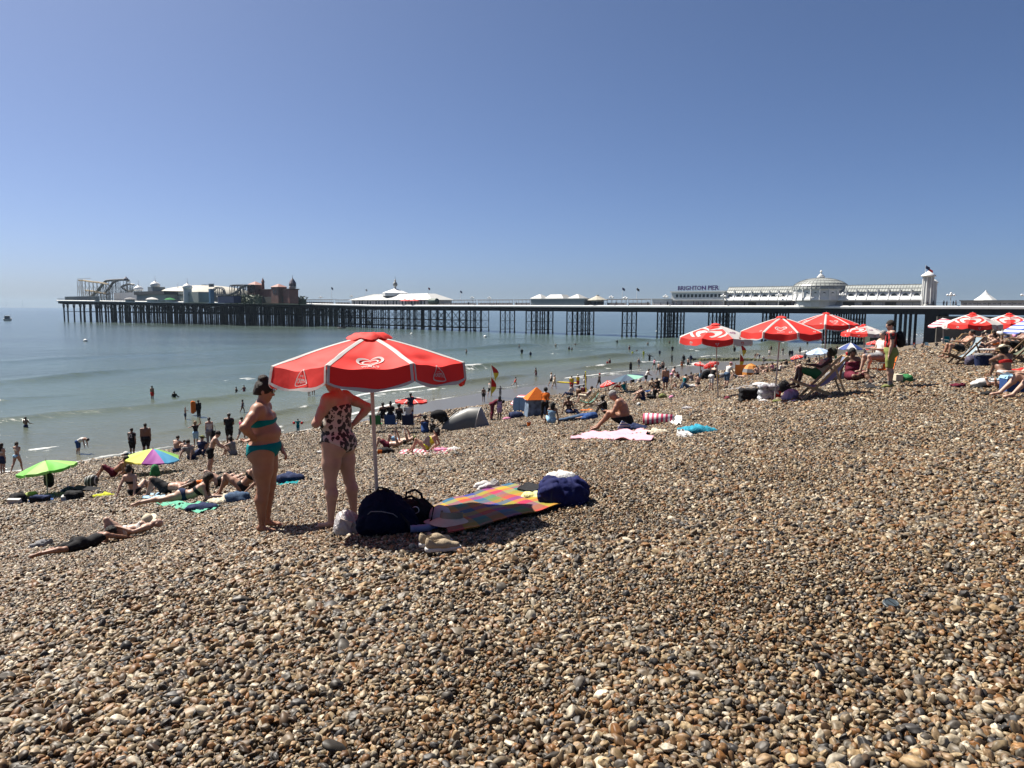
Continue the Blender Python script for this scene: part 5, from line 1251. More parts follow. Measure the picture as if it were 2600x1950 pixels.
def parasol(label, bx, by, hx, hy, Rpx, kind, n=8, rise=.30, val=.17, rot=None, tilt=(0, 0), group=None, dist=None, base=None, sag=.05, cap=True):
    p = base if base is not None else (G(bx, by) if dist is None else AT(bx, by, dist))
    Y = p.y; hub = AT(hx, hy, Y); Rr = Rpx / FPX * Y
    t = thing('beach_parasol', label, 'parasol', p, 0, group)
    hz_ = Vector((hub.x - p.x, 0, hub.z - p.z))
    MB().bar((0, 0, -.15), hz_ + Vector((0, 0, .02)), .019 * max(1, Y / 25), 8).build('pole', POLE, t)
    rs_ = rise * Rr; w = val * Rr
    toc = math.atan2(-p.x, -p.y) if False else math.atan2(-hub.y, -hub.x)
    rot = (toc - math.pi / n if rot is None else toc + rot) if kind is not K_BIG else toc + (rot or 0)
    Tm = Matrix.Rotation(tilt[0], 3, 'X') @ Matrix.Rotation(tilt[1], 3, 'Y')
    rdm = random.Random(int(hx * 7 + hy)); ph = [rdm.uniform(-.5, .5) for _ in range(n)]
    def P(i, u, v, off=0.0):
        a0 = rot + 2 * math.pi * i / n; a1 = a0 + 2 * math.pi / n
        vv = min(v, 1.0)
        e0 = Vector((math.cos(a0), math.sin(a0), 0)); e1 = Vector((math.cos(a1), math.sin(a1), 0))
        e = e0.lerp(e1, u); s4 = 4 * u * (1 - u)
        q = e * Rr * vv * (1 - .03 * s4 * vv); z = -rs_ * (vv ** 1.25) - sag * Rr * s4 * vv * (1 - .3 * vv) * (1 + ph[i % n])
        q.z = z
        q.z += .010 * Rr * math.sin(u * 11 + v * 9 + i * 2.3) * s4 * vv
        if kind.get('bigcap'): q -= Vector((e.x, e.y, .35)) * (.045 * Rr * s4 * math.exp(-((vv - .80) / .09) ** 2))
        if v > 1:
            dn = (v - 1); q.z -= dn * w * (1 - .12 * s4 * 0); q += e * dn * w * (.10 + .12 * math.sin(u * 9 + i * 2) * .4 + .1 * s4)
            q.z += .18 * w * dn * abs(2 * u - 1) ** 4
        if off:
            q = q + (Vector((e.x, e.y, 0)).normalized() * (1.0 if v > 1 else .3) + Vector((0, 0, 0 if v > 1 else 1))) * off
        return Tm @ q + hz_
    pan = kind['panels']; mats = []; 
    nu, nv = (10, 9) if not kind.get('bigcap') else (20, 24)
    mi = MB(); vl = MB(); mlist = []
    for i in range(n):
        c = pan[i % len(pan)]
        m_ = c['m']
        if m_ not in mlist: mlist.append(m_)
        mi.cm = mlist.index(m_); vl.cm = mi.cm
        g0 = [P(i, u / nu, v / nv) for v in range(nv + 1) for u in range(nu + 1)]
        fs = [(v * (nu + 1) + u, (v + 1) * (nu + 1) + u, (v + 1) * (nu + 1) + u + 1, v * (nu + 1) + u + 1) for v in range(nv) for u in range(nu)]
        mi.add(g0, fs)
        g1 = [P(i, .008 + .984 * u / nu, 1 + v / 4) for v in range(5) for u in range(nu + 1)]
        vl.add(g1, [(v * (nu + 1) + u, (v + 1) * (nu + 1) + u, (v + 1) * (nu + 1) + u + 1, v * (nu + 1) + u + 1) for v in range(4) for u in range(nu)])
    can = mi.build('canopy', mlist, t); bm_smooth(can)
    if val > 0: bm_smooth(vl.build('valance', mlist, t))
    if kind.get('trim'):
        tr = MB()
        tm = kind['trim']; wd = kind.get('trimw', .045)
        for i in range(n):
            for side in (0, 1):
                for k in range(16):
                    v0, v1 = k / 16, (k + 1) / 16
                    hw0, hw1 = min(.5, wd / max(v0, .09)), min(.5, wd / max(v1, .09))
                    us = (0.0, hw0, hw1, 0.0) if side == 0 else (1 - hw0, 1.0, 1.0, 1 - hw1)
                    if side == 0: q_ = [P(i, 0, v0, .004), P(i, 0, v1, .004), P(i, hw1, v1, .004), P(i, hw0, v0, .004)]
                    else: q_ = [P(i, 1 - hw0, v0, .004), P(i, 1 - hw1, v1, .004), P(i, 1, v1, .004), P(i, 1, v0, .004)]
                    tr.add(q_, [(0, 1, 2, 3)])
            if val > 0:
                for k in range(12):
                    u0, u1 = .008 + .984 * k / 12, .008 + .984 * (k + 1) / 12
                    tr.add([P(i, u0, 1.86, .005), P(i, u0, 2.0, .005), P(i, u1, 2.0, .005), P(i, u1, 1.86, .005)], [(0, 1, 2, 3)])
                for (ua, ub) in ((.008, .04), (.96, .992)):
                    for k in range(4):
                        v0, v1 = 1 + k / 4, 1 + (k + 1) / 4; tr.add([P(i, ua, v0, .005), P(i, ua, v1, .005), P(i, ub, v1, .005), P(i, ub, v0, .005)], [(0, 1, 2, 3)])
        tr.build('trim', tm, t)
    # marks on the panels; local mark plane: x across (m), y up from rim along the slope (m)
    slope = math.hypot(Rr * math.cos(math.pi / n), rs_); chord = 2 * Rr * math.sin(math.pi / n)
    def put(mb, i, polys, cx, cy, s):
        for poly in polys:
            pts = []
            for x, y in poly:
                X, Y_ = cx + x * s, cy + y * s
                if Y_ >= 0:
                    v = max(.02, 1 - Y_ / slope); u = .5 + X / (chord * v)
                else: v = 1 - Y_ / w; u = .5 + X / chord
                pts.append(P(i, min(max(u, 0), 1), v, .008))
            mb.add(pts, [tuple(range(len(pts)))])
    mk = {}
    for i in range(n):
        c = pan[i % len(pan)]
        for typ, col in c.get('marks', ()):
            mb = mk.setdefault(col, MB())
            if typ == 'hearts':
                for a, b in ((.50, .62), (.80, 1.0)):
                    put(mb, i, strip(heart(40, a), heart(40, b)), 0, slope * (.24 if not kind.get('bigcap') else .16), chord * .18)
                put(mb, i, text_polys("WALL'S", .5), 0, slope * (.07 if not kind.get('bigcap') else .02), chord * .13)
            elif typ == 'bigheart':   # one large heart printed across the seam of two panels
                for a, b in ((.40, .70), (.92, 1.20)):
                    for q in strip(heart(48, a), heart(48, b)):
                        if min(p_[1] for p_ in q) < -.30: continue
                        right = sum(p_[0] for p_ in q) >= 0; pts = []
                        for x, y in q:
                            X, Y_ = x * chord * .72, slope * .22 + y * chord * .60; v = max(.05, 1 - Y_ / slope); uu = X / (chord * v)
                            if v > 1: v = 1 + (v - 1) * slope / max(w, .01)
                            pts.append(P(i if right else (i - 1) % n, min(max(uu, 0), 1) if right else min(max(1 + uu, 0), 1), min(v, 1.95), .008))
                        mb.add(pts, [tuple(range(len(pts)))])
            elif typ == 'smallheart': put(mb, i, strip(heart(20, .55), heart(20, .95)), 0, -w * .62, w * .30)
            elif typ == 'sideheart':
                put(mb, i, strip(heart(20, .6), heart(20, .95)), chord * .28, slope * .07, chord * .05)
            elif typ == 'badge': put(mb, i, strip([(x * .6, y * .4) for x, y in heart(24, 1)], [(x * 1.0, y * .7) for x, y in heart(24, 1)]), chord * .02, slope * .35, chord * .14)
            elif typ == 'plastic':
                tri = lambda s: [(s * (math.sin(u) - .26 * math.sin(2 * u)) * 1.0, s * (math.cos(u) + .26 * math.cos(2 * u)) * .95) for u in np.linspace(0, 2 * math.pi, 37)]
                put(mb, i, strip(tri(.86), tri(1.0)), chord * c.get('px', 0), -w * .42, w * .42)
                put(mb, i, text_polys('PLASTIC', .50), chord * c.get('px', 0), -w * .55, w * .42)
                put(mb, i, text_polys('100%', .26) + [[(x, y - .28) for x, y in q] for q in text_polys('RECYCLED', .22)], chord * c.get('px', 0), -w * .33, w * .42)
    for col, mb in mk.items(): mb.build('printed_mark', col, t)
    if cap:
        cm = kind.get('cap', pan[0]['m']); f = MB(); nn_ = 24
        pr2 = [(.215, -.035), (.19, -.005), (.14, .022), (.06, .034), (.001, .036)] if kind.get('bigcap') else [(.13, -.01), (.10, .018), (.03, .035), (.001, .036)]
        vs = []
        for k in range(nn_):
            a = 2 * math.pi * k / nn_
            for j, (r, z) in enumerate(pr2):
                rf = 1 + (.10 * math.sin(4 * a + .5) if j < 3 else 0); zz_ = z + (.014 * math.sin(6 * a + j) if kind.get('bigcap') and j < 3 else 0)
                vs.append(Tm @ Vector((r * rf * Rr * math.cos(a), r * rf * Rr * math.sin(a), zz_ * Rr)) + hz_)
        m = len(pr2); f.add(vs, [(i * m + j, ((i + 1) % nn_) * m + j, ((i + 1) % nn_) * m + j + 1, i * m + j + 1) for i in range(nn_) for j in range(m - 1)])
        bm_smooth(f.build('vent_cap', cm, t))
    MB().bar(hz_ + Vector((0, 0, .02 * Rr)), hz_ + Vector((0, 0, .075 * Rr)), .012 * max(1, Y / 25), 6, .006).build('tip', POLE, t) if not kind.get('bigcap') else None
    rb = MB()
    for i in range(n):
        rb.bar(P(i, 0, .04, -.01), P(i, 0, 1.0, -.012), .006, 4); rb.bar(hz_ - Vector((0, 0, rs_ * 1.25)), P(i, 0, .5, -.012), .005, 4)
    rb.build('rib_frame', POLE, t)
    return t
def bm_smooth(o): o.data.polygons.foreach_set('use_smooth', [True] * len(o.data.polygons))
K_SMALL = dict(panels=[dict(m=RED, marks=(('hearts', WHC), ('sideheart', WHC))), dict(m=RED, marks=(('sideheart', WHC),))], trim=WHC, cap=RED)
_r = dict(m=RED, marks=(('smallheart', WHC),)); _w = dict(m=WHC, marks=(('badge', mat('badge_purple', (.25, .05, .16), .7)), ('smallheart', RED)))
_h = dict(m=RED, marks=(('bigheart', WHC), ('smallheart', WHC)))
K_BIG = dict(panels=[_h, _w, _w, _r, _h, _w, _w, _r], cap=RED)
K_NEAR = dict(panels=[dict(m=RED, marks=(('hearts', WHC),)), dict(m=RED, px=-.02, marks=(('plastic', WHC),)), dict(m=RED, marks=(('hearts', WHC),)), dict(m=RED), dict(m=RED), dict(m=RED), dict(m=RED), dict(m=RED, px=.05, marks=(('plastic', WHC),))], trim=WHC, trimw=.040, cap=RED, bigcap=True)
def K_plain(*cs): return dict(panels=[dict(m=ccol(c)) for c in cs], cap=ccol(cs[0]))
def K_stripe(c1, c2, sc):
    nm = 'canopy_stripe_%d' % len(_mats); m = stripes(nm, c1, c2, sc, 2); return dict(panels=[dict(m=m)], cap=ccol(c2))

near_base = G(962, 1336)
NEAR = parasol('large red parasol with white seams shading the two standing women', 962, 1326, 938, 853, 248, K_NEAR, rise=.29, val=.195, sag=.06, tilt=(R(-4), R(-1.5)), base=near_base)
GP = 'red and white heart parasols planted on the beach'
parasol('red and white big heart parasol, leftmost of the three overlapping ones', 1824, 1013, 1817, 824, 94, K_BIG, rise=.34, group=GP, rot=-.33)
parasol('red parasol with a small double heart in front, middle of three overlapping ones', 1966, 1020, 1984, 806, 104, K_SMALL, rise=.34, group=GP, rot=-.393)
parasol('red parasol with one white seam facing front, rearmost of three overlapping ones', 2093, 934, 2098, 796, 77, K_SMALL, rise=.34, group=GP, rot=-.02)
parasol('small red and white heart parasol just left of the man in the red football shirt', 2195, 900, 2193, 825, 52, K_BIG, rise=.38, group=GP, rot=-.6, dist=41)
parasol('red and white big heart parasol over the deckchairs at right', 2472, 878, 2470, 796, 66, K_BIG, rise=.40, group=GP, rot=-.12, dist=30)
parasol('red and white heart parasol second from the right edge', 2566, 878, 2562, 797, 62, K_BIG, rise=.38, group=GP, rot=.08, dist=33)
parasol('small red parasol with white seams above the seated group beside the grey tent', 1046, 1062, 1044, 1008, 44, K_SMALL, rise=.22, val=.10, group=GP)
parasol('red heart parasol half hidden behind the navy umbrella', 1546, 995, 1542, 967, 24, K_SMALL, rise=.3, group=GP, dist=62, tilt=(0, R(-18)))
parasol('pale red heart parasol lying low beside the two walking women, left of two', 1779, 945, 1778, 919, 20, K_BIG, rise=.35, group=GP, dist=68, tilt=(0, R(10)))
parasol('red and white parasol low beside the two walking women, right of two', 1806, 950, 1803, 919, 21, K_SMALL, rise=.35, group=GP, dist=66, tilt=(R(-20), R(-14)))
parasol('tiny red parasol beyond the bathers at the tideline, under the striped parasols', 2020, 935, 2022, 901, 17, K_SMALL, rise=.35, group=GP, dist=66, tilt=(0, R(-14)))
parasol('tiny red parasol behind the man in the red football shirt, upper of two', 2221, 905, 2221, 865, 21, K_SMALL, rise=.32, group=GP, dist=72)
parasol('tiny red parasol behind the man in the red football shirt, lower of two', 2216, 900, 2216, 880, 17, K_SMALL, rise=.32, group=GP, dist=60)
GQ = 'plain and striped parasols on the beach'
parasol('bright green parasol with light and dark panels at the far left', 121, 1258, 115, 1169, 69, K_plain((.16, .60, .06), (.38, .75, .16)), rise=.30, val=.10, group=GQ, rot=.05, tilt=(0, R(-9)), cap=False)
parasol('rainbow parasol with blue, green, yellow and purple panels', 388, 1203, 388, 1139, 68, K_plain((.10, .45, .75), (.35, .70, .15), (.80, .75, .06), (.45, .06, .40), (.10, .40, .75), (.5, .75, .1), (.8, .7, .06), (.4, .06, .4)), rise=.36, val=.05, group=GQ, rot=.4, tilt=(0, R(4)), cap=False)
parasol('navy umbrella with a pale green patch, tilted over the sunbathers', 1590, 1000, 1590, 951, 46, K_plain((.02, .06, .12), (.30, .62, .48), (.015, .04, .12), (.02, .06, .12), (.02, .06, .12), (.02, .06, .12), (.03, .08, .14), (.03, .09, .15)), rise=.22, val=0, group=GQ, tilt=(0, R(-12)), dist=58, cap=False)
parasol('pink and white striped parasol leaning against a blue bodyboard', 1330, 1050, 1318, 1003, 31, K_stripe((.70, .60, .60), (.55, .10, .14), 9), rise=.45, val=.04, group=GQ, dist=47, tilt=(0, R(-20)), cap=False)
parasol('blue and white panelled parasol with big segments behind the seated woman in a pink dress', 2160, 925, 2160, 870, 30, K_plain((.72, .73, .74), (.03, .07, .30)), rise=.5, val=.05, group=GQ, dist=54, cap=False, rot=-.3)
parasol('pale blue striped parasol over sunbathers behind the deckchair', 2084, 935, 2078, 883, 33, K_stripe((.55, .62, .70), (.16, .28, .50), 12), rise=.38, val=.05, group=GQ, dist=52, tilt=(0, R(-6)), cap=False)
parasol('pink and white striped parasol in front of the stone groyne', 2396, 878, 2394, 808, 37, K_stripe((.74, .66, .66), (.50, .08, .12), 7), rise=.45, val=.05, group=GQ, dist=43, tilt=(0, R(-8)), cap=False)
parasol('blue and white striped parasol cut by the right edge of the picture', 2622, 880, 2622, 806, 66, K_stripe((.70, .72, .76), (.05, .10, .42), 8), rise=.48, val=.05, group=GQ, dist=25, tilt=(0, R(-4)), cap=False)

# ---------------------------------------------------------------- builders for things on the beach
WOOD = mat('pale_wood', (.42, .27, .13), .55, var=.15, vscale=12)
WOODD = mat('brown_wood', (.20, .115, .055), .6, var=.15, vscale=12)
WPL = mat('white_plastic', (.74, .74, .72), .35)
def yaw_cam(p): return 0.0
def blob(label, name, cat, px, py, size, col, rot=0.0, seed=0, group=None, parts=(), h=.02, at=None, noise=.02, lift=0.0, part='fabric', boxy=0):
    """soft lumpy thing: list of ellipsoids inside size (w, d, h)"""
    p = at if at is not None else G(px, py); w, d_, hh = size
    t = thing(name, label, cat, (p.x, p.y, p.z + lift), rot, group); f = Field(); rd = random.Random(seed + int(px * 3 + py))
    if boxy:
        r_ = boxy; X_, Y_ = w / 2 - r_, d_ / 2 - r_
        for sx in (-1, 1):
            for sy in (-1, 1): f.cone((sx * X_, sy * Y_, r_ * .6), (sx * X_ * .92, sy * Y_ * .85, hh - r_), r_, r_ * .9, .05)
            f.cone((sx * X_ * .92, -Y_ * .85, hh - r_), (sx * X_ * .92, Y_ * .85, hh - r_), r_, r_, .05)
        for zz in (r_ * .6, hh * .5, hh - r_):
            for yy in (-1, -.4, .4, 1): f.cone((-X_, yy * Y_ * .95, zz), (X_, yy * Y_ * .95, zz), r_, r_, .06)
    for k in range(7 if not boxy else 0):
        f.ell((rd.uniform(-.28, .28) * w, rd.uniform(-.2, .2) * d_, hh * rd.uniform(.2, .6)), (w * rd.uniform(.2, .36), d_ * rd.uniform(.26, .42), hh * rd.uniform(.3, .46)), None, min(w, hh) * .25)
    f.ell((0, 0, hh * .22), (w * .5, d_ * .5, hh * .3), None, .04)
    h_ = max(h, w / 40)
    o = link(part, f.mesh(part, h_, noise=noise, nscale=14 / max(w, .2) * .6, ridge=(.022 if boxy > .1 else .012 if boxy else .0), cuts=[((0, 0, -.01), (0, 0, -1))]), None, t); objmat(o, C_(col) if isinstance(col, str) else col)
    for nm, fn, cc in parts:
        mb = MB(); fn(mb); mb.build(nm, C_(cc) if isinstance(cc, str) else cc, t)
    return t
def straps(w, d_, hh, r=.012):
    def fn(mb):
        for y in (-.35, .35): mb.tube([(-w * .25, y * d_, hh * .72), (-w * .22, y * d_ * 1.2, hh * .98), (w * .02, y * d_ * 1.3, hh * 1.08), (w * .2, y * d_ * 1.25, hh * .95), (w * .25, y * d_, hh * .75)], r, 5)
    return fn
def seam(w, d_, hh):
    def fn(mb): mb.tube([(-w * .45, -d_ * .38, hh * .45), (0, -d_ * .54, hh * .6), (w * .45, -d_ * .38, hh * .45)], .006, 4)
    return fn
def cloth_sheet(label, name, cat, quad, col, fold=.012, n=36, th=.008, at=None, group=None, lift=.022, seed=0, wav=6.0, edge=.02):
    """cloth lying on the shingle between four picture corners"""
    P4 = [G(*q) if not isinstance(q, Vector) else q for q in quad]; c = sum(P4, Vector()) / 4
    t = thing(name, label, cat, c, 0, group); U_, V_ = np.meshgrid(np.linspace(0, 1, n), np.linspace(0, 1, n), indexing='ij')
    A_ = [np.array(p) for p in P4]; eu = edge * np.sin(V_ * 13 + seed); ev = edge * np.sin(U_ * 11 + seed * 2)
    Uq = U_ + eu * (2 * U_ - 1); Vq = V_ + ev * (2 * V_ - 1)
    X = sum(w_[..., None] * a for w_, a in zip(((1 - Uq) * (1 - Vq), Uq * (1 - Vq), Uq * Vq, (1 - Uq) * Vq), A_))
    Z = ground(X[..., 0], X[..., 1]) + lift + fold * (2.2 * np.abs(fbm(U_ * wav + seed, V_ * wav * .6 + seed, 3)) + .3 * np.sin(U_ * 17 + 6 * vnoise(V_ * 3, U_ * 2)))
    top = np.stack([X[..., 0] - c.x, X[..., 1] - c.y, Z - c.z], -1).reshape(-1, 3); bot = top - np.array([0, 0, th])
    i = np.arange(n * n).reshape(n, n); q = np.stack([i[:-1, :-1], i[1:, :-1], i[1:, 1:], i[:-1, 1:]], -1).reshape(-1, 4)
    rim = np.concatenate([i[:, 0], i[-1, 1:], i[::-1, -1][1:], i[0, ::-1][1:-1]]); rq = np.stack([rim, np.roll(rim, -1), np.roll(rim, -1) + n * n, rim + n * n], -1)
    me = npmesh('cloth', np.concatenate([top, bot]), np.concatenate([q, q[:, ::-1] + n * n, rq]))
    uv = me.uv_layers.new(name='UVMap'); li = np.empty(len(me.loops), np.int32); me.loops.foreach_get('vertex_index', li)
    UVv = np.concatenate([np.stack([U_, V_], -1).reshape(-1, 2)] * 2); uv.data.foreach_set('uv', UVv[li].ravel().astype(np.float32))
    o = link('cloth', me, None, t); objmat(o, C_(col) if isinstance(col, str) else col); return t
def shoe(mb_u, mb_s, L_=.28):
    pass
def shoes(label, px, py, yaw, col, sole='white', gap=.13, L_=.28, high=False, group=None, name='shoes', lift=.01, accent=None):
    p = G(px, py); t = thing(name, label, 'shoes', (p.x, p.y, p.z + lift), 0, group); k = L_ / .28
    for s_, yo in ((-1, yaw), (1, yaw + .25)):
        f = Field(); f.cone((0, -.09, .05), (0, .02, .052), .042, .045, .03); f.cone((0, .02, .045), (0, .12, .035), .043, .034, .03); f.ell((0, -.10, .085), (.034, .035, .045), None, .03)
        cv = Field(); cv.ell((0, -.066, .125), (.030, .056, .085), None, .01)
        me = f.mesh('upper', .005, cuts=[((0, 0, .030), (0, 0, -1))], carve=cv)
        g = Field(); g.cone((0, -.10, .02), (0, .02, .02), .044, .044, .02); g.cone((0, .02, .02), (0, .13, .018), .044, .038, .02)
        ms = g.mesh('sole', .006, cuts=[((0, 0, .034), (0, 0, 1)), ((0, 0, .0), (0, 0, -1))])
        M_ = Matrix.Translation((s_ * gap / 2 * math.cos(yaw), -s_ * gap / 2 * math.sin(yaw), 0)) @ Matrix.Rotation(-yo, 4, 'Z') @ Matrix.Scale(k, 4)
        q = MB()
        for j in range(4): q.bar((-.02, .01 + .018 * j, .092 - .008 * j), (.02, .02 + .018 * j, .092 - .008 * j), .004, 4)
        sh = bpy.data.objects.new('shoe', None); COL.objects.link(sh); sh.parent = t; sh.matrix_local = M_; sh['label'] = ('left' if s_ < 0 else 'right') + ' shoe of the pair'
        o = link('upper', me, None, sh); objmat(o, C_(col)); o = link('sole', ms, None, sh); objmat(o, C_(sole)); q.build('laces', C_(accent or sole), sh)
    return t
def deckchair(label, px, py, yaw, c1, c2, s=1.0, at=None, group='wooden deckchairs with striped slings', wood=None, dist=None, sc=14.0):
    p = at if at is not None else (G(px, py) if dist is None else AT(px, py, dist)); t = thing('deckchair', label, 'deckchair', p, -yaw, group); t.scale = (s, s, s); wd = wood or WOOD
    # faces +Y ; back frame leans to -Y
    q = MB()
    for x in (-.29, .29):
        q.box((x, -.05, .46), (.03, .05, 1.28), Matrix.Rotation(R(-48), 3, 'X') @ Matrix.Rotation(math.pi, 3, 'X') if False else Matrix.Rotation(R(42), 3, 'X'))
    q.bar((-.3, -.48, .93), (.3, -.48, .93), .016, 6); q.bar((-.3, .38, -.01 + .02), (.3, .38, .01), .016, 6); q.build('back_frame', wd, t)
    q = MB()
    for x in (-.255, .255): q.box((x, .06, .20), (.03, .05, 1.12), Matrix.Rotation(R(-70), 3, 'X'))
    q.bar((-.26, .57, .39), (.26, .57, .39), .016, 6); q.bar((-.26, -.46, .02), (.26, -.46, .02), .016, 6); q.build('seat_frame', wd, t)
    q = MB()
    for x in (-.32, .32): q.box((x, -.38, .35), (.025, .04, .86), Matrix.Rotation(R(-22), 3, 'X'))
    q.bar((-.33, -.55, 0), (.33, -.55, 0), .014, 6); q.build('prop_frame', wd, t)
    n_ = 16; vs = []
    for k in range(n_ + 1):
        u = k / n_; y = -.48 + 1.05 * u; z = .94 + (.38 - .94) * u - .42 * math.sin(math.pi * u ** .8) * (1 - .15 * u)
        vs += [(-.235, y, z), (.235, y, z)]
    q = MB(); q.add(vs, [(2 * k, 2 * k + 1, 2 * k + 3, 2 * k + 2) for k in range(n_)]); nm = 'sling_%s' % (str(c1) + str(c2))
    o = q.build('sling', stripes(nm, c1, c2, sc), t); bm_smooth(o); return t
def lounger_chair(label, px, py, yaw, col, at=None, dist=None, s=1.0):
    p = at if at is not None else (G(px, py) if dist is None else AT(px, py, dist)); t = thing('camping_chair', label, 'chair', p, -yaw, 'folding beach chairs'); t.scale = (s,) * 3
    q = MB()
    for x in (-.27, .27):
        q.bar((x, .28, 0), (x * .9, -.24, .44), .012, 5); q.bar((x, -.26, 0), (x * .9, .25, .44), .012, 5); q.bar((x * 1.05, -.24, .42), (x * 1.05, -.38, .95), .012, 5); q.bar((x * 1.05, .25, .44), (x * 1.05, .22, .63), .011, 5); q.bar((x * 1.05, .24, .64), (x * 1.05, -.3, .66), .016, 5)
    q.bar((-.27, .28, 0), (.27, -.24, .02), .01, 5); q.bar((.27, .28, 0), (-.27, -.24, .02), .01, 5); q.build('frame', STEEL, t)
    q = MB(); q.add([(-.27, -.24, .44), (.27, -.24, .44), (.27, .26, .46), (-.27, .26, .46), (0, 0, .39)], [(0, 1, 4), (1, 2, 4), (2, 3, 4), (3, 0, 4)]); q.build('seat', C_(col), t)
    q = MB(); q.add([(-.28, -.24, .44), (.28, -.24, .44), (.28, -.38, .95), (-.28, -.38, .95)], [(0, 1, 2, 3)]); q.build('backrest', C_(col), t); return t
def cooler(label, px, py, yaw, s, body, lid, at=None, round_=False):
    p = at or G(px, py); t = thing('cool_box', label, 'cool box', p, -yaw); w, d_, h = s
    if round_:
        MB().lathe([(0, 0), (w * .42, 0), (w * .5, h * .85), (0, h * .85)], 20).build('body', body, t, smooth=False); MB().lathe([(w * .52, h * .853), (w * .52, h * .93), (w * .44, h), (0, h)], 20).build('lid', lid, t)
    else:
        MB().box((0, 0, h * .4), (w, d_, h * .8), None, 1.08).build('body', body, t); MB().box((0, 0, h * .88), (w * 1.12, d_ * 1.12, h * .15), None, .9).build('lid', lid, t)
    MB().tube([(-w * .5, 0, h * .7), (-w * .56, -d_ * .3, h * .9), (-w * .3, -d_ * .45, h * 1.05), (w * .3, -d_ * .45, h * 1.05), (w * .56, -d_ * .3, h * .9), (w * .5, 0, h * .7)], .012, 5).build('handle', lid, t); return t
def ball(label, px, py, r, cs):
    p = G(px, py); t = thing('beach_ball', label, 'ball', (p.x, p.y, p.z + r), .4); t.rotation_euler = (.6, .3, .4)
    for k in range(6):
        q = MB(); n1, n2 = 5, 10; vs = []
        for i in range(n1 + 1):
            a = (k + i / n1) * math.pi / 3
            for j in range(n2 + 1): b = math.pi * j / n2; vs.append((r * math.sin(b) * math.cos(a), r * math.sin(b) * math.sin(a), r * math.cos(b)))
        q.add(vs, [(i * (n2 + 1) + j, i * (n2 + 1) + j + 1, (i + 1) * (n2 + 1) + j + 1, (i + 1) * (n2 + 1) + j) for i in range(n1) for j in range(n2)]); bm_smooth(q.build('panel', C_(cs[k % len(cs)]), t))
    return t
def hat_on_ground(label, px, py, kind, col, yaw=0.0, s=1.0, lift=.0, tilt=0.0, band=None):
    p = G(px, py); t = thing({'cap': 'cap', 'visor': 'sun_visor', 'sunhat': 'sun_hat'}[kind], label, 'hat', (p.x, p.y, p.z + lift), -yaw); t.scale = (s,) * 3; t.rotation_euler = (tilt, 0, -yaw)
    if kind == 'cap':
        f = Field(); f.ell((0, 0, .03), (.092, .10, .095)); cv = Field(); cv.ell((0, 0, .02), (.086, .094, .086))
        o = link('crown', f.mesh('crown', .006, cuts=[((0, 0, .02), (0, 0, -1))], carve=cv, noise=.006, nscale=16), None, t); objmat(o, C_(col))
        g = Field(); g.ell((0, .13, .022), (.075, .085, .007)); o = link('peak', g.mesh('peak', .005, noise=.003), None, t); objmat(o, C_(col))
    elif kind == 'visor':
        n_ = 28; q = MB(); vs = []
        for k in range(n_ + 1):
            a = math.pi * (-.08 + 1.16 * k / n_); w_ = .11 * math.sin(math.pi * k / n_) ** .6 + .004
            vs += [(.095 * math.cos(a), .105 * math.sin(a), .05), ((.095 + w_) * math.cos(a), (.105 + w_) * math.sin(a), .05 - w_ * .42)]
        q.add(vs, [(2 * k, 2 * k + 1, 2 * k + 3, 2 * k + 2) for k in range(n_)]); bm_smooth(q.build('peak', C_(col), t))
        q = MB(); vs = []
        for k in range(n_ + 1):
            a = math.pi * (-.12 + 1.24 * k / n_); vs += [(.095 * math.cos(a), .105 * math.sin(a), .05), (.09 * math.cos(a), .10 * math.sin(a), .10)]
        q.add(vs, [(2 * k, 2 * k + 1, 2 * k + 3, 2 * k + 2) for k in range(n_)]); bm_smooth(q.build('band', C_(band or col), t))
    else:
        f = Field(); f.ell((0, 0, .05), (.09, .1, .08)); f.ell((0, 0, .012), (.17, .18, .012), None, .02); o = link('crown', f.mesh('crown', .008, noise=.006, nscale=14, cuts=[((0, 0, 0), (0, 0, -1))]), None, t); objmat(o, C_(col))
    return t

# plaid blanket
m = mat('plaid_cloth', (.3, .2, .2), .9); n = m.node_tree.nodes; l = m.node_tree.links; b = n["Principled BSDF"]
tc = n.new("ShaderNodeTexCoord"); sp = n.new("ShaderNodeSeparateXYZ"); l.new(tc.outputs["UV"], sp.inputs[0]); rs_ = []
c6 = [(.50, .03, .10), (.55, .38, .03), (.02, .20, .18), (.50, .15, .03), (.03, .05, .30), (.14, .20, .04)]
for k, ax in enumerate((0, 1)):
    mu = n.new("ShaderNodeMath"); mu.operation = 'MULTIPLY'; mu.inputs[1].default_value = 1.5 if ax == 0 else 1.9; l.new(sp.outputs[ax], mu.inputs[0]); fr = n.new("ShaderNodeMath"); fr.operation = 'FRACT'; l.new(mu.outputs[0], fr.inputs[0])
    rp = n.new("ShaderNodeValToRGB"); cc = c6 if k == 0 else [c6[j] for j in (4, 1, 0, 2, 5, 3)]; ramp(rp, [(j / 6, cc[j]) for j in range(6)], 'CONSTANT'); l.new(fr.outputs[0], rp.inputs[0]); rs_.append(rp)
mx = n.new("ShaderNodeMix"); mx.data_type = 'RGBA'; mx.inputs[0].default_value = .5; l.new(rs_[0].outputs[0], mx.inputs[6]); l.new(rs_[1].outputs[0], mx.inputs[7])
hs = n.new("ShaderNodeHueSaturation"); hs.inputs["Saturation"].default_value = 1.1; hs.inputs["Value"].default_value = .50; l.new(mx.outputs[2], hs.inputs["Color"]); l.new(hs.outputs[0], b.inputs["Base Color"])
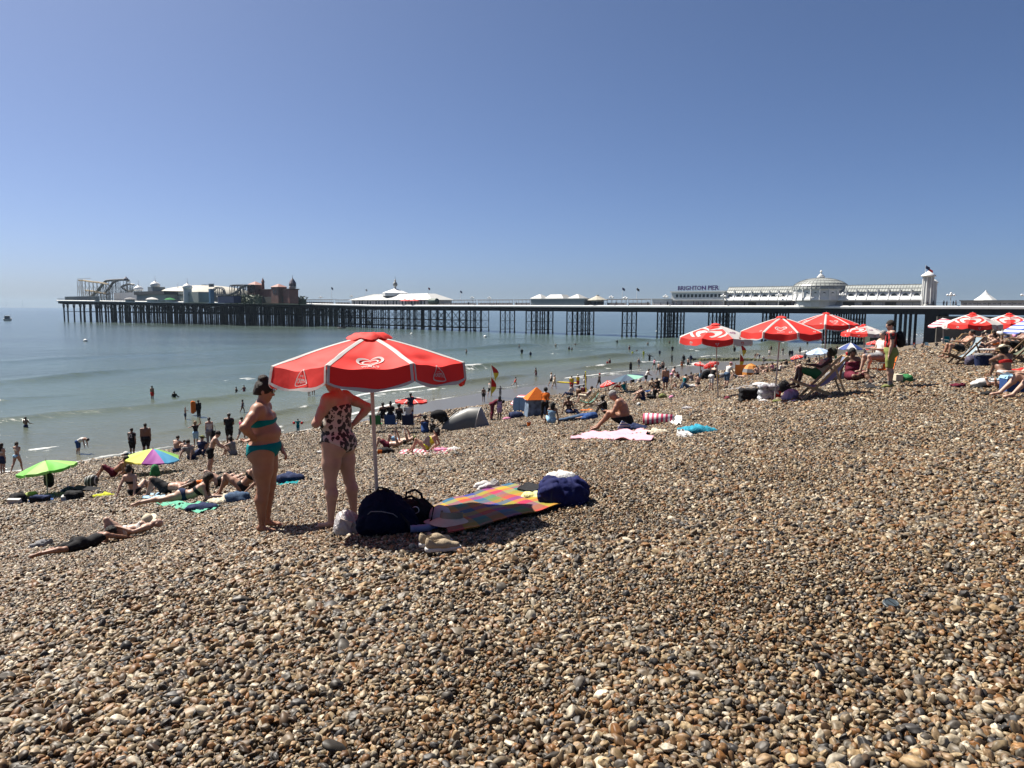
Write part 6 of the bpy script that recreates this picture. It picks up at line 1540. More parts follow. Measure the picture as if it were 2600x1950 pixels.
nb = n.new("ShaderNodeTexNoise"); nb.inputs["Scale"].default_value = 9; l.new(tc.outputs["Object"], nb.inputs["Vector"]); bp = n.new("ShaderNodeBump"); bp.inputs["Strength"].default_value = .5; bp.inputs["Distance"].default_value = .03; l.new(nb.outputs[0], bp.inputs["Height"]); l.new(bp.outputs[0], b.inputs["Normal"])
cloth_sheet('multicoloured plaid picnic blanket spread half in the shade of the near parasol', 'picnic_blanket', 'blanket', [(1066, 1302), (1290, 1236), (1452, 1283), (1140, 1366)], m, fold=.014, n=70, th=.01, wav=3.5, lift=.045, edge=.015)

# things by the near parasol
BAGM = mat('midnight_cloth', (.006, .009, .028), .9, spec=.08, var=.2, vscale=8, bump=.8, bscale=18)
p = G(984, 1354); t = thing('rucksack', 'large navy blue rucksack slumped at the foot of the near parasol', 'bag', p)
f = Field(); f.ell((-.03, .02, .16), (.24, .16, .19), None, .05); f.ell((-.05, .03, .27), (.15, .12, .13), None, .08); f.ell((.10, 0, .13), (.17, .15, .15), None, .06); f.cone((-.2, -.02, .06), (.22, -.02, .05), .08, .07, .06)
o = link('fabric', f.mesh('fabric', .010, noise=.012, nscale=16, ridge=.02, cuts=[((0, 0, -.01), (0, 0, -1))]), None, t); objmat(o, BAGM)
f = Field(); f.ell((-.04, -.13, .13), (.14, .05, .10), None, .03); o = link('pocket', f.mesh('pocket', .008, ridge=.012), None, t); objmat(o, BAGM)
MB().tube([(-.17, -.10, .20), (-.12, -.16, .25), (-.02, -.19, .26), (.08, -.16, .23), (.13, -.13, .18)], .005, 4).build('zip', C_('grey'), t)
MB().tube([(-.10, 0, .39), (-.07, -.02, .44), (0, -.02, .43), (.03, 0, .36)], .011, 5).build('handle', BLK_ if False else C_('black'), t)
MB().tube([(.14, -.12, .22), (.22, -.17, .15), (.26, -.2, .06), (.2, -.26, .02), (.08, -.27, .02)], .012, 5).build('strap', C_('black'), t)
blob('black strappy holdall right behind the big navy rucksack', 'holdall', 'bag', 1048, 1334, (.30, .26, .28), 'black', parts=[('strap', straps(.34, .28, .3, .014), 'black'), ('side_strap', lambda mb: mb.tube([(.12, -.12, .3), (.22, -.14, .22), (.2, -.17, .1), (.1, -.19, .03)], .012, 4), 'black'), ('buckle', lambda mb: mb.lathe([(.03, -.005), (.036, 0), (.03, .005)], 14, (.05, -.165, .2), Matrix.Rotation(R(90), 3, 'X')), WPL)], h=.012, noise=.03)
PLAST = mat('thin_plastic_bag', (.62, .60, .60), .25, bump=.9, bscale=22, trans=.3)
blob('crumpled white plastic carrier bag beside the woman in the leopard swimsuit', 'carrier_bag', 'bag', 888, 1356, (.23, .18, .23), PLAST, parts=[('handle', straps(.2, .12, .2, .01), PLAST), ('package', lambda mb: mb.box((-.02, -.085, .12), (.12, .05, .10), Matrix.Rotation(.3, 3, 'Y')), mat('pale_card', (.5, .44, .40), .7))], h=.008, noise=.035)
p = G(1072, 1352); t = thing('water_bottle', 'crumpled clear water bottle lying beside the black holdall', 'bottle', (p.x, p.y, p.z + .04), R(15))
MB().lathe([(0, -.11), (.034, -.108), (.036, -.08), (.031, -.05), (.036, -.03), (.033, .03), (.036, .06), (.02, .09), (.014, .1), (.014, .12), (0, .12)], 14, (0, 0, 0), Matrix.Rotation(R(90), 3, 'Y')).build('bottle', mat('pale_blue_plastic', (.35, .40, .62), .15, trans=.4), t, smooth=True)
MB().lathe([(0, .118), (.017, .118), (.017, .14), (0, .14)], 10, (0, 0, 0), Matrix.Rotation(R(90), 3, 'Y')).build('bottle_cap', C_('blue'), t)
hat_on_ground('white baseball cap lying on the plaid blanket behind the straw visor', 1117, 1328, 'cap', 'white', R(200), 1.15, .03)
hat_on_ground('straw sun visor with tan band on the near corner of the plaid blanket', 1146, 1338, 'visor', 'cream', R(190), 1.15, .03, .15, 'beige')
bpy.data.objects[-1] if False else None
shoes('pair of beige trainers on the pebbles in front of the plaid blanket', 1112, 1404, R(62), 'beige', 'white', gap=.16, L_=.265, lift=.045)
shoes('pair of white running shoes with pink heels on the far edge of the blanket', 1238, 1248, R(-112), 'white', 'white', gap=.12, L_=.26, accent='magenta', lift=.03)
cloth_sheet('black mesh bag lying flat on the far right of the plaid blanket', 'mesh_bag', 'bag', [(1313, 1255), (1340, 1236), (1382, 1248), (1352, 1263)], 'black', fold=.01, n=16, th=.03, lift=.06)
blob('pale yellow folded towel on the plaid blanket beside the navy bag', 'towel', 'towel', 1362, 1268, (.30, .17, .09), mat('pale_yellow_towel', (.72, .72, .30), .9, bump=.6, bscale=60), h=.008, noise=.015, part='cloth')
blob('navy blue bag at the right hand corner of the plaid blanket', 'shoulder_bag', 'bag', 1430, 1279, (.42, .30, .25), mat('navy_nylon', (.008, .012, .075), .8, spec=.15, var=.2, vscale=8), boxy=.12, parts=[('pocket', lambda mb: mb.box((-.02, -.15, .11), (.26, .05, .13), None, .85), 'navy'), ('strap', straps(.36, .25, .22, .018), 'navy'), ('seam', seam(.44, .3, .27), 'black')], h=.010, noise=.02)
blob('white towel bundled on top of the navy blue bag', 'towel', 'towel', 1423, 1276, (.27, .2, .09), 'white', at=G(1424, 1277), lift=.25, h=.008, noise=.025, part='cloth')
p = G(2262, 1545); t = thing('discarded_lid', 'dark grey plastic coffee cup lid lying alone on the pebbles', 'lid', (p.x, p.y, p.z + .016), .3); t.rotation_euler = (R(14), R(-4), .4)
LIDM = mat('dark_grey_plastic', (.045, .06, .07), .4)
MB().lathe([(0, .012), (.030, .012), (.033, .016), (.036, .016), (.039, .006), (.0425, .004), (.044, 0), (.0425, -.006), (.04, -.006)], 40).build('rim', LIDM, t, smooth=False)
MB().box((0, 0, .0135), (.004, .05, .003)).build('crease', mat('black_line', (.01, .012, .014), .5), t)

# ---------------------------------------------------------------- people near the camera
pose('heroine_teal', spine=(0, -.10, 1), chest=(0, .02, 1), head=(0, .28, 1), look=(0, 1, -.15),
     arms=[((-.2, .15, -1), (.15, .55, -.9)), ('ik', (.175, -.06, .14), (.75, -.35, -.3), (-.15, -1, -.25))],
     legs=[((-.03, .06, -1), (-.01, -.10, -1), (-.1, 1, -.22)), ((.04, .0, -1), (.02, -.06, -1), (.15, 1, -.22))])
pose('heroine_leopard', spine=(0, -.04, 1), chest=(0, .08, 1), head=(0, .3, 1), look=(0, 1, -.2),
     arms=[('ik', (-.06, .19, .20), (-1, -.35, -.3), (.9, .2, .15)), ('ik', (.16, -.09, .16), (.5, -1, -.1), (-.3, .5, -.6))],
     legs=[((-.06, .06, -1), (-.04, -.03, -1), (-.15, 1, -.2)), ((.10, -.10, -1), (.03, -.12, -1), (.1, 1, -.2))])
LEO = mat('leopard_cloth', (.7, .66, .6), .7); n = LEO.node_tree.nodes; l = LEO.node_tree.links; b = n["Principled BSDF"]
tc = n.new("ShaderNodeTexCoord"); vo = n.new("ShaderNodeTexVoronoi"); vo.inputs["Scale"].default_value = 19; vo.inputs["Randomness"].default_value = .8; nz = n.new("ShaderNodeTexNoise"); nz.inputs["Scale"].default_value = 30
mxv = n.new("ShaderNodeMix"); mxv.data_type = 'RGBA'; mxv.inputs[0].default_value = .035; l.new(tc.outputs["Object"], mxv.inputs[6]); l.new(tc.outputs["Object"], nz.inputs["Vector"]); l.new(nz.outputs["Color"], mxv.inputs[7]); l.new(mxv.outputs[2], vo.inputs["Vector"])
rp = n.new("ShaderNodeValToRGB"); ramp(rp, [(0, (.12, .06, .045)), (.10, (.12, .06, .045)), (.11, (.009, .008, .008)), (.50, (.009, .008, .008)), (.53, (.42, .39, .35))], 'CONSTANT'); sm_ = n.new("ShaderNodeMath"); sm_.operation = 'MULTIPLY'; sm_.inputs[1].default_value = 1.0
l.new(vo.outputs["Distance"], sm_.inputs[0]); l.new(sm_.outputs[0], rp.inputs[0]); l.new(rp.outputs[0], b.inputs["Base Color"])

pA = G(677, 1347)
w1 = person('woman in a teal bikini, dark hair pinned up, hand on hip beside the near parasol', 'heroine_teal', pA, R(84), 1.73, 'f', .70, 0, 5, ('bun', 'dark'), [('bikini_bottom', 'teal'), ('bikini_top', 'teal')])
pB = G(862, 1335)
w2 = person('woman in a leopard print swimsuit whose head is hidden behind the near parasol', 'heroine_leopard', pB, R(-68), 1.70, 'f', .50, 0, 2, ('short', 'brown'), [('swimsuit', LEO)])
def child_mesh(root, nm, mb, m, lab=None):
    o = mb.build(nm, m, root)
    if lab: o['label'] = lab
    return o
c_ = _bc[('heroine_teal', 'f', .70, 0)]['f']; J = c_.J; hM = c_.hM; hc = J['head']; hf = hM.col[1]; hr = hM.col[0]; hd = J['hd']
q = MB()
for s_ in (-1, 1):
    q.box(hc + hf * .094 + hr * s_ * .034 + hd * .018, (.052, .012, .036), hM); q.bar(hc + hf * .088 + hr * s_ * .062 + hd * .02, hc - hf * .005 + hr * s_ * .082 + hd * .015, .0035, 4)
q.bar(hc + hf * .095 + hr * -.012 + hd * .022, hc + hf * .095 + hr * .012 + hd * .022, .004, 4)
child_mesh(w1, 'sunglasses', q, mat('dark_lens', (.01, .008, .008), .12))
q = MB(); ch_ = J['chest']; fc = c_.chM.col[1]
pass
c_ = _bc[('heroine_leopard', 'f', .50, 0)]['f']; J = c_.J; fc = c_.chM.col[1]; q = MB()
for s_ in (-1, 1): q.tube([J['chest'] + J['ch'] * .10 + fc * .13 + J['cr'] * s_ * .06, J['neck'] - J['ch'] * .0 + fc * .045 + J['cr'] * s_ * .058, J['neck'] + J['ch'] * .025 - fc * .05 + J['cr'] * s_ * .03, J['neck'] - J['ch'] * .04 - fc * .09 + J['cr'] * s_ * -.01, J['chest'] + J['ch'] * .02 - fc * .115 + J['cr'] * s_ * .03], .006, 5)
child_mesh(w2, 'halter_straps', q, C_('black'))

# seated tattooed man, standing man in football shirt
pose('phone_sit', spine=(0, .02, 1), chest=(0, .45, 1), head=(0, .75, .8), look=(0, .6, -.8), arms=[('ik', (-.04, .36, .24), (-1, -.3, -.4), (.3, 1, .3)), ('ik', (.05, .34, .24), (1, -.3, -.5), (-.3, 1, .3))],
     legs=[('ik', (-.12, .62, -.07), (-.3, .5, 1), (0, 1, -.2)), ('ik', (.14, .66, -.07), (.3, .5, 1), (0, 1, -.2))])
m1 = person('bald tattooed man in black shorts sitting on the shingle looking at his phone', 'phone_sit', G(1590, 1084), R(-76), 1.96, 'm', .42, 0, 5, ('crop', 'grey'), [('shorts', 'black')])
c_ = _bc[('phone_sit', 'm', .42, 0)]['f']; J = c_.J
q = MB(); q.box((0, .47, .27), (.075, .15, .012), Matrix.Rotation(R(35), 3, 'X')); child_mesh(m1, 'phone', q, mat('phone_black', (.01, .01, .012), .2))
tt = c_.sub(['uarm2', 'farm'])
lo_ = J['sh1'].lerp(J['el1'], .35); cuts = [(lo_, -(J['el1'] - J['sh1'])), (J['el1'].lerp(J['wr1'], .5), J['wr1'] - J['el1']), ((0, 0, 0), (-1, 0, 0))]
TAT = mat('tattoo_ink', (.10, .085, .08), .5, var=.6, vscale=45); g_ = c_.sub({'uarm': 1, 'uarm2': 1, 'farm': .6}); g_.p = [q_ for q_ in g_.p if q_[1][0] > .05]
o = link('tattoo', g_.mesh('tattoo', .009, infl=.0015, cuts=cuts), None, m1); objmat(o, TAT)
pose('stroll', spine=(0, .02, 1), head=(0, .22, 1), look=(-.15, 1, -.1), arms=[((-.12, .02, -1), (-.02, .2, -1)), ((.14, -.05, -1), (.03, .28, -1))],
     legs=[((-.03, .10, -1), (-.01, -.10, -1), (-.1, 1, -.15)), ((.05, -.08, -1), (.01, -.08, -1), (.15, 1, -.15))])
STR = stripes('football_stripes', (.50, .02, .015), (.015, .012, .014), 9.0, 0, duty=.66)
m2 = person('man in a red and black striped football shirt and khaki shorts with a black rucksack', 'stroll', G(2256, 984), R(-72), 1.82, 'm', .30, 1, 2, ('short', 'dark'), [('tshirt', STR), ('shorts', 'khaki')])
c_ = _bc[('stroll', 'm', .30, 1)]['f']; J = c_.J; f = Field(); fc = c_.chM.col[1]
f.ell(J['chest'] - fc * .20 - J['ch'] * .02, (.15, .10, .22), c_.chM, .02); f.ell(J['chest'] - fc * .26 - J['ch'] * .09, (.11, .07, .12), c_.chM, .04)
o = link('rucksack', f.mesh('rucksack', .014, noise=.02, nscale=9), None, m2); objmat(o, C_('black'))
q = MB()
for s_ in (-1, 1): q.tube([J['chest'] - fc * .14 + J['ch'] * .10 + J['cr'] * s_ * .10, J['neck'] + J['ch'] * .03 + J['cr'] * s_ * .105, J['chest'] + fc * .12 + J['ch'] * .09 + J['cr'] * s_ * .11, J['chest'] + fc * .13 - J['ch'] * .05 + J['cr'] * s_ * .13, J['chest'] - fc * .08 - J['ch'] * .12 + J['cr'] * s_ * .15], .018, 5)
child_mesh(m2, 'rucksack_strap', q, C_('black'))
for i in (0, 1):
    s_ = c_.sub(['foot']); s_.p = [q_ for q_ in s_.p if (q_[1][0] > 0) == (i == 1)]
    o = link('shoe', s_.mesh('shoe', .012, infl=.012), None, m2); objmat(o, C_('olive'))
    q = MB(); q.bar(J['an%d' % i] - J['shin%d' % i] * .09, J['an%d' % i] + J['shin%d' % i] * .03, .042, 12, .04); child_mesh(m2, 'sock', q, C_('grey'))

def LY(a, b):
    d = G(*b) - G(*a); return math.atan2(d.x, d.y)
# couple lying in the left foreground
pose('prone_phone', spine=(0, 1, .03), chest=(0, .95, .28), head=(0, 1, .12), look=(0, .6, -.8), arms=[('ik', (-.30, .62, -.10), (-.8, -.2, .2), (.5, 1, 0)), ('ik', (.16, .95, -.08), (1, -.6, .1), (-.4, 1, 0))],
     legs=[((-.75, -.6, -.06), (.45, -.9, -.02), (-.1, -1, -.1)), ((.25, -.9, -.05), (-.5, -.7, .02), (-.6, -.6, -.1))])
person('dark haired person in black lying face down with a phone, left foreground', 'prone_phone', G(206, 1398), LY((120, 1396), (262, 1362)), 1.12, 'm', .1, 1, 6, ('curly', 'black'), [('vest', 'black'), ('shorts', 'black')])
pose('lie_back_knee', spine=(0, -1, .02), chest=(0, -1, .06), head=(0, -1, .2), look=(0, .1, 1), arms=[((-.35, .75, -.1), (.3, .9, .5)), ((.4, .75, -.1), (.3, 1, .1))],
     legs=[('ik', (-.10, .34, -.07), (-.05, .4, 1), (0, 1, -.2)), ((.18, 1, .02), (.1, .9, -.1), (.5, .4, .2))])
person('woman sunbathing on her back with one knee raised and a white hat over her face', 'lie_back_knee', G(318, 1370), LY((385, 1336), (262, 1358)), 1.12, 'f', .15, 1, 2, None, [('bikini_bottom', 'white'), ('bikini_top', 'white')])
hat_on_ground('white bucket hat covering the face of the woman sunbathing in the left foreground', 378, 1340, 'sunhat', 'cream', 0.6, .85, .12, .5)
shoes('grey and white trainers at the far left end of the dark haired person lying down', 108, 1390, R(-95), 'grey', 'white', gap=.12)
p = G(250, 1372); t = thing('phone', 'phone in a pale case on the pebbles before the person in black', 'phone', (p.x, p.y, p.z + .05), .2); MB().box((0, 0, .05), (.08, .012, .15), Matrix.Rotation(R(70), 3, 'X')).build('case', C_('cream'), t); MB().box((0, -.009, .052), (.068, .006, .135), Matrix.Rotation(R(70), 3, 'X')).build('screen', mat('phone_black'), t)

# ---------------------------------------------------------------- the crowd
# label | pose | px | py | yaw | height | sex fat skin | hair | clothes | extra
SW = 'people bathing in the sea'; BE = 'people on the beach'
def crowd(txt, group, water=False):
    for ln in txt.strip().split('\n'):
        a = [x.strip() for x in ln.split('|')]
        lab, po, px, py, yaw, ht, bd, hr_, wr = a[:9]; ex = dict(e.split('=') for e in a[9].split()) if len(a) > 9 and a[9] else {}
        px, py, ht = float(px), float(py), float(ht); sex = bd[0]; fat = int(bd[1]) / 10; sk = int(bd[2])
        hair = None if hr_ == '-' else tuple(hr_.split()); wear = [tuple(w.split(':')) for w in wr.split()] if wr != '-' else []
        hat = tuple(ex['hat'].split(':')) if 'hat' in ex else None
        sink = 0
        if water:
            p = SEA(px, py); v = float(ex.get('v', 25)); sink = max(0, ht - v * (p - EYE).length / FPX); sink = min(sink, ht * .82)
        elif 'dist' in ex: p = AT(px, py, float(ex['dist'])); p.z = max(gz(p.x, p.y), 0)
        else: p = G(px, py)
        lod = int(ex.get('lod', 2)); lift = float(ex.get('lift', .01))
        person(lab, po, p, R(float(yaw)), ht, sex, fat, lod, sk, hair, wear, hat, sink, group, 0.0, lift)
crowd("""
boy waist deep in the sea with arms spread, alone at the far left|wade|66|1085|10|1.5|m03|short black|trunks:navy|v=22
boy in red shorts wading thigh deep, seen from behind, third from the left|stand|387|1013|15|1.6|m03|short black|trunks:red|v=30
person in a dark top sunk to the chest in the sea|wade|443|1009|0|1.6|m03|short black|wetsuit:black|v=14
child left of a pair playing on a wave|wade|600|998|40|1.35|f03|short black|swimsuit:black|v=15
child right of a pair playing on a wave|wade|620|996|-40|1.4|f03|short black|swimsuit:maroon|v=17
small boy reaching out an arm in shallow water near the orange float|point|471|1064|80|1.2|m02|short black|trunks:navy|v=27
adult in a black wetsuit carrying an orange float through the shallows|stand|505|1058|-60|1.65|m14|short black|wetsuit:black|v=39
girl in a dark swimsuit walking left in the shallows|walk|616|1047|60|1.3|f03|bob dark|swimsuit:navy|v=31
man in pale shorts wading below the left edge of the near parasol|stand|785|1006|20|1.7|m12|short dark|shorts:cream|v=45
man in dark shorts wading below the left edge of the near parasol|stand|796|1003|-20|1.7|m13|short dark|shorts:black|v=40
person wading just beyond the right tip of the near parasol, left of two|stand|1101|977|0|1.6|m03|short black|trunks:black|v=34
person wading just beyond the right tip of the near parasol, right of two|stand|1114|976|180|1.6|f03|short black|trunks:black|v=36
small child sitting in the shallows right of the small red parasol|sit|1102|1014|-90|1.1|m03|curly black|trunks:black|v=14
bather leaning forward in the open sea left of the rescue flag|wade|1184|897|60|1.6|m03|short black|trunks:black|v=11
bather far out facing right, farther than the black clad adult|wade|1318|884|90|1.6|m03|short black|trunks:navy|v=10
adult in black with arms held wide standing waist deep|hold|1325|901|0|1.75|m14|short black|wetsuit:black|v=16
boy standing waist deep beside the adult in black|stand|1347|903|0|1.4|m03|short black|wetsuit:navy|v=11
lone bather in pale top far out in the middle|stand|1411|880|0|1.6|m02|short dark|tshirt:cream|v=8
taller one of a pair far out below the pier trestles|stand|1445|890|0|1.65|f03|short dark|swimsuit:black|v=11
shorter one of a pair far out below the pier trestles|stand|1452|890|0|1.4|m03|short dark|trunks:black|v=8
bather waving arms just beyond the pair in the sea|arms_out|1461|876|0|1.6|m03|short dark|trunks:black|v=5
bather right in front of the third pier trestle|wade|1567|872|-30|1.6|m03|short dark|wetsuit:black|v=9
woman in a red swimsuit standing thigh deep|stand|1598|890|0|1.65|f02|short dark|swimsuit:maroon|v=13
child in a lime swimsuit, left of the two lime ones|wade|1606|903|30|1.3|f02|short dark|wetsuit:lime|v=12
child in a lime swimsuit, right of the two lime ones|stand|1634|904|0|1.35|f02|short dark|wetsuit:lime|v=14
swimmer with only head above the water between the lime children|wade|1617|891|0|1.5|m03|short black|-|v=4
bather far out near the fourth trestle|wade|1645|877|0|1.6|m02|short dark|trunks:black|v=9
adult in black pointing to the right at the wave line|point|1649|916|180|1.75|m14|short black|wetsuit:black|v=17
thin child in dark clothes standing knee deep right of the pointing adult|stand|1675|900|0|1.3|m03|short dark|wetsuit:navy|v=11
red clad child beside an adult on the foam line|stand|1542|930|0|1.1|f02|short dark|wetsuit:red|v=14
adult in dark red beside a child on the foam line|stand|1548|930|0|1.65|f02|short dark|swimsuit:maroon|v=20
boy in maroon shorts walking left out of the sea|walk|1361|956|-70|1.6|m03|short black|trunks:maroon|v=23
bather by the pier legs left of the leftmost striped parasol pole|wade|1700|873|0|1.6|m03|short black|trunks:black|v=8
bather under the overhang of the big red parasols, left|stand|1821|878|0|1.6|m03|short black|wetsuit:navy|v=8
bather in a white shirt under the overhang of the big red parasols|stand|1837|880|0|1.6|m02|short dark|tshirt:white|v=9
bather under the overhang of the big red parasols, right|stand|1852|879|0|1.6|m03|short black|wetsuit:black|v=8
bather in a pale top facing the second rescue flag|stand|1863|882|0|1.6|f02|short dark|tshirt:cream|v=11
wader in black with a white cap left of the second rescue flag|stand|1865|894|0|1.7|m03|short dark|wetsuit:black|v=14|
wader splashing right of the second rescue flag|wade|1890|877|60|1.6|m03|short dark|trunks:black|v=6
person in black wading between the red parasol poles|hold|1706|919|-60|1.7|m03|short black|wetsuit:black|v=19
person in black standing farther out between the red parasol poles|hold|1707|894|0|1.75|m14|short black|wetsuit:black|v=16
bather alone below the middle red parasol|stand|1958|888|0|1.7|f03|short black|swimsuit:black|v=10
woman in white trousers wading with a child on her shoulders|stand|1987|904|0|1.7|f02|short dark|trousers:white tshirt:black|v=24
dark wader left of a pair beyond the tiny red parasol|stand|2005|906|0|1.65|m04|short black|wetsuit:black|v=17
dark wader right of a pair beyond the tiny red parasol|stand|2011|905|0|1.6|m04|short black|wetsuit:navy|v=16
wader in black shorts and pale top beyond the tiny red parasol|stand|2031|899|0|1.7|m03|short black|trunks:black tshirt:grey|v=17
lone bather near the pier leg under the rear red parasol|stand|2050|873|0|1.6|m03|short black|wetsuit:black|v=6
bather on the breakwater side beyond the blue and white parasol|stand|2125|892|0|1.65|m03|short dark|trunks:cream|v=14
""", SW, True)
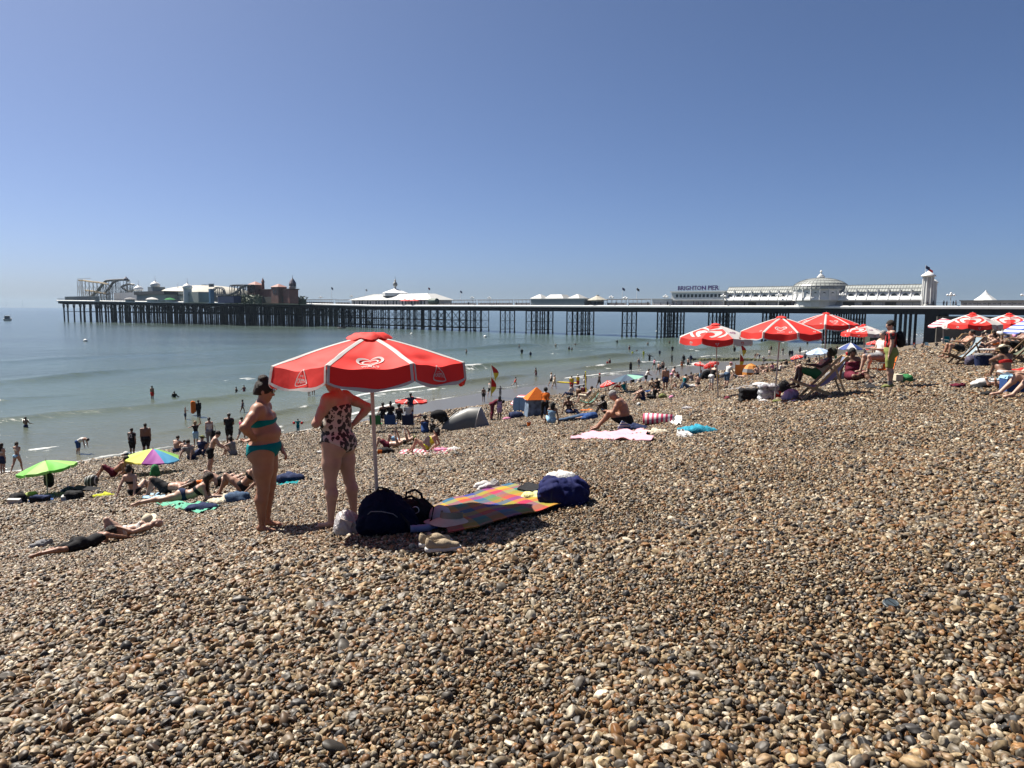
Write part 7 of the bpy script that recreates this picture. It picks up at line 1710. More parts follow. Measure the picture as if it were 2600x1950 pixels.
crowd("""
woman in a blue skirt with long dark hair, half cut by the left edge|stand|8|1206|20|1.68|f12|long dark|bikini_top:white trunks:navy|
woman in a pale bikini walking into the sea at the far left|walk|45|1199|10|1.68|f02|pony dark|bikini_bottom:sky bikini_top:cream|
person in blue shorts and white shirt bending down in the shallows|bend|200|1151|85|1.6|m22|short black|shorts:blue tshirt:white|lift=-.12
person in a black number 92 t-shirt above the rainbow parasol|stand|337|1160|10|1.6|m23|short black|tshirt:black shorts:black|
burly bare chested man in black shorts beside the number 92 shirt|stand|372|1158|-20|1.8|m53|crop black|shorts:black|
woman in a black top and pale shorts pointing out to sea|point|498|1133|10|1.68|f01|bob fair|tshirt:black shorts:sky|
woman in white top and long grey trousers with a black bag|stand|533|1134|-30|1.68|f12|pony dark|vest:white trousers:grey|
stocky man dressed in black with a grey cap looking down|hold|583|1129|-10|1.78|m43|short dark|tshirt:black shorts:black|hat=cap:grey
boy with a pink towel round his shoulders at the water edge|walk|614|1122|30|1.5|m02|short dark|shorts:grey vest:magenta|
small child in a teal swimsuit with red armbands|arms_out|757|1100|0|1.0|m12|short black|wetsuit:teal|
person sitting with bare back, leftmost of the row above the rainbow parasol|sit_hug|448|1150|20|1.7|m12|short dark|shorts:navy|
small child sitting second in the row above the rainbow parasol|sit_hug|466|1149|10|1.2|m02|short dark|trunks:navy|
man in a grey t-shirt sitting on the shingle, back turned|sit_back|487|1167|15|1.75|m32|short dark|tshirt:grey trousers:navy|
person in a navy top and sun hat sitting beside the grey t-shirt|sit_hug|511|1155|10|1.68|f12|short dark|tshirt:navy shorts:navy|hat=sunhat:olive
boy in black shorts bending over, standing in front of the seated row|lean|537|1204|70|1.62|m02|short dark|trunks:black|lod=1
woman in a patterned grey blouse sitting behind the teal bikini woman|sit_hug|592|1157|-80|1.65|f22|bob dark|tshirt:grey shorts:grey|
man lying on his back with one knee up and an arm over his face|lie_knees|425|1256|-88|1.8|m11|curly dark|shorts:black|lod=1
woman with long brown hair lying on her front on a green towel|prone|470|1284|78|1.68|f12|long brown|bikini_bottom:navy bikini_top:black|lod=1
person lying with tanned knees raised behind the long haired woman|lie_knees|560|1236|-95|1.68|f02|short fair|bikini_bottom:black|lod=1
woman in a black bikini with long fair hair reclining, knees up|recline|620|1258|-84|1.68|f01|long fair|bikini_bottom:black bikini_top:black|lod=1
woman in a strapless black bikini sitting with her back to the camera|sit_back|342|1258|5|1.68|f12|bun dark|bikini_bottom:black bikini_top:black|lod=1
man in red shorts lying propped up near the rainbow parasol pole|recline|290|1213|-100|1.75|m25|short dark|shorts:maroon|
person in a white hat lying right behind the man in red shorts|sit_hug|328|1206|-60|1.65|f12|short dark|bikini_bottom:black|hat=sunhat:white
man in dark clothes standing behind the small red parasol, arms stretched|arms_out|1043|1066|0|1.78|m04|short black|tshirt:navy trousers:navy|
person in a green camping chair holding a phone|chair|972|1090|-30|1.65|f13|pony black|vest:black shorts:black|lift=.32
person in a blue camping chair, hair pinned up|chair|992|1088|-10|1.65|f13|bun black|tshirt:black shorts:navy|lift=.32
woman with short dark hair between the blue and navy camping chairs|chair|1014|1092|0|1.65|f13|curly black|vest:black shorts:black|lift=.25
person in a white t-shirt in the navy camping chair|chair|1038|1090|0|1.7|m13|short black|tshirt:white shorts:navy|lift=.32
woman in a blue floral dress sitting on the stones by the pushchair|sit_hug|1080|1100|-20|1.65|f13|curly black|dress:blue|
dark haired child sitting between the floral dress and the pushchair|sit_hug|1097|1098|20|1.1|f04|curly black|dress:black|
person lying on their back holding up a book, nearest the pole of the near parasol|lie_read|985|1141|-88|1.7|m12|short dark|trunks:maroon|lod=1
person in a green cap lying back reading behind the black and orange bag|lie_read|1012|1132|-85|1.7|m12|short dark|trunks:sky|lod=1 hat=cap:olive
woman in a yellow green swimsuit propped up reading a magazine|recline|1085|1149|-80|1.68|f01|bob black|swimsuit:lime|lod=1
boy in black shorts walking to the sea on the wet sand|stand|1228|1021|0|1.45|m03|short black|trunks:black|
person in a white top just behind the rescue flag|walk|1244|1007|30|1.65|m12|short dark|vest:white shorts:black|
child in grey with outstretched arms right of the rescue flag|arms_out|1270|1009|20|1.2|m13|short black|wetsuit:grey|
girl in a red swimsuit running along the foam|run|1308|982|70|1.25|f12|long dark|swimsuit:red|
woman in a white top walking right along the tideline|walk|1399|981|80|1.68|f12|pony fair|tshirt:white trunks:black|
woman in a pale dress walking just behind the woman in white|walk|1407|987|70|1.65|f22|bob grey|dress:cream|
lifeguard in a yellow shirt, larger of the two|stand|1451|994|10|1.75|m12|short dark|tshirt:yellow shorts:red|
lifeguard in yellow with a white cap, smaller of the two|stand|1467|988|-30|1.65|f12|short dark|tshirt:yellow shorts:red|hat=cap:white
woman in a long white shirt standing right of the lifeguards|stand|1485|985|20|1.65|f13|long black|dress:white|
person in black with a red cap striding along the wet sand|walk|1521|985|75|1.7|m13|short dark|tshirt:black shorts:black|hat=cap:red
dark figure in a black robe standing behind the navy umbrella|stand|1601|948|0|1.68|f04|long black|dress:black|
dark skinned woman bending towards the girl in the lilac dress|bend|1250|1067|80|1.7|f04|short black|wetsuit:maroon|
little girl in a lilac dress standing on the shingle|stand|1268|1066|-30|1.35|f04|long black|dress:lilac|
person in white and navy sitting left of the lifeguards on the shingle|sit_side|1450|1009|-40|1.65|f12|short dark|tshirt:white trousers:navy|
dark haired person leaning over right behind the lifeguard equipment|sit_hug|1468|1010|30|1.7|m13|short black|tshirt:brown shorts:black|
dark haired person nearest the green deckchair|sit_hug|1482|1005|0|1.65|m13|short black|tshirt:maroon shorts:black|
person reclining in the green deckchair|deck|1487|1031|-85|1.7|m12|short dark|tshirt:grey shorts:cream|lift=.22
dark haired person in black behind the orange beach tent, left of two|sit|1367|1048|0|1.7|m04|curly black|tshirt:black shorts:black|lift=.2
person with a black cap and orange top standing right of the orange tent|lean|1383|1066|10|1.65|f04|curly black|tshirt:orange trousers:black|
girl with long dark hair in a striped pale dress, back to the camera|sit_side|1400|1082|15|1.6|f13|long black|dress:sky|lod=1
laughing woman with a bare midriff sitting facing the camera|sit_side|1445|1058|170|1.68|f13|short black|bikini_top:black trousers:navy|lod=1
person in denim lying back behind the striped dress girl|lie|1470|1068|-85|1.7|m12|short dark|tshirt:blue trousers:denim|
dark haired person in black sitting just behind the tattooed man|sit_hug|1536|1052|-90|1.65|f14|curly black|tshirt:black shorts:black|
bald man in navy trunks standing with his back to the camera|stand|1689|994|5|1.8|m35|crop grey|trunks:navy|lod=1
small dark figures sitting left of the standing bald man, leftmost|sit_hug|1659|987|-60|1.65|m13|short black|tshirt:cream shorts:black|
person in black crouched directly left of the standing bald man|sit_hug|1671|988|-40|1.7|m13|short black|tshirt:black shorts:black|
woman in a bikini leaning forward right of the standing bald man|lean|1705|975|80|1.65|f12|bun dark|bikini_bottom:pink bikini_top:pink|
toddler beside the woman leaning forward|walk|1714|970|60|.95|m12|short dark|trunks:white|
bather returning from the sea with a towel, first of the trio at the tideline|walk|1661|936|60|1.6|f12|short dark|tshirt:pink trunks:black|
tall bather in dark trunks, centre of the trio at the tideline|walk|1671|951|70|1.75|m12|short dark|trunks:black|
child holding hands with the trio at the tideline|stand|1677|945|20|1.2|m12|short dark|trunks:navy|
bare backed bather behind the standing bald man|stand|1683|945|0|1.7|m12|short dark|shorts:black|
walker in grey crossing the swash left of the trio|walk|1622|935|-40|1.65|m12|short grey|shorts:grey vest:grey|
woman in a bikini at the tideline, first of four near the pole|stand|1731|941|0|1.65|f12|bob dark|bikini_bottom:orange bikini_top:orange|
man in black at the tideline, second of four near the pole|walk|1736|926|-30|1.75|m14|short black|wetsuit:black|
man in black shorts at the tideline, third of four near the pole|walk|1747|936|30|1.75|m12|short dark|shorts:black|
dark figure at the tideline, fourth of four near the pole|walk|1754|925|-30|1.7|m14|short black|wetsuit:navy|
man with a shaved head in a navy vest sitting by the pink towel|sit_hug|1632|1019|-85|1.75|m22|crop dark|vest:navy shorts:navy|
dark haired person in black sitting against the olive bag|sit_back|1660|1014|-80|1.65|f13|short dark|tshirt:black shorts:black|
woman in blue jeans lying with knees raised|lie_knees|1748|988|-88|1.68|f12|short dark|trousers:denim tshirt:white|
child with dark hair sitting on the sunny towel edge|sit_hug|1716|990|-60|1.2|m12|short dark|trunks:white|
person in a grey top sitting behind the blue jeans|sit_hug|1756|970|-20|1.65|f13|bun dark|tshirt:grey shorts:grey|
bare backed bather sitting right of the grey top|sit_hug|1772|979|10|1.7|m12|short dark|trunks:black|
dark haired person in a sky blue shirt sitting in front of the dark pushchair|sit_back|1776|963|-60|1.7|m13|short black|tshirt:sky shorts:black|
fair haired woman in a black top and white shorts bending as she walks|lean|1806|992|65|1.7|f12|short grey|vest:black shorts:white|lod=1
woman in a white top, denim shorts and pink cap walking behind her|lean|1845|986|60|1.72|f22|short fair|tshirt:white shorts:denim|lod=1 hat=cap:pink
bare backed man sitting bent forward near the orange tent|sit_hug|1922|954|-10|1.75|m42|crop dark|shorts:black|
dark haired man facing the camera behind the bare backed man|sit_cross|1933|946|170|1.7|m12|short dark|trunks:black|
woman in a black swimsuit sitting sideways right of the bare backed man|sit_side|1947|950|-90|1.68|f12|short dark|swimsuit:black|
person in a white shirt lying beside black bags|sit_back|1980|944|-70|1.65|f12|short dark|tshirt:white trousers:black|
person in black sitting above the white shirt|sit_hug|1998|930|-40|1.65|f13|short black|tshirt:black shorts:black|
kneeling sunburnt bather with a bare back near the tiny red parasol|sit_hug|2034|947|-70|1.7|m32|crop dark|trunks:cream|
sunbather lying with big knees raised under the pale blue parasol|lie_knees|2088|932|-85|1.8|m22|short dark|trunks:white|
bald man sitting behind the striped deckchair|sit_hug|2141|928|-60|1.75|m32|crop grey|vest:cream shorts:grey|
pair bending at the weedy groyne, left one|bend|1917|913|60|1.65|f12|short dark|swimsuit:black|
pair bending at the weedy groyne, right one|bend|1928|914|-60|1.65|m12|short dark|trunks:navy|
child in grey standing on the weedy groyne|stand|1938|924|20|1.3|m12|short dark|tshirt:grey trunks:grey|
person in a white shirt standing at the far side of the weedy groyne|walk|1953|908|40|1.65|m12|short dark|tshirt:white shorts:grey|
child standing beyond the tiny red parasol near the groyne|stand|2044|918|0|1.4|m13|short black|tshirt:grey shorts:navy|
person crouching over the tiny red parasol|sit_hug|2032|914|60|1.7|m13|short black|shorts:navy|
large woman in a pink dress and sunglasses sitting on the shingle|sit_side|2164|978|-165|1.86|f63|bob black|dress:maroon|lod=1
person with a green headscarf relaxing in the striped deckchair|deck|2070|1006|-78|1.75|f14|curly olivehair|vest:cream shorts:green|lod=1 lift=.22
grey haired man in a white t-shirt bent forward on an orange camping chair|chair|2232|972|-95|1.75|m32|crop grey|tshirt:white shorts:grey|lod=1 lift=.30
man in a red cap and striped grey shirt sitting with his back turned|sit_hug|2322|886|0|1.75|m31|crop dark|tshirt:grey shorts:grey|hat=cap:red lod=1
woman beside the man in the red cap raising her arm|sit_side|2342|884|40|1.65|f12|bob dark|vest:brown shorts:black|
person in black crouching by the pale blue chairs|sit_hug|2378|882|20|1.7|f14|short black|tshirt:black trousers:black|
person in cream trousers sitting between the pale blue chairs|chair|2393|880|60|1.7|m12|short dark|tshirt:grey trousers:cream|lift=.25
man asleep in the nearest striped deckchair at right, knees bent|deck|2437|924|-82|1.78|m15|short dark|trunks:black|lod=1 lift=.22
bare chested man facing the camera behind the blue cool box|sit_cross|2489|887|175|1.75|m22|short black|trunks:navy|lod=1
woman with dark hair sitting behind the striped deckchair|sit_hug|2456|882|-40|1.65|f12|short dark|vest:white shorts:navy|
person in a blue grey shirt sitting under the big heart parasol|sit_hug|2472|872|30|1.7|m12|short grey|tshirt:denim shorts:grey|
straw hatted woman in a white top with her back to the camera|chair|2546|880|10|1.66|f11|bob grey|tshirt:white shorts:white|lod=1 hat=sunhat:cream lift=.3
dark haired man stretching out an arm in the green deckchair|deck|2577|918|-80|1.75|m23|short black|trunks:black|lod=1 lift=.22
tanned woman in a straw hat and red bikini sitting with her back to the camera|sit_hug|2551|962|-5|1.68|f33|bob dark|bikini_bottom:white bikini_top:red|lod=1 hat=sunhat:cream
person mostly outside the picture at right with a bent bare knee|sit|2640|1010|-86|1.85|m22|short dark|trunks:navy|lod=1
sunbather at the right edge with pale legs stretched out|lie|2618|985|-85|1.7|f11|short fair|swimsuit:navy|lod=1
person in a cap sitting below the big heart parasol, right of its pole|sit_hug|2505|868|-30|1.7|m12|short dark|tshirt:cream shorts:navy|hat=cap:cream
bare shouldered person sitting beyond the straw hatted woman|sit_hug|2532|862|40|1.65|f12|short dark|bikini_top:black shorts:black|
sunbather with knees up left of the blue and white parasol|lie_knees|2545|852|-60|1.7|m12|short dark|trunks:red|
pale sunbather lying under the blue and white parasol, nearer|lie|2588|872|-85|1.7|f11|short fair|swimsuit:black|
pale sunbather lying under the blue and white parasol, farther|prone_flat|2590|862|80|1.7|m11|short dark|trunks:navy|
woman in pink sitting at the right edge under the stripes|sit_hug|2578|858|10|1.65|f12|bob dark|dress:pink|
person sitting in front of the far right heart parasol pole|sit_hug|2520|880|-150|1.7|m22|short dark|trunks:grey|
""", BE)
crowd("""
person in a floral shirt sitting below the navy umbrella|sit_hug|1587|992|-60|1.68|f12|bob dark|dress:teal|
bare backed sunbather left of the floral shirt under the navy umbrella|sit_side|1573|990|-80|1.7|m12|short dark|trunks:red|
dark haired pair member under the navy umbrella, left|sit_hug|1608|978|-40|1.65|f13|short black|tshirt:black shorts:black|
dark haired pair member under the navy umbrella, right|sit_hug|1622|975|30|1.65|m13|short black|tshirt:white shorts:black|
person in white bending over a bag right of the navy umbrella|lean|1640|978|80|1.65|f12|bob dark|tshirt:white trunks:black|
sunbather lying on a towel between navy umbrella and bald man|lie|1650|1000|-85|1.7|m12|short dark|trunks:blue|
person in maroon sitting above the standing bald man's towel|sit_hug|1722|965|-30|1.65|f12|short dark|tshirt:maroon shorts:grey|
person in teal kneeling left of the blue jeans|sit_hug|1738|975|60|1.6|f12|pony dark|vest:teal shorts:black|
man in a cap sitting below the right hand low parasol|sit_hug|1802|955|-40|1.7|m12|short dark|tshirt:navy shorts:grey|hat=cap:white
toddler in yellow standing beside the walking women|stand|1822|975|0|.9|m12|short fair|tshirt:yellow|
person in grey lying in front of the orange windbreak|lie_knees|1872|962|-80|1.7|m12|short dark|trunks:grey|
woman in pink sitting right of the orange tent|sit_hug|1962|942|-30|1.65|f12|long dark|tshirt:pink shorts:denim|
person in blue sitting just above the white shirt group|sit_hug|2012|922|30|1.65|m12|short dark|tshirt:blue shorts:grey|
person in black sitting left of the pale blue parasol pole|sit_hug|2055|925|-50|1.7|m14|short black|tshirt:black shorts:black|
bare chested man sitting under the pale blue parasol|sit_cross|2070|922|150|1.7|m12|short dark|trunks:navy|
woman in white leaning back below the pale blue parasol|sit_back|2104|928|-70|1.65|f12|bob fair|dress:white|
person in green crouching right of the pale blue parasol|sit_hug|2122|915|-20|1.65|m12|short dark|tshirt:green shorts:grey|
person in red sitting below the blue and white segmented parasol|sit_hug|2150|905|30|1.65|f12|short dark|tshirt:red shorts:black|
person in cream sitting below the blue and white segmented parasol|sit_hug|2174|905|-60|1.65|m12|short grey|tshirt:cream shorts:grey|
dark haired woman in lilac near the small heart parasol|sit_hug|2198|905|-20|1.65|f13|long black|tshirt:lilac shorts:black|
sunbather on the crest left of the pale blue chairs|sit_hug|2300|878|60|1.65|m12|short dark|trunks:blue|
person in orange sitting behind the pale blue chairs|sit_hug|2368|868|0|1.65|f12|bob dark|tshirt:orange shorts:black|
man in white sitting behind the empty striped deckchair|sit_hug|2418|868|20|1.7|m22|short grey|tshirt:white shorts:navy|
woman in teal sitting below the big heart parasol, left|sit_hug|2445|862|-30|1.65|f12|bob dark|tshirt:teal shorts:grey|
sunbather in red lying near the top of the crowd at right|lie_knees|2490|852|-60|1.7|m12|short dark|trunks:red|
person with a white cap near the second heart parasol pole|sit_hug|2556|862|0|1.65|m12|short dark|tshirt:grey shorts:navy|hat=cap:white
woman in yellow at the right edge of the crowd|sit_hug|2594|850|-10|1.65|f12|long fair|tshirt:yellow shorts:white|
man in a black vest at the right edge near the stripes|sit_hug|2596|900|-70|1.75|m22|short dark|vest:black shorts:black|
woman in an orange bikini sitting behind the blue cool box|sit_hug|2530|900|-20|1.65|f12|bun dark|bikini_bottom:orange bikini_top:orange|
""", BE)

# ---------------------------------------------------------------- belongings, tents, seats
BLK = C_('black')
# near middle: around the tattooed man
cloth_sheet('crumpled pink beach towel spread on the shingle in front of the tattooed man', 'beach_towel', 'towel', [(1448, 1122), (1492, 1100), (1640, 1098), (1652, 1124)], mat('pale_pink_towel', (.55, .30, .36), .95, bump=.6, bscale=40), fold=.07, n=44, wav=7, edge=.04)
t = thing('rolled_towel', 'thick roll of pink and white striped towelling behind the pink towel', 'towel', G(1672, 1078), R(-14)); PS = stripes('roll_stripes', (.58, .55, .55), (.50, .03, .10), 9.0, 0)
q = MB(); q.bar((-.38, 0, .13), (.38, 0, .13), .13, 18); q.bar((-.36, .2, .13), (.30, .2, .12), .12, 18); bm_smooth(q.build('roll', PS, t)); MB().lathe([(.001, .386), (.07, .384), (.12, .381)], 16, (0, 0, .13), Matrix.Rotation(R(90), 3, 'Y')).build('roll_end', C_('magenta'), t)
blob('heap of navy clothes and a striped bag beside the tattooed man', 'clothes_heap', 'clothes', 1612, 1094, (.75, .35, .20), 'navy', noise=.05, h=.018, parts=[('striped_pouch', lambda mb: mb.box((-.28, -.12, .12), (.22, .05, .2), Matrix.Rotation(.5, 3, 'Y')), stripes('pouch_stripes', (.4, .4, .38), (.06, .09, .25), 16, 2))])
blob('cream garment lying on the right end of the pink towel', 'garment', 'clothes', 1660, 1103, (.5, .22, .12), 'cream', noise=.05, h=.014)
cloth_sheet('white towel lying behind the pink striped roll', 'beach_towel', 'towel', [(1700, 1078), (1690, 1060), (1732, 1062), (1728, 1082)], 'white', fold=.06, n=20)
blob('crumpled turquoise towel on the shingle right of the white trainers', 'beach_towel', 'towel', 1772, 1101, (.62, .32, .16), mat('turquoise_towel', (.01, .28, .40), .9, bump=.6, bscale=40), noise=.07, h=.016, part='cloth')
shoes('pair of white trainers left of the turquoise towel', 1737, 1110, R(150), 'white', 'white', gap=.11)
ball('small white and teal ball on the shingle behind the tattooed man', 1622, 1032, .11, ('white', 'teal', 'white', 'white', 'teal', 'white'))
blob('clear crumpled plastic bottle lying alone on the shingle behind the pink roll', 'plastic_litter', 'litter', 1745, 1040, (.34, .16, .12), PLAST, h=.012, noise=.04)
blob('olive green bag the black clad sitter leans on', 'bucket_bag', 'bag', 1684, 1012, (.50, .3, .32), 'olive', h=.02, parts=[('strap', straps(.4, .2, .3), 'olive')])
blob('pink ball shaped bag on the shingle right of the olive bag', 'pouch', 'bag', 1705, 1012, (.28, .26, .2), 'pink', h=.02)
cloth_sheet('white towel edge running along the shingle near the blue jeans', 'beach_towel', 'towel', [(1700, 1004), (1690, 998), (1780, 986), (1790, 992)], 'white', fold=.03, n=20)
cloth_sheet('red mat below the man in the navy vest', 'beach_mat', 'mat', [(1500, 1024), (1510, 1018), (1560, 1016), (1552, 1022)], 'red', fold=.02, n=12)
# left group
cloth_sheet('green towel under the long haired woman lying on her front', 'beach_towel', 'towel', [(392, 1280), (420, 1265), (560, 1290), (500, 1308)], mat('mint_towel', (.08, .34, .22), .9, bump=.6, bscale=30), fold=.05, n=36)
cloth_sheet('blue towel under the man lying with one knee up', 'beach_towel', 'towel', [(362, 1268), (380, 1254), (470, 1256), (500, 1266)], 'sky', fold=.03, n=20)
cloth_sheet('teal towel on the shingle right of the teal bikini woman', 'beach_towel', 'towel', [(700, 1235), (715, 1212), (772, 1218), (750, 1234)], 'teal', fold=.04, n=20)
blob('heap of navy clothes on the teal towel', 'clothes_heap', 'clothes', 735, 1226, (.75, .4, .28), 'navy', noise=.06, h=.02)
blob('blue denim bag next to the fair haired woman in black', 'bag', 'bag', 603, 1275, (.5, .3, .22), 'denim', noise=.04, h=.018)
blob('pile of pale clothes left of the denim bag', 'clothes_heap', 'clothes', 570, 1278, (.55, .3, .16), 'cream', noise=.07, h=.018)
blob('dark cushion below the elbows of the long haired woman', 'cushion', 'cushion', 512, 1298, (.55, .3, .14), 'navy', noise=.03, h=.018)
blob('orange garment near the raised knees behind the long haired woman', 'garment', 'clothes', 512, 1232, (.4, .2, .16), 'orange', noise=.05, h=.02)
blob('green wigwam shaped bag near the rainbow parasol', 'green_bag', 'bag', 394, 1212, (.36, .3, .5), 'green', h=.02)
blob('black and white striped bag on a folded bodyboard', 'striped_bag', 'bag', 231, 1238, (.44, .3, .42), stripes('bw_stripes', (.02, .02, .022), (.6, .6, .6), 9, 0, duty=.8), h=.018, lift=.08, noise=.01)
t = thing('bodyboard', 'black and white bodyboard below the striped bag', 'board', G(231, 1246)); MB().box((0, 0, .05), (1.1, .45, .06), Matrix.Rotation(R(5), 3, 'Y')).build('board', BLK, t); MB().box((-.42, 0, .09), (.24, .4, .03)).build('nose', WPL, t)
blob('navy garment left alone between the green parasol and the striped bag', 'garment', 'clothes', 172, 1248, (.42, .3, .18), 'navy', noise=.06, h=.02)
blob('lime and white toys left of the strapless bikini woman', 'garment', 'clothes', 264, 1262, (.55, .25, .12), 'lime', noise=.06, h=.018)
blob('black beach bag with white cloth at the far left below the green parasol', 'beach_bag', 'bag', 45, 1280, (.50, .34, .36), 'black', noise=.05, h=.02, parts=[('white_cloth', lambda mb: mb.box((.05, -.2, .12), (.4, .1, .22), Matrix.Rotation(.3, 3, 'X')), 'white')])
blob('round pale green lidded bowl behind the black beach bag', 'bowl', 'bowl', 76, 1264, (.40, .40, .22), 'khaki', noise=.0, h=.02)
cooler('dark cool bag on a blue towel under the green parasol', 102, 1276, R(5), (.46, .28, .22), BLK, C_('navy'))
cloth_sheet('blue patterned towel below the dark cool bag', 'beach_towel', 'towel', [(72, 1278), (80, 1262), (140, 1258), (134, 1272)], 'blue', fold=.04, n=16)
cloth_sheet('long dark mat in front of the cool bag and the black holdall', 'beach_mat', 'mat', [(88, 1284), (92, 1278), (212, 1266), (212, 1272)], 'black', fold=.02, n=24)
blob('black holdall with white cloth right of the green parasol pole', 'holdall', 'bag', 189, 1270, (.46, .30, .26), 'black', boxy=.08, noise=.03, h=.02, parts=[('white_cloth', lambda mb: mb.box((-.26, -.05, .08), (.16, .3, .14), Matrix.Rotation(.4, 3, 'Z')), 'white')])
p = G(121, 1258); t = thing('rucksack', 'black rucksack hanging from the pole of the green parasol', 'bag', (p.x - .02, p.y + .14, p.z + .24), 0); f = Field(); f.ell((0, 0, .26), (.17, .10, .27)); f.ell((0, -.06, .16), (.12, .08, .12)); o = link('fabric', f.mesh('fabric', .018, noise=.02, nscale=8), None, t); objmat(o, BLK); MB().tube([(-.05, -.09, .5), (0, -.13, .56), (.05, -.09, .5)], .012, 5).build('strap', BLK, t)
cloth_sheet('blue towel at the water edge beside the child with armbands', 'beach_towel', 'towel', [(735, 1108), (748, 1100), (776, 1096), (768, 1104)], 'blue', fold=.03, n=10)
for s_, px in ((-1, 748), (1, 766)):
    p = G(757, 1100); k = 50.0; t = thing('armband', ('left' if s_ < 0 else 'right') + ' red inflatable armband on the small child in teal', 'armband', (p.x + s_ * .27, p.y, p.z + .72)); MB().lathe([(.05, -.08), (.09, -.05), (.10, 0), (.09, .05), (.05, .08)], 12, (0, 0, 0), Matrix.Rotation(R(90), 3, 'Y')).build('ring', C_('red'), t, smooth=True)
p = SEA(492, 1054); t = thing('inflatable_float', 'bright orange inflatable float carried by the adult in the shallows', 'float', (p.x, p.y - .15, .55), R(80)); f = Field(); f.cone((0, 0, -.25), (0, 0, .55), .16, .15); f.cone((.2, 0, -.2), (.2, 0, .5), .15, .14); o = link('float', f.mesh('float', .03), None, t); objmat(o, C_('orange'))
p = G(533, 1134); t = thing('tote_bag', 'black tote bag on the arm of the woman in white top', 'bag', (p.x + .32, p.y - .1, p.z + .62)); MB().box((0, 0, .14), (.30, .10, .36), Matrix.Rotation(.15, 3, 'Y'), .85).build('fabric', BLK, t); MB().tube([(-.09, 0, .3), (-.05, 0, .62), (.03, 0, .62), (.09, 0, .3)], .012, 5).build('handle', BLK, t)
p = G(337, 1160); me = text_obj('92', .26, .004, C_('white'), 'shirt_number'); t = thing('shirt_number', 'white number 92 on the back of the black t-shirt', 'number', (p.x - .02, p.y - .155, p.z + 1.10), 0); link('digits', me, None, t).rotation_euler = (R(86), 0, 0)
blob('small white towel lying alone on the shingle left of the leopard swimsuit', 'beach_towel', 'towel', 824, 1151, (.50, .22, .12), 'white', noise=.06, h=.018, part='cloth')
# centre
for px, py, c_, lb in ((956, 1098, 'green', 'green folding camping chair behind the readers, leftmost of three'), (993, 1098, 'blue', 'blue folding camping chair, middle of the three'), (1038, 1100, 'navy', 'navy folding camping chair nearest the pushchair')):
    lounger_chair(lb, px, py, R(0), c_, s=1.05)
p = G(1188, 1088); t = thing('pop_up_tent', 'low grey pop-up beach tent with a pale mesh front', 'tent', p, R(-8)); t.scale = (.88, .88, .88); GT = mat('grey_tent', (.10, .105, .105), .5, var=.05); n_ = 14; vs = []
rs2 = [(-1.15, .55), (-.6, .95), (.1, 1.22), (.75, 1.25)]
for x, h_ in rs2:
    for k in range(n_ + 1):
        a = math.pi * k / n_; vs.append((x + .25 * (math.sin(a) - 1), -.62 * math.cos(a) * (1 if x > -1 else .8), h_ * math.sin(a) ** .8 if 0 < k < n_ else 0))
q = MB(); q.add(vs, [(i * (n_ + 1) + k, i * (n_ + 1) + k + 1, (i + 1) * (n_ + 1) + k + 1, (i + 1) * (n_ + 1) + k) for i in range(3) for k in range(n_)]); bm_smooth(q.build('shell', GT, t))
e_ = vs[3 * (n_ + 1):]; q = MB(); q.add(e_ + [(1.35, 0.0, 0), (1.05, -.3, .02)], [(k, k + 1, n_ + 1) for k in range(n_)]); q.build('mesh_front', mat('pale_mesh', (.22, .24, .27), .5), t)
MB().tube(e_, .022, 5).build('hoop', C_('white'), t); MB().tube(vs[:n_ + 1], .02, 5).build('rear_hoop', GT, t)
p = G(1122, 1096); t = thing('pushchair', 'black pushchair with hood parked beside the grey tent', 'pushchair', p, R(10)); q = MB()
for x in (-.45, .4):
    for y in (-.28, .28): q.lathe([(.05, -.02), (.13, -.025), (.13, .025), (.05, .02)], 14, (x, y, .13), Matrix.Rotation(R(90), 3, 'X'))
q.build('wheels', BLK, t)
q = MB()
for y in (-.27, .27): q.bar((-.45, y, .13), (.35, y, .75), .018, 5); q.bar((.4, y, .13), (-.2, y, .6), .018, 5); q.bar((.35, y, .75), (.75, y, 1.08), .018, 5)
q.bar((.75, -.27, 1.08), (.75, .27, 1.08), .02, 5); q.bar((-.45, -.27, .13), (-.45, .27, .13), .015, 5); q.build('frame', IRON, t)
f = Field(); f.ell((-.15, 0, .85), (.42, .27, .25)); f.ell((.1, 0, .62), (.30, .25, .14)); o = link('hood', f.mesh('hood', .03, noise=.03, nscale=6), None, t); objmat(o, BLK)
cloth_sheet('red and white towel under the reading woman in yellow green', 'beach_towel', 'towel', [(1015, 1155), (1020, 1142), (1160, 1138), (1130, 1156)], stripes('red_towel', (.5, .5, .5), (.5, .06, .10), 5, 0), fold=.03, n=24)
blob('pink garment on the red and white towel', 'garment', 'clothes', 1124, 1146, (.42, .3, .14), 'pink', noise=.06, h=.018)
blob('white garment at the right end of the red and white towel', 'garment', 'clothes', 1153, 1143, (.40, .2, .12), 'white', noise=.06, h=.018)
blob('black and orange bag lying left of the reading woman', 'beach_bag', 'bag', 978, 1152, (.55, .34, .24), 'black', noise=.03, h=.018, parts=[('orange_panel', lambda mb: mb.box((-.17, -.17, .10), (.16, .04, .14)), 'orange')])
p = G(1085, 1149); t = thing('magazine', 'grey magazine held by the woman in yellow green', 'magazine', (p.x + .05, p.y - .12, p.z + .42), R(10)); MB().box((0, 0, 0), (.26, .01, .30), Matrix.Rotation(R(35), 3, 'Y')).build('pages', mat('print_grey', (.18, .19, .18), .6, var=.4, vscale=20), t); MB().box((0, .008, 0), (.27, .006, .31), Matrix.Rotation(R(35), 3, 'Y')).build('cover', C_('grey'), t)
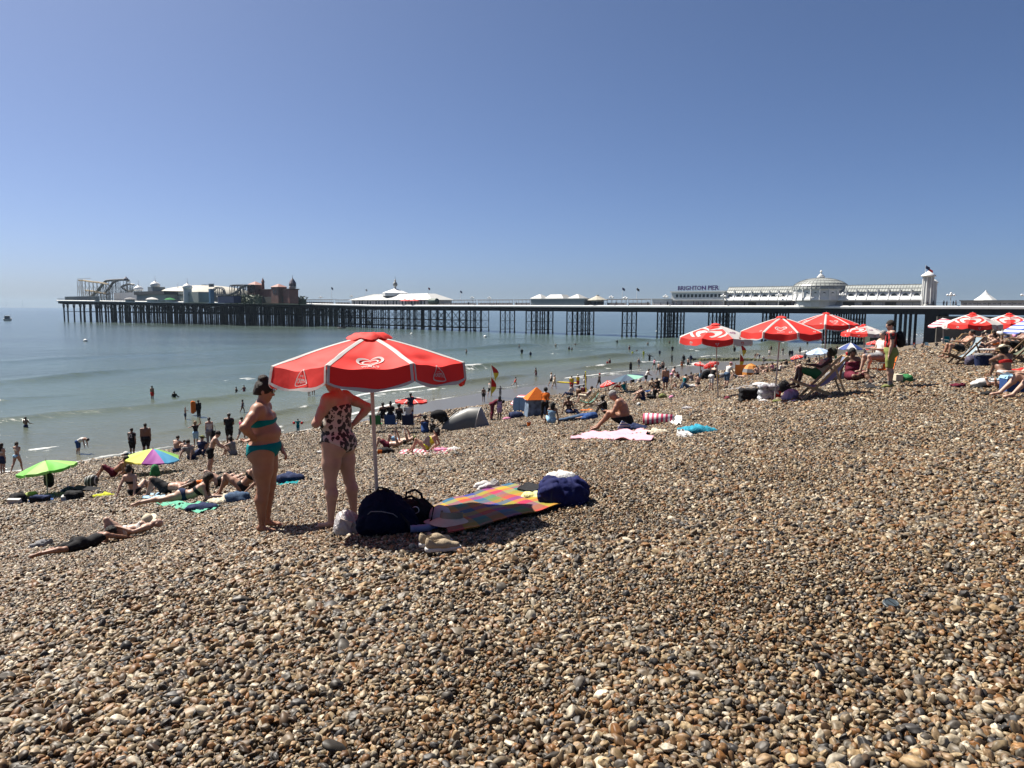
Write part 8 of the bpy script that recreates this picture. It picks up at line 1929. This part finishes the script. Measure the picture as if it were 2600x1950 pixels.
def rescue_flag(lab, px, py, ptop):
    p = G(px, py); H = AT(px + 3, ptop, p.y).z - p.z; t = thing('rescue_flag', lab, 'flag', p, 0, 'red and yellow lifeguard flags'); MB().bar((0, 0, 0), (.05, 0, H), .03, 6).build('pole', mat('pale_pole', (.6, .58, .45), .5), t)
    for i, (z0, z1, cs) in enumerate(((.97, .52, None), (.60, .05, None))):
        ya, yb = H * z0, H * z1; q = MB(); q.cm = 0; w = H * .15; n_ = 8
        for k in range(n_):
            u0, u1 = k / n_, (k + 1) / n_; x0 = w * math.sin(math.pi * min(1, u0 * 1.1)) + (w * .9 if i == 0 else 0) * u0; x1 = w * math.sin(math.pi * min(1, u1 * 1.1)) + (w * .9 if i == 0 else 0) * u1
            q.cm = 0 if u0 < .5 else 1; o0 = (w * .8 * u0 if i == 0 else 0); o1 = (w * .8 * u1 if i == 0 else 0)
            q.add([(.05 + o0, 0, ya + (yb - ya) * u0), (.05 + o1, 0, ya + (yb - ya) * u1), (.05 + x1 + .02, .08 * math.sin(u1 * 6), ya + (yb - ya) * u1), (.05 + x0 + .02, .08 * math.sin(u0 * 6), ya + (yb - ya) * u0)], [(0, 1, 2, 3)])
        q.build('flag_cloth', [C_('red'), C_('yellow')], t)
rescue_flag('red and yellow rescue flag on a tall pole near the grey tent', 1246, 1010, 925)
rescue_flag('red and yellow rescue flag on a pole behind the orange tent', 1877, 940, 872)
def board(lab, px, py, s, col, tilt, rz, cat='board', name='bodyboard'):
    p = G(px, py); t = thing(name, lab, cat, p, rz); w, L_ = s; n_ = 10; vs = []
    for sd in (0, 1):
        for k in range(n_ * 2): a = 2 * math.pi * k / (n_ * 2); x = math.cos(a); z = math.sin(a); vs.append((w / 2 * (abs(x) ** .45) * (1 if x > 0 else -1), sd * .05, L_ / 2 * (1 + (abs(z) ** .7) * (1 if z > 0 else -1))))
    m_ = n_ * 2; q = MB(); q.add(vs, [tuple(range(m_)), tuple(range(2 * m_ - 1, m_ - 1, -1))] + [(k, m_ + k, m_ + (k + 1) % m_, (k + 1) % m_) for k in range(m_)])
    q.v = [tuple(Matrix.Rotation(tilt, 3, 'X') @ Vector(v)) for v in q.v]; q.build('board', C_(col), t); MB().box((0, -.012, L_ * .5), (.02, .01, L_ * .8), None).build('stringer', C_('navy'), t) if abs(tilt) < .3 else MB().bar((0, 0, .1), Matrix.Rotation(tilt, 3, 'X') @ Vector((0, -.01, L_ * .8)), .012, 4).build('stringer', C_('navy'), t)
board('blue bodyboard standing upright under the pink striped parasol', 1318, 1048, (.80, 1.0), 'sky', R(-12), 0)
p = G(1362, 1056); t = thing('play_tent', 'patterned blue play tent with an orange peaked roof', 'tent', p, R(12)); pyr(MB(), -.62, .62, -.5, .5, 0, .95, .85).build('wall', mat('mottled_tent', (.12, .17, .24), .7, var=.7, vscale=4), t); pyr(MB(), -.66, .66, -.55, .55, .96, 1.6, .06).build('roof', C_('orange'), t)
blob('dark bag in front of the blue bodyboard', 'beach_bag', 'bag', 1312, 1062, (.9, .5, .45), 'navy', noise=.05, h=.03); blob('pink pouch beside the girl in the lilac dress', 'pouch', 'bag', 1288, 1066, (.4, .25, .18), 'pink', noise=.05, h=.025)
p = G(1343, 1084); t = thing('cup', 'orange paper cup standing on the shingle', 'cup', p); MB().lathe([(0, 0), (.07, 0), (.095, .22), (.085, .22), (.06, .02), (0, .02)], 14).build('cup', C_('orange'), t); MB().lathe([(.097, .215), (.10, .235), (.09, .235)], 14).build('rim', C_('white'), t)
blob('dark flip flop shaped heap left of the orange cup', 'garment', 'clothes', 1333, 1084, (.4, .2, .1), 'black', noise=.04, h=.02)
blob('blue denim bundle under the head of the reclining person in denim', 'clothes_heap', 'clothes', 1496, 1066, (.7, .4, .35), 'blue', noise=.05, h=.025)
blob('orange towel on the shingle behind the denim bundle', 'beach_towel', 'towel', 1493, 1043, (.7, .3, .08), 'orange', noise=.05, h=.025, part='cloth')
deckchair('green slung deckchair facing left near the lifeguards', 1498, 1035, R(-85), (.01, .10, .07), (.015, .12, .08), 1.1)
p = G(1438, 988); t = thing('rescue_board', 'yellow rescue board held level beside the lifeguards', 'board', (p.x, p.y, p.z + .75), R(-25)); f = Field(); f.cone((-1.1, 0, 0), (1.1, 0, 0), .12, .20, .01); o = link('board', f.mesh('board', .03, cuts=[((0, 0, .06), (0, 0, 1)), ((0, 0, -.06), (0, 0, -1))]), None, t); objmat(o, C_('yellow'))
MB().box((0, 0, -.08), (1.6, .1, .02)).build('underside', C_('red'), t)
p = G(1465, 992); t = thing('rescue_board', 'grey rescue board lying across the lifeguard equipment', 'board', (p.x, p.y, p.z + .55), R(25)); MB().box((0, 0, 0), (2.0, .4, .08), Matrix.Rotation(R(-8), 3, 'Y')).build('board', C_('grey'), t)
p = G(1489, 1020); t = thing('marker_post', 'tall thin yellow post beside the lifeguards', 'post', p); MB().bar((0, 0, 0), (-.1, 0, 2.1), .03, 6).build('post', C_('yellow'), t); MB().lathe([(.001, -.12), (.05, 0), (.001, .05)], 8, (-.1, 0, 2.1)).build('knob', C_('lime'), t)
# right of centre
p = G(1858, 958); t = thing('windbreak', 'orange fabric windbreak left of the orange tent', 'windbreak', (p.x, p.y, p.z), 0)
p = G(1880, 955); t.location = p; OR_ = mat('orange_canvas', (.62, .24, .03), .7, var=.1, vscale=3, trans=.2); MB().box((0, 0, .55), (1.1, .04, 1.15)).build('canvas', OR_, t); MB().bar((-.55, 0, 0), (-.55, 0, 1.3), .025, 5).build('post', WOOD, t); MB().bar((.55, 0, 0), (.55, 0, 1.3), .025, 5).build('post', WOOD, t)
p = G(1906, 954); t = thing('dome_tent', 'small orange and grey dome tent between the rear parasol poles', 'tent', p, 0); q = MB(); q.cm = 0
for k, (c_, a0, a1) in enumerate((('orange', 0, 2), ('orange', 2, 4), ('orange', 4, 6), ('orange', 6, 8))): pass
prf = [(.85, 0), (.83, .35), (.72, .7), (.48, 1.0), (.1, 1.18), (0, 1.2)]; q.lathe(prf, 8)
q.m = [1 if j % 5 == 1 else 0 for j in range(len(q.f))]; q.build('shell', [OR_, C_('grey')], t); MB().tube([(-.86, 0, 0), (-.7, 0, .75), (0, 0, 1.23), (.7, 0, .75), (.86, 0, 0)], .02, 5).build('pole_sleeve', BLK, t)
blob('black pushchair bundle behind the fair haired walking woman', 'pushchair', 'pushchair', 1797, 964, (1.4, .6, 1.0), 'black', noise=.08, h=.05); blob('round grey buggy wheel bundle between the walking women', 'beach_trolley', 'trolley', 1832, 962, (.7, .5, .7), 'grey', noise=.06, h=.04)
blob('big black cool bag standing between the two right hand parasol poles', 'cool_bag', 'bag', 1902, 1020, (.56, .36, .38), 'black', boxy=.05, noise=.012, h=.018, parts=[('strap', straps(.4, .3, .32), 'black')])
blob('printed silver and red plastic shopping bag under the middle parasol', 'shopping_bag', 'bag', 1950, 1016, (.52, .34, .44), boxy=.06, col=mat('silver_print', (.35, .36, .38), .3, var=.9, vscale=9, bump=.8, bscale=14), noise=.04, h=.018, parts=[('red_corner', lambda mb: mb.box((.2, -.1, .16), (.16, .16, .26), Matrix.Rotation(.3, 3, 'Y')), 'red')])
blob('grey lilac bag right of the silver shopping bag', 'beach_bag', 'bag', 2003, 1016, (.40, .3, .34), 'lilac', noise=.04, h=.018); blob('black round topped bag behind the silver shopping bag', 'rucksack', 'bag', 1986, 1000, (.42, .3, .42), 'black', noise=.03, h=.018, parts=[('strap', straps(.3, .2, .4), 'black')])
t = thing('cushion', 'white inflated cushion balanced on top of the silver shopping bag', 'cushion', G(1930, 1016)); t.location.z += .46; f = Field(); f.ell((0, 0, 0), (.25, .2, .075)); o = link('cover', f.mesh('cover', .014), None, t); objmat(o, C_('white')); MB().tube([(.25 * math.cos(a), .2 * math.sin(a), 0) for a in np.linspace(0, 6.28, 25)], .006, 4).build('piping', C_('grey'), t)
blob('dark red deflated ball on the shingle left of the black cool bag', 'ball', 'ball', 1847, 1015, (.26, .24, .14), 'maroon', noise=.0, h=.014, part='skin')
cloth_sheet('grey towel lying behind the black cool bag', 'beach_towel', 'towel', [(1832, 992), (1850, 980), (1918, 974), (1915, 988)], 'grey', fold=.05, n=24)
for a, b, c_, lb in ((1940, 1020, 'white', 'white paper bag at the foot of the middle parasol'), (2018, 1022, 'lilac', 'flattened lilac paper bag in the shade of the deckchair'), (1975, 1021, 'olive', 'small olive pouch right of the middle parasol pole')):
    blob(lb, 'paper_bag', 'bag', a, b, (.26, .16, .07), c_, noise=.03, h=.012)
deckchair('wooden deckchair with a blue and white striped sling under the middle parasol', 2080, 1012, R(-76), (.015, .08, .24), (.24, .28, .33), 1.22, wood=WOOD, sc=11)
lounger_chair('orange camping chair of the grey haired man in white', 2232, 975, R(-95), 'orange', s=1.0)
blob('green and white bag on the shingle behind the striped football shirt man', 'beach_bag', 'bag', 2294, 972, (.42, .3, .26), 'green', h=.018, parts=[('cream_flap', lambda mb: mb.box((-.2, 0, .16), (.2, .3, .18)), 'cream')])
blob('grey blanket behind the deckchair and the pink dress woman', 'blanket', 'blanket', 2118, 968, (.8, .4, .42), 'grey', h=.025, noise=.03)
cloth_sheet('dark blanket below the woman in the pink dress', 'blanket', 'blanket', [(2120, 990), (2130, 972), (2220, 972), (2235, 990)], 'black', fold=.03, n=20)
for px, py, c_, lb, yw in ((2355, 884, 'sky', 'pale blue low beach chair near the man in the red cap', 60), (2410, 882, 'teal', 'deep blue low beach chair left of the striped deckchair', 170)):
    lounger_chair(lb, px, py, R(yw), c_, s=1.0)
deckchair('empty black and white striped deckchair seen from behind', 2428, 896, R(-20), (.02, .022, .04), (.5, .5, .5), 1.1)
deckchair('grey blue striped deckchair of the sleeping man', 2444, 926, R(-82), (.10, .16, .20), (.32, .40, .44), 1.15, wood=WOODD)
deckchair('black and white striped deckchair behind the big heart parasol pole', 2525, 868, R(10), (.02, .022, .05), (.5, .5, .5), 1.05)
deckchair('blue striped deckchair under the big heart parasol', 2432, 872, R(-60), (.05, .09, .14), (.30, .38, .44), 1.1)
deckchair('olive slung deckchair of the dark haired man stretching his arm', 2584, 922, R(-80), (.06, .08, .05), (.08, .10, .06), 1.15, wood=WOODD)
cooler('big round dark blue cool box beside the sleeping man', 2494, 930, 0, (.56, .5, .46), C_('navy'), C_('grey'), round_=True)
cooler('blue cool box with a pale lid near the bare knee at the right edge', 2572, 1000, R(10), (.40, .34, .42), C_('blue'), C_('sky'))
blob('dark floral bag behind the sleeping man', 'beach_bag', 'bag', 2466, 928, (.45, .35, .4), mat('floral_dark', (.06, .05, .09), .8, var=.8, vscale=14), h=.02)
cloth_sheet('pale blue towel in front of the tanned woman in the straw hat', 'beach_towel', 'towel', [(2500, 968), (2520, 955), (2600, 955), (2600, 970)], 'sky', fold=.03, n=20)
blob('white towel over a dark bag on the shingle near the right edge', 'towel', 'towel', 2488, 980, (.46, .34, .22), 'white', noise=.02, h=.016, part='cloth'); blob('dark bag under the white towel near the right edge', 'beach_bag', 'bag', 2492, 986, (.55, .34, .14), 'black', noise=.03, h=.018)
blob('black and white striped cloth right of the white towel', 'garment', 'clothes', 2527, 980, (.4, .3, .18), stripes('bw_fine', (.02, .02, .02), (.5, .5, .5), 22, 2), noise=.05, h=.016)
shoes('pair of black and brown trainers beside the white towel', 2432, 985, R(-80), 'maroon', 'black', gap=.16, L_=.30)
shoes('black sandals in front of the outstretched pale legs', 2512, 1006, R(-70), 'black', 'black', gap=.14, L_=.28)
blob('dark red towel at the right edge behind the blue cool box', 'towel', 'towel', 2595, 944, (.6, .3, .1), 'red', noise=.04, h=.02, part='cloth')
t = thing('sun_lounger', 'white plastic sun lounger behind the round blue cool box', 'sun lounger', G(2510, 905), R(5)); MB().box((0, 0, .30), (1.5, .55, .05)).build('bed', WPL, t)
for x in (-.6, .6): MB().bar((x - .1, 0, 0), (x + .1, 0, .3), .03, 6).build('leg', WPL, t)
blob('dark bag at the far right behind the deckchairs', 'beach_bag', 'bag', 2560, 900, (.5, .4, .35), 'black', noise=.05, h=.025)
# strollers on the pier deck
STL = ['stroller on the pier in front of the plain white store, leftmost of three', 'stroller on the pier in front of the plain white store, middle of three', 'stroller on the pier in front of the plain white store, rightmost of three', 'stroller on the pier at the left corner of the sign building', 'lone stroller on the pier below the letters R I of the sign', 'stroller on the pier below the letter N of the sign, leftmost of the cluster', 'stroller on the pier in the cluster below the sign, second from its left', 'stroller on the pier in the cluster below the sign, third from its left', 'stroller on the pier below the word PIER of the sign, left one', 'stroller on the pier below the word PIER of the sign, middle one', 'stroller on the pier below the word PIER of the sign, right one', 'stroller on the pier before the first portholes of the arcade', 'stroller on the pier midway between sign building and dome', 'stroller on the pier at the left foot of the dome drum', 'stroller on the pier just right of the left dome foot', 'stroller on the pier standing below the dome', 'stroller on the pier just right of the arcade tower', 'second stroller on the pier right of the arcade tower', 'stroller on the pier left of the lamp in the open gap', 'stroller on the pier touching the lamp in the open gap', 'stroller on the pier right of the lamp in the open gap', 'last stroller on the pier before the glazed pavilion', 'stroller on the pier left of the plain white store', 'stroller on the pier between conical kiosk and the two flagpoles', 'stroller on the pier beside the conical kiosk', 'stroller on the pier left of the drooping flag', 'stroller on the pier right of the drooping flag', 'stroller on the pier amid the middle wind shelters', 'stroller on the pier left of the grey box building', 'stroller on the pier in front of the white roofed hall']
for i, px in enumerate((1672, 1684, 1689, 1711, 1725, 1755, 1761, 1766, 1779, 1787, 1798, 1882, 1937, 1996, 2006, 2018, 2341, 2356, 2382, 2390, 2406, 2413, 1640, 1560, 1505, 1145, 1190, 1260, 1310, 960)):
    b_ = random.uniform(-1.6, -.6); a = pa(px, b_); p = pw(a, b_, deck_z(a) + .02); cl_ = [('tshirt', 'navy'), ('trousers', 'black')] if i % 3 else [('tshirt', 'grey'), ('shorts', 'denim')]
    person(STL[i], ('walk', 'stand', 'hold')[i % 3], p, R((90, -80, 150, -100)[i % 4]), random.uniform(1.6, 1.8), 'mf'[i % 2], .1, 2, 2 + i % 3, ('short', 'dark'), cl_, None, 0, 'strollers on the pier deck')

# ---------------------------------------------------------------- sea haze
HZ = mat('haze_air', (.5, .5, .5)); n = HZ.node_tree.nodes; l = HZ.node_tree.links; n.remove(n["Principled BSDF"])
pv = n.new("ShaderNodeVolumePrincipled"); pv.inputs["Color"].default_value = (.42, .56, .70, 1); pv.inputs["Density"].default_value = .00007; pv.inputs["Anisotropy"].default_value = .1
l.new(pv.outputs[0], n["Material Output"].inputs["Volume"])
o = MB().box((0, 4000, 53), (17000, 20000, 142)).build('haze', HZ); tag(o, 'thin pale sea haze', kind='stuff')
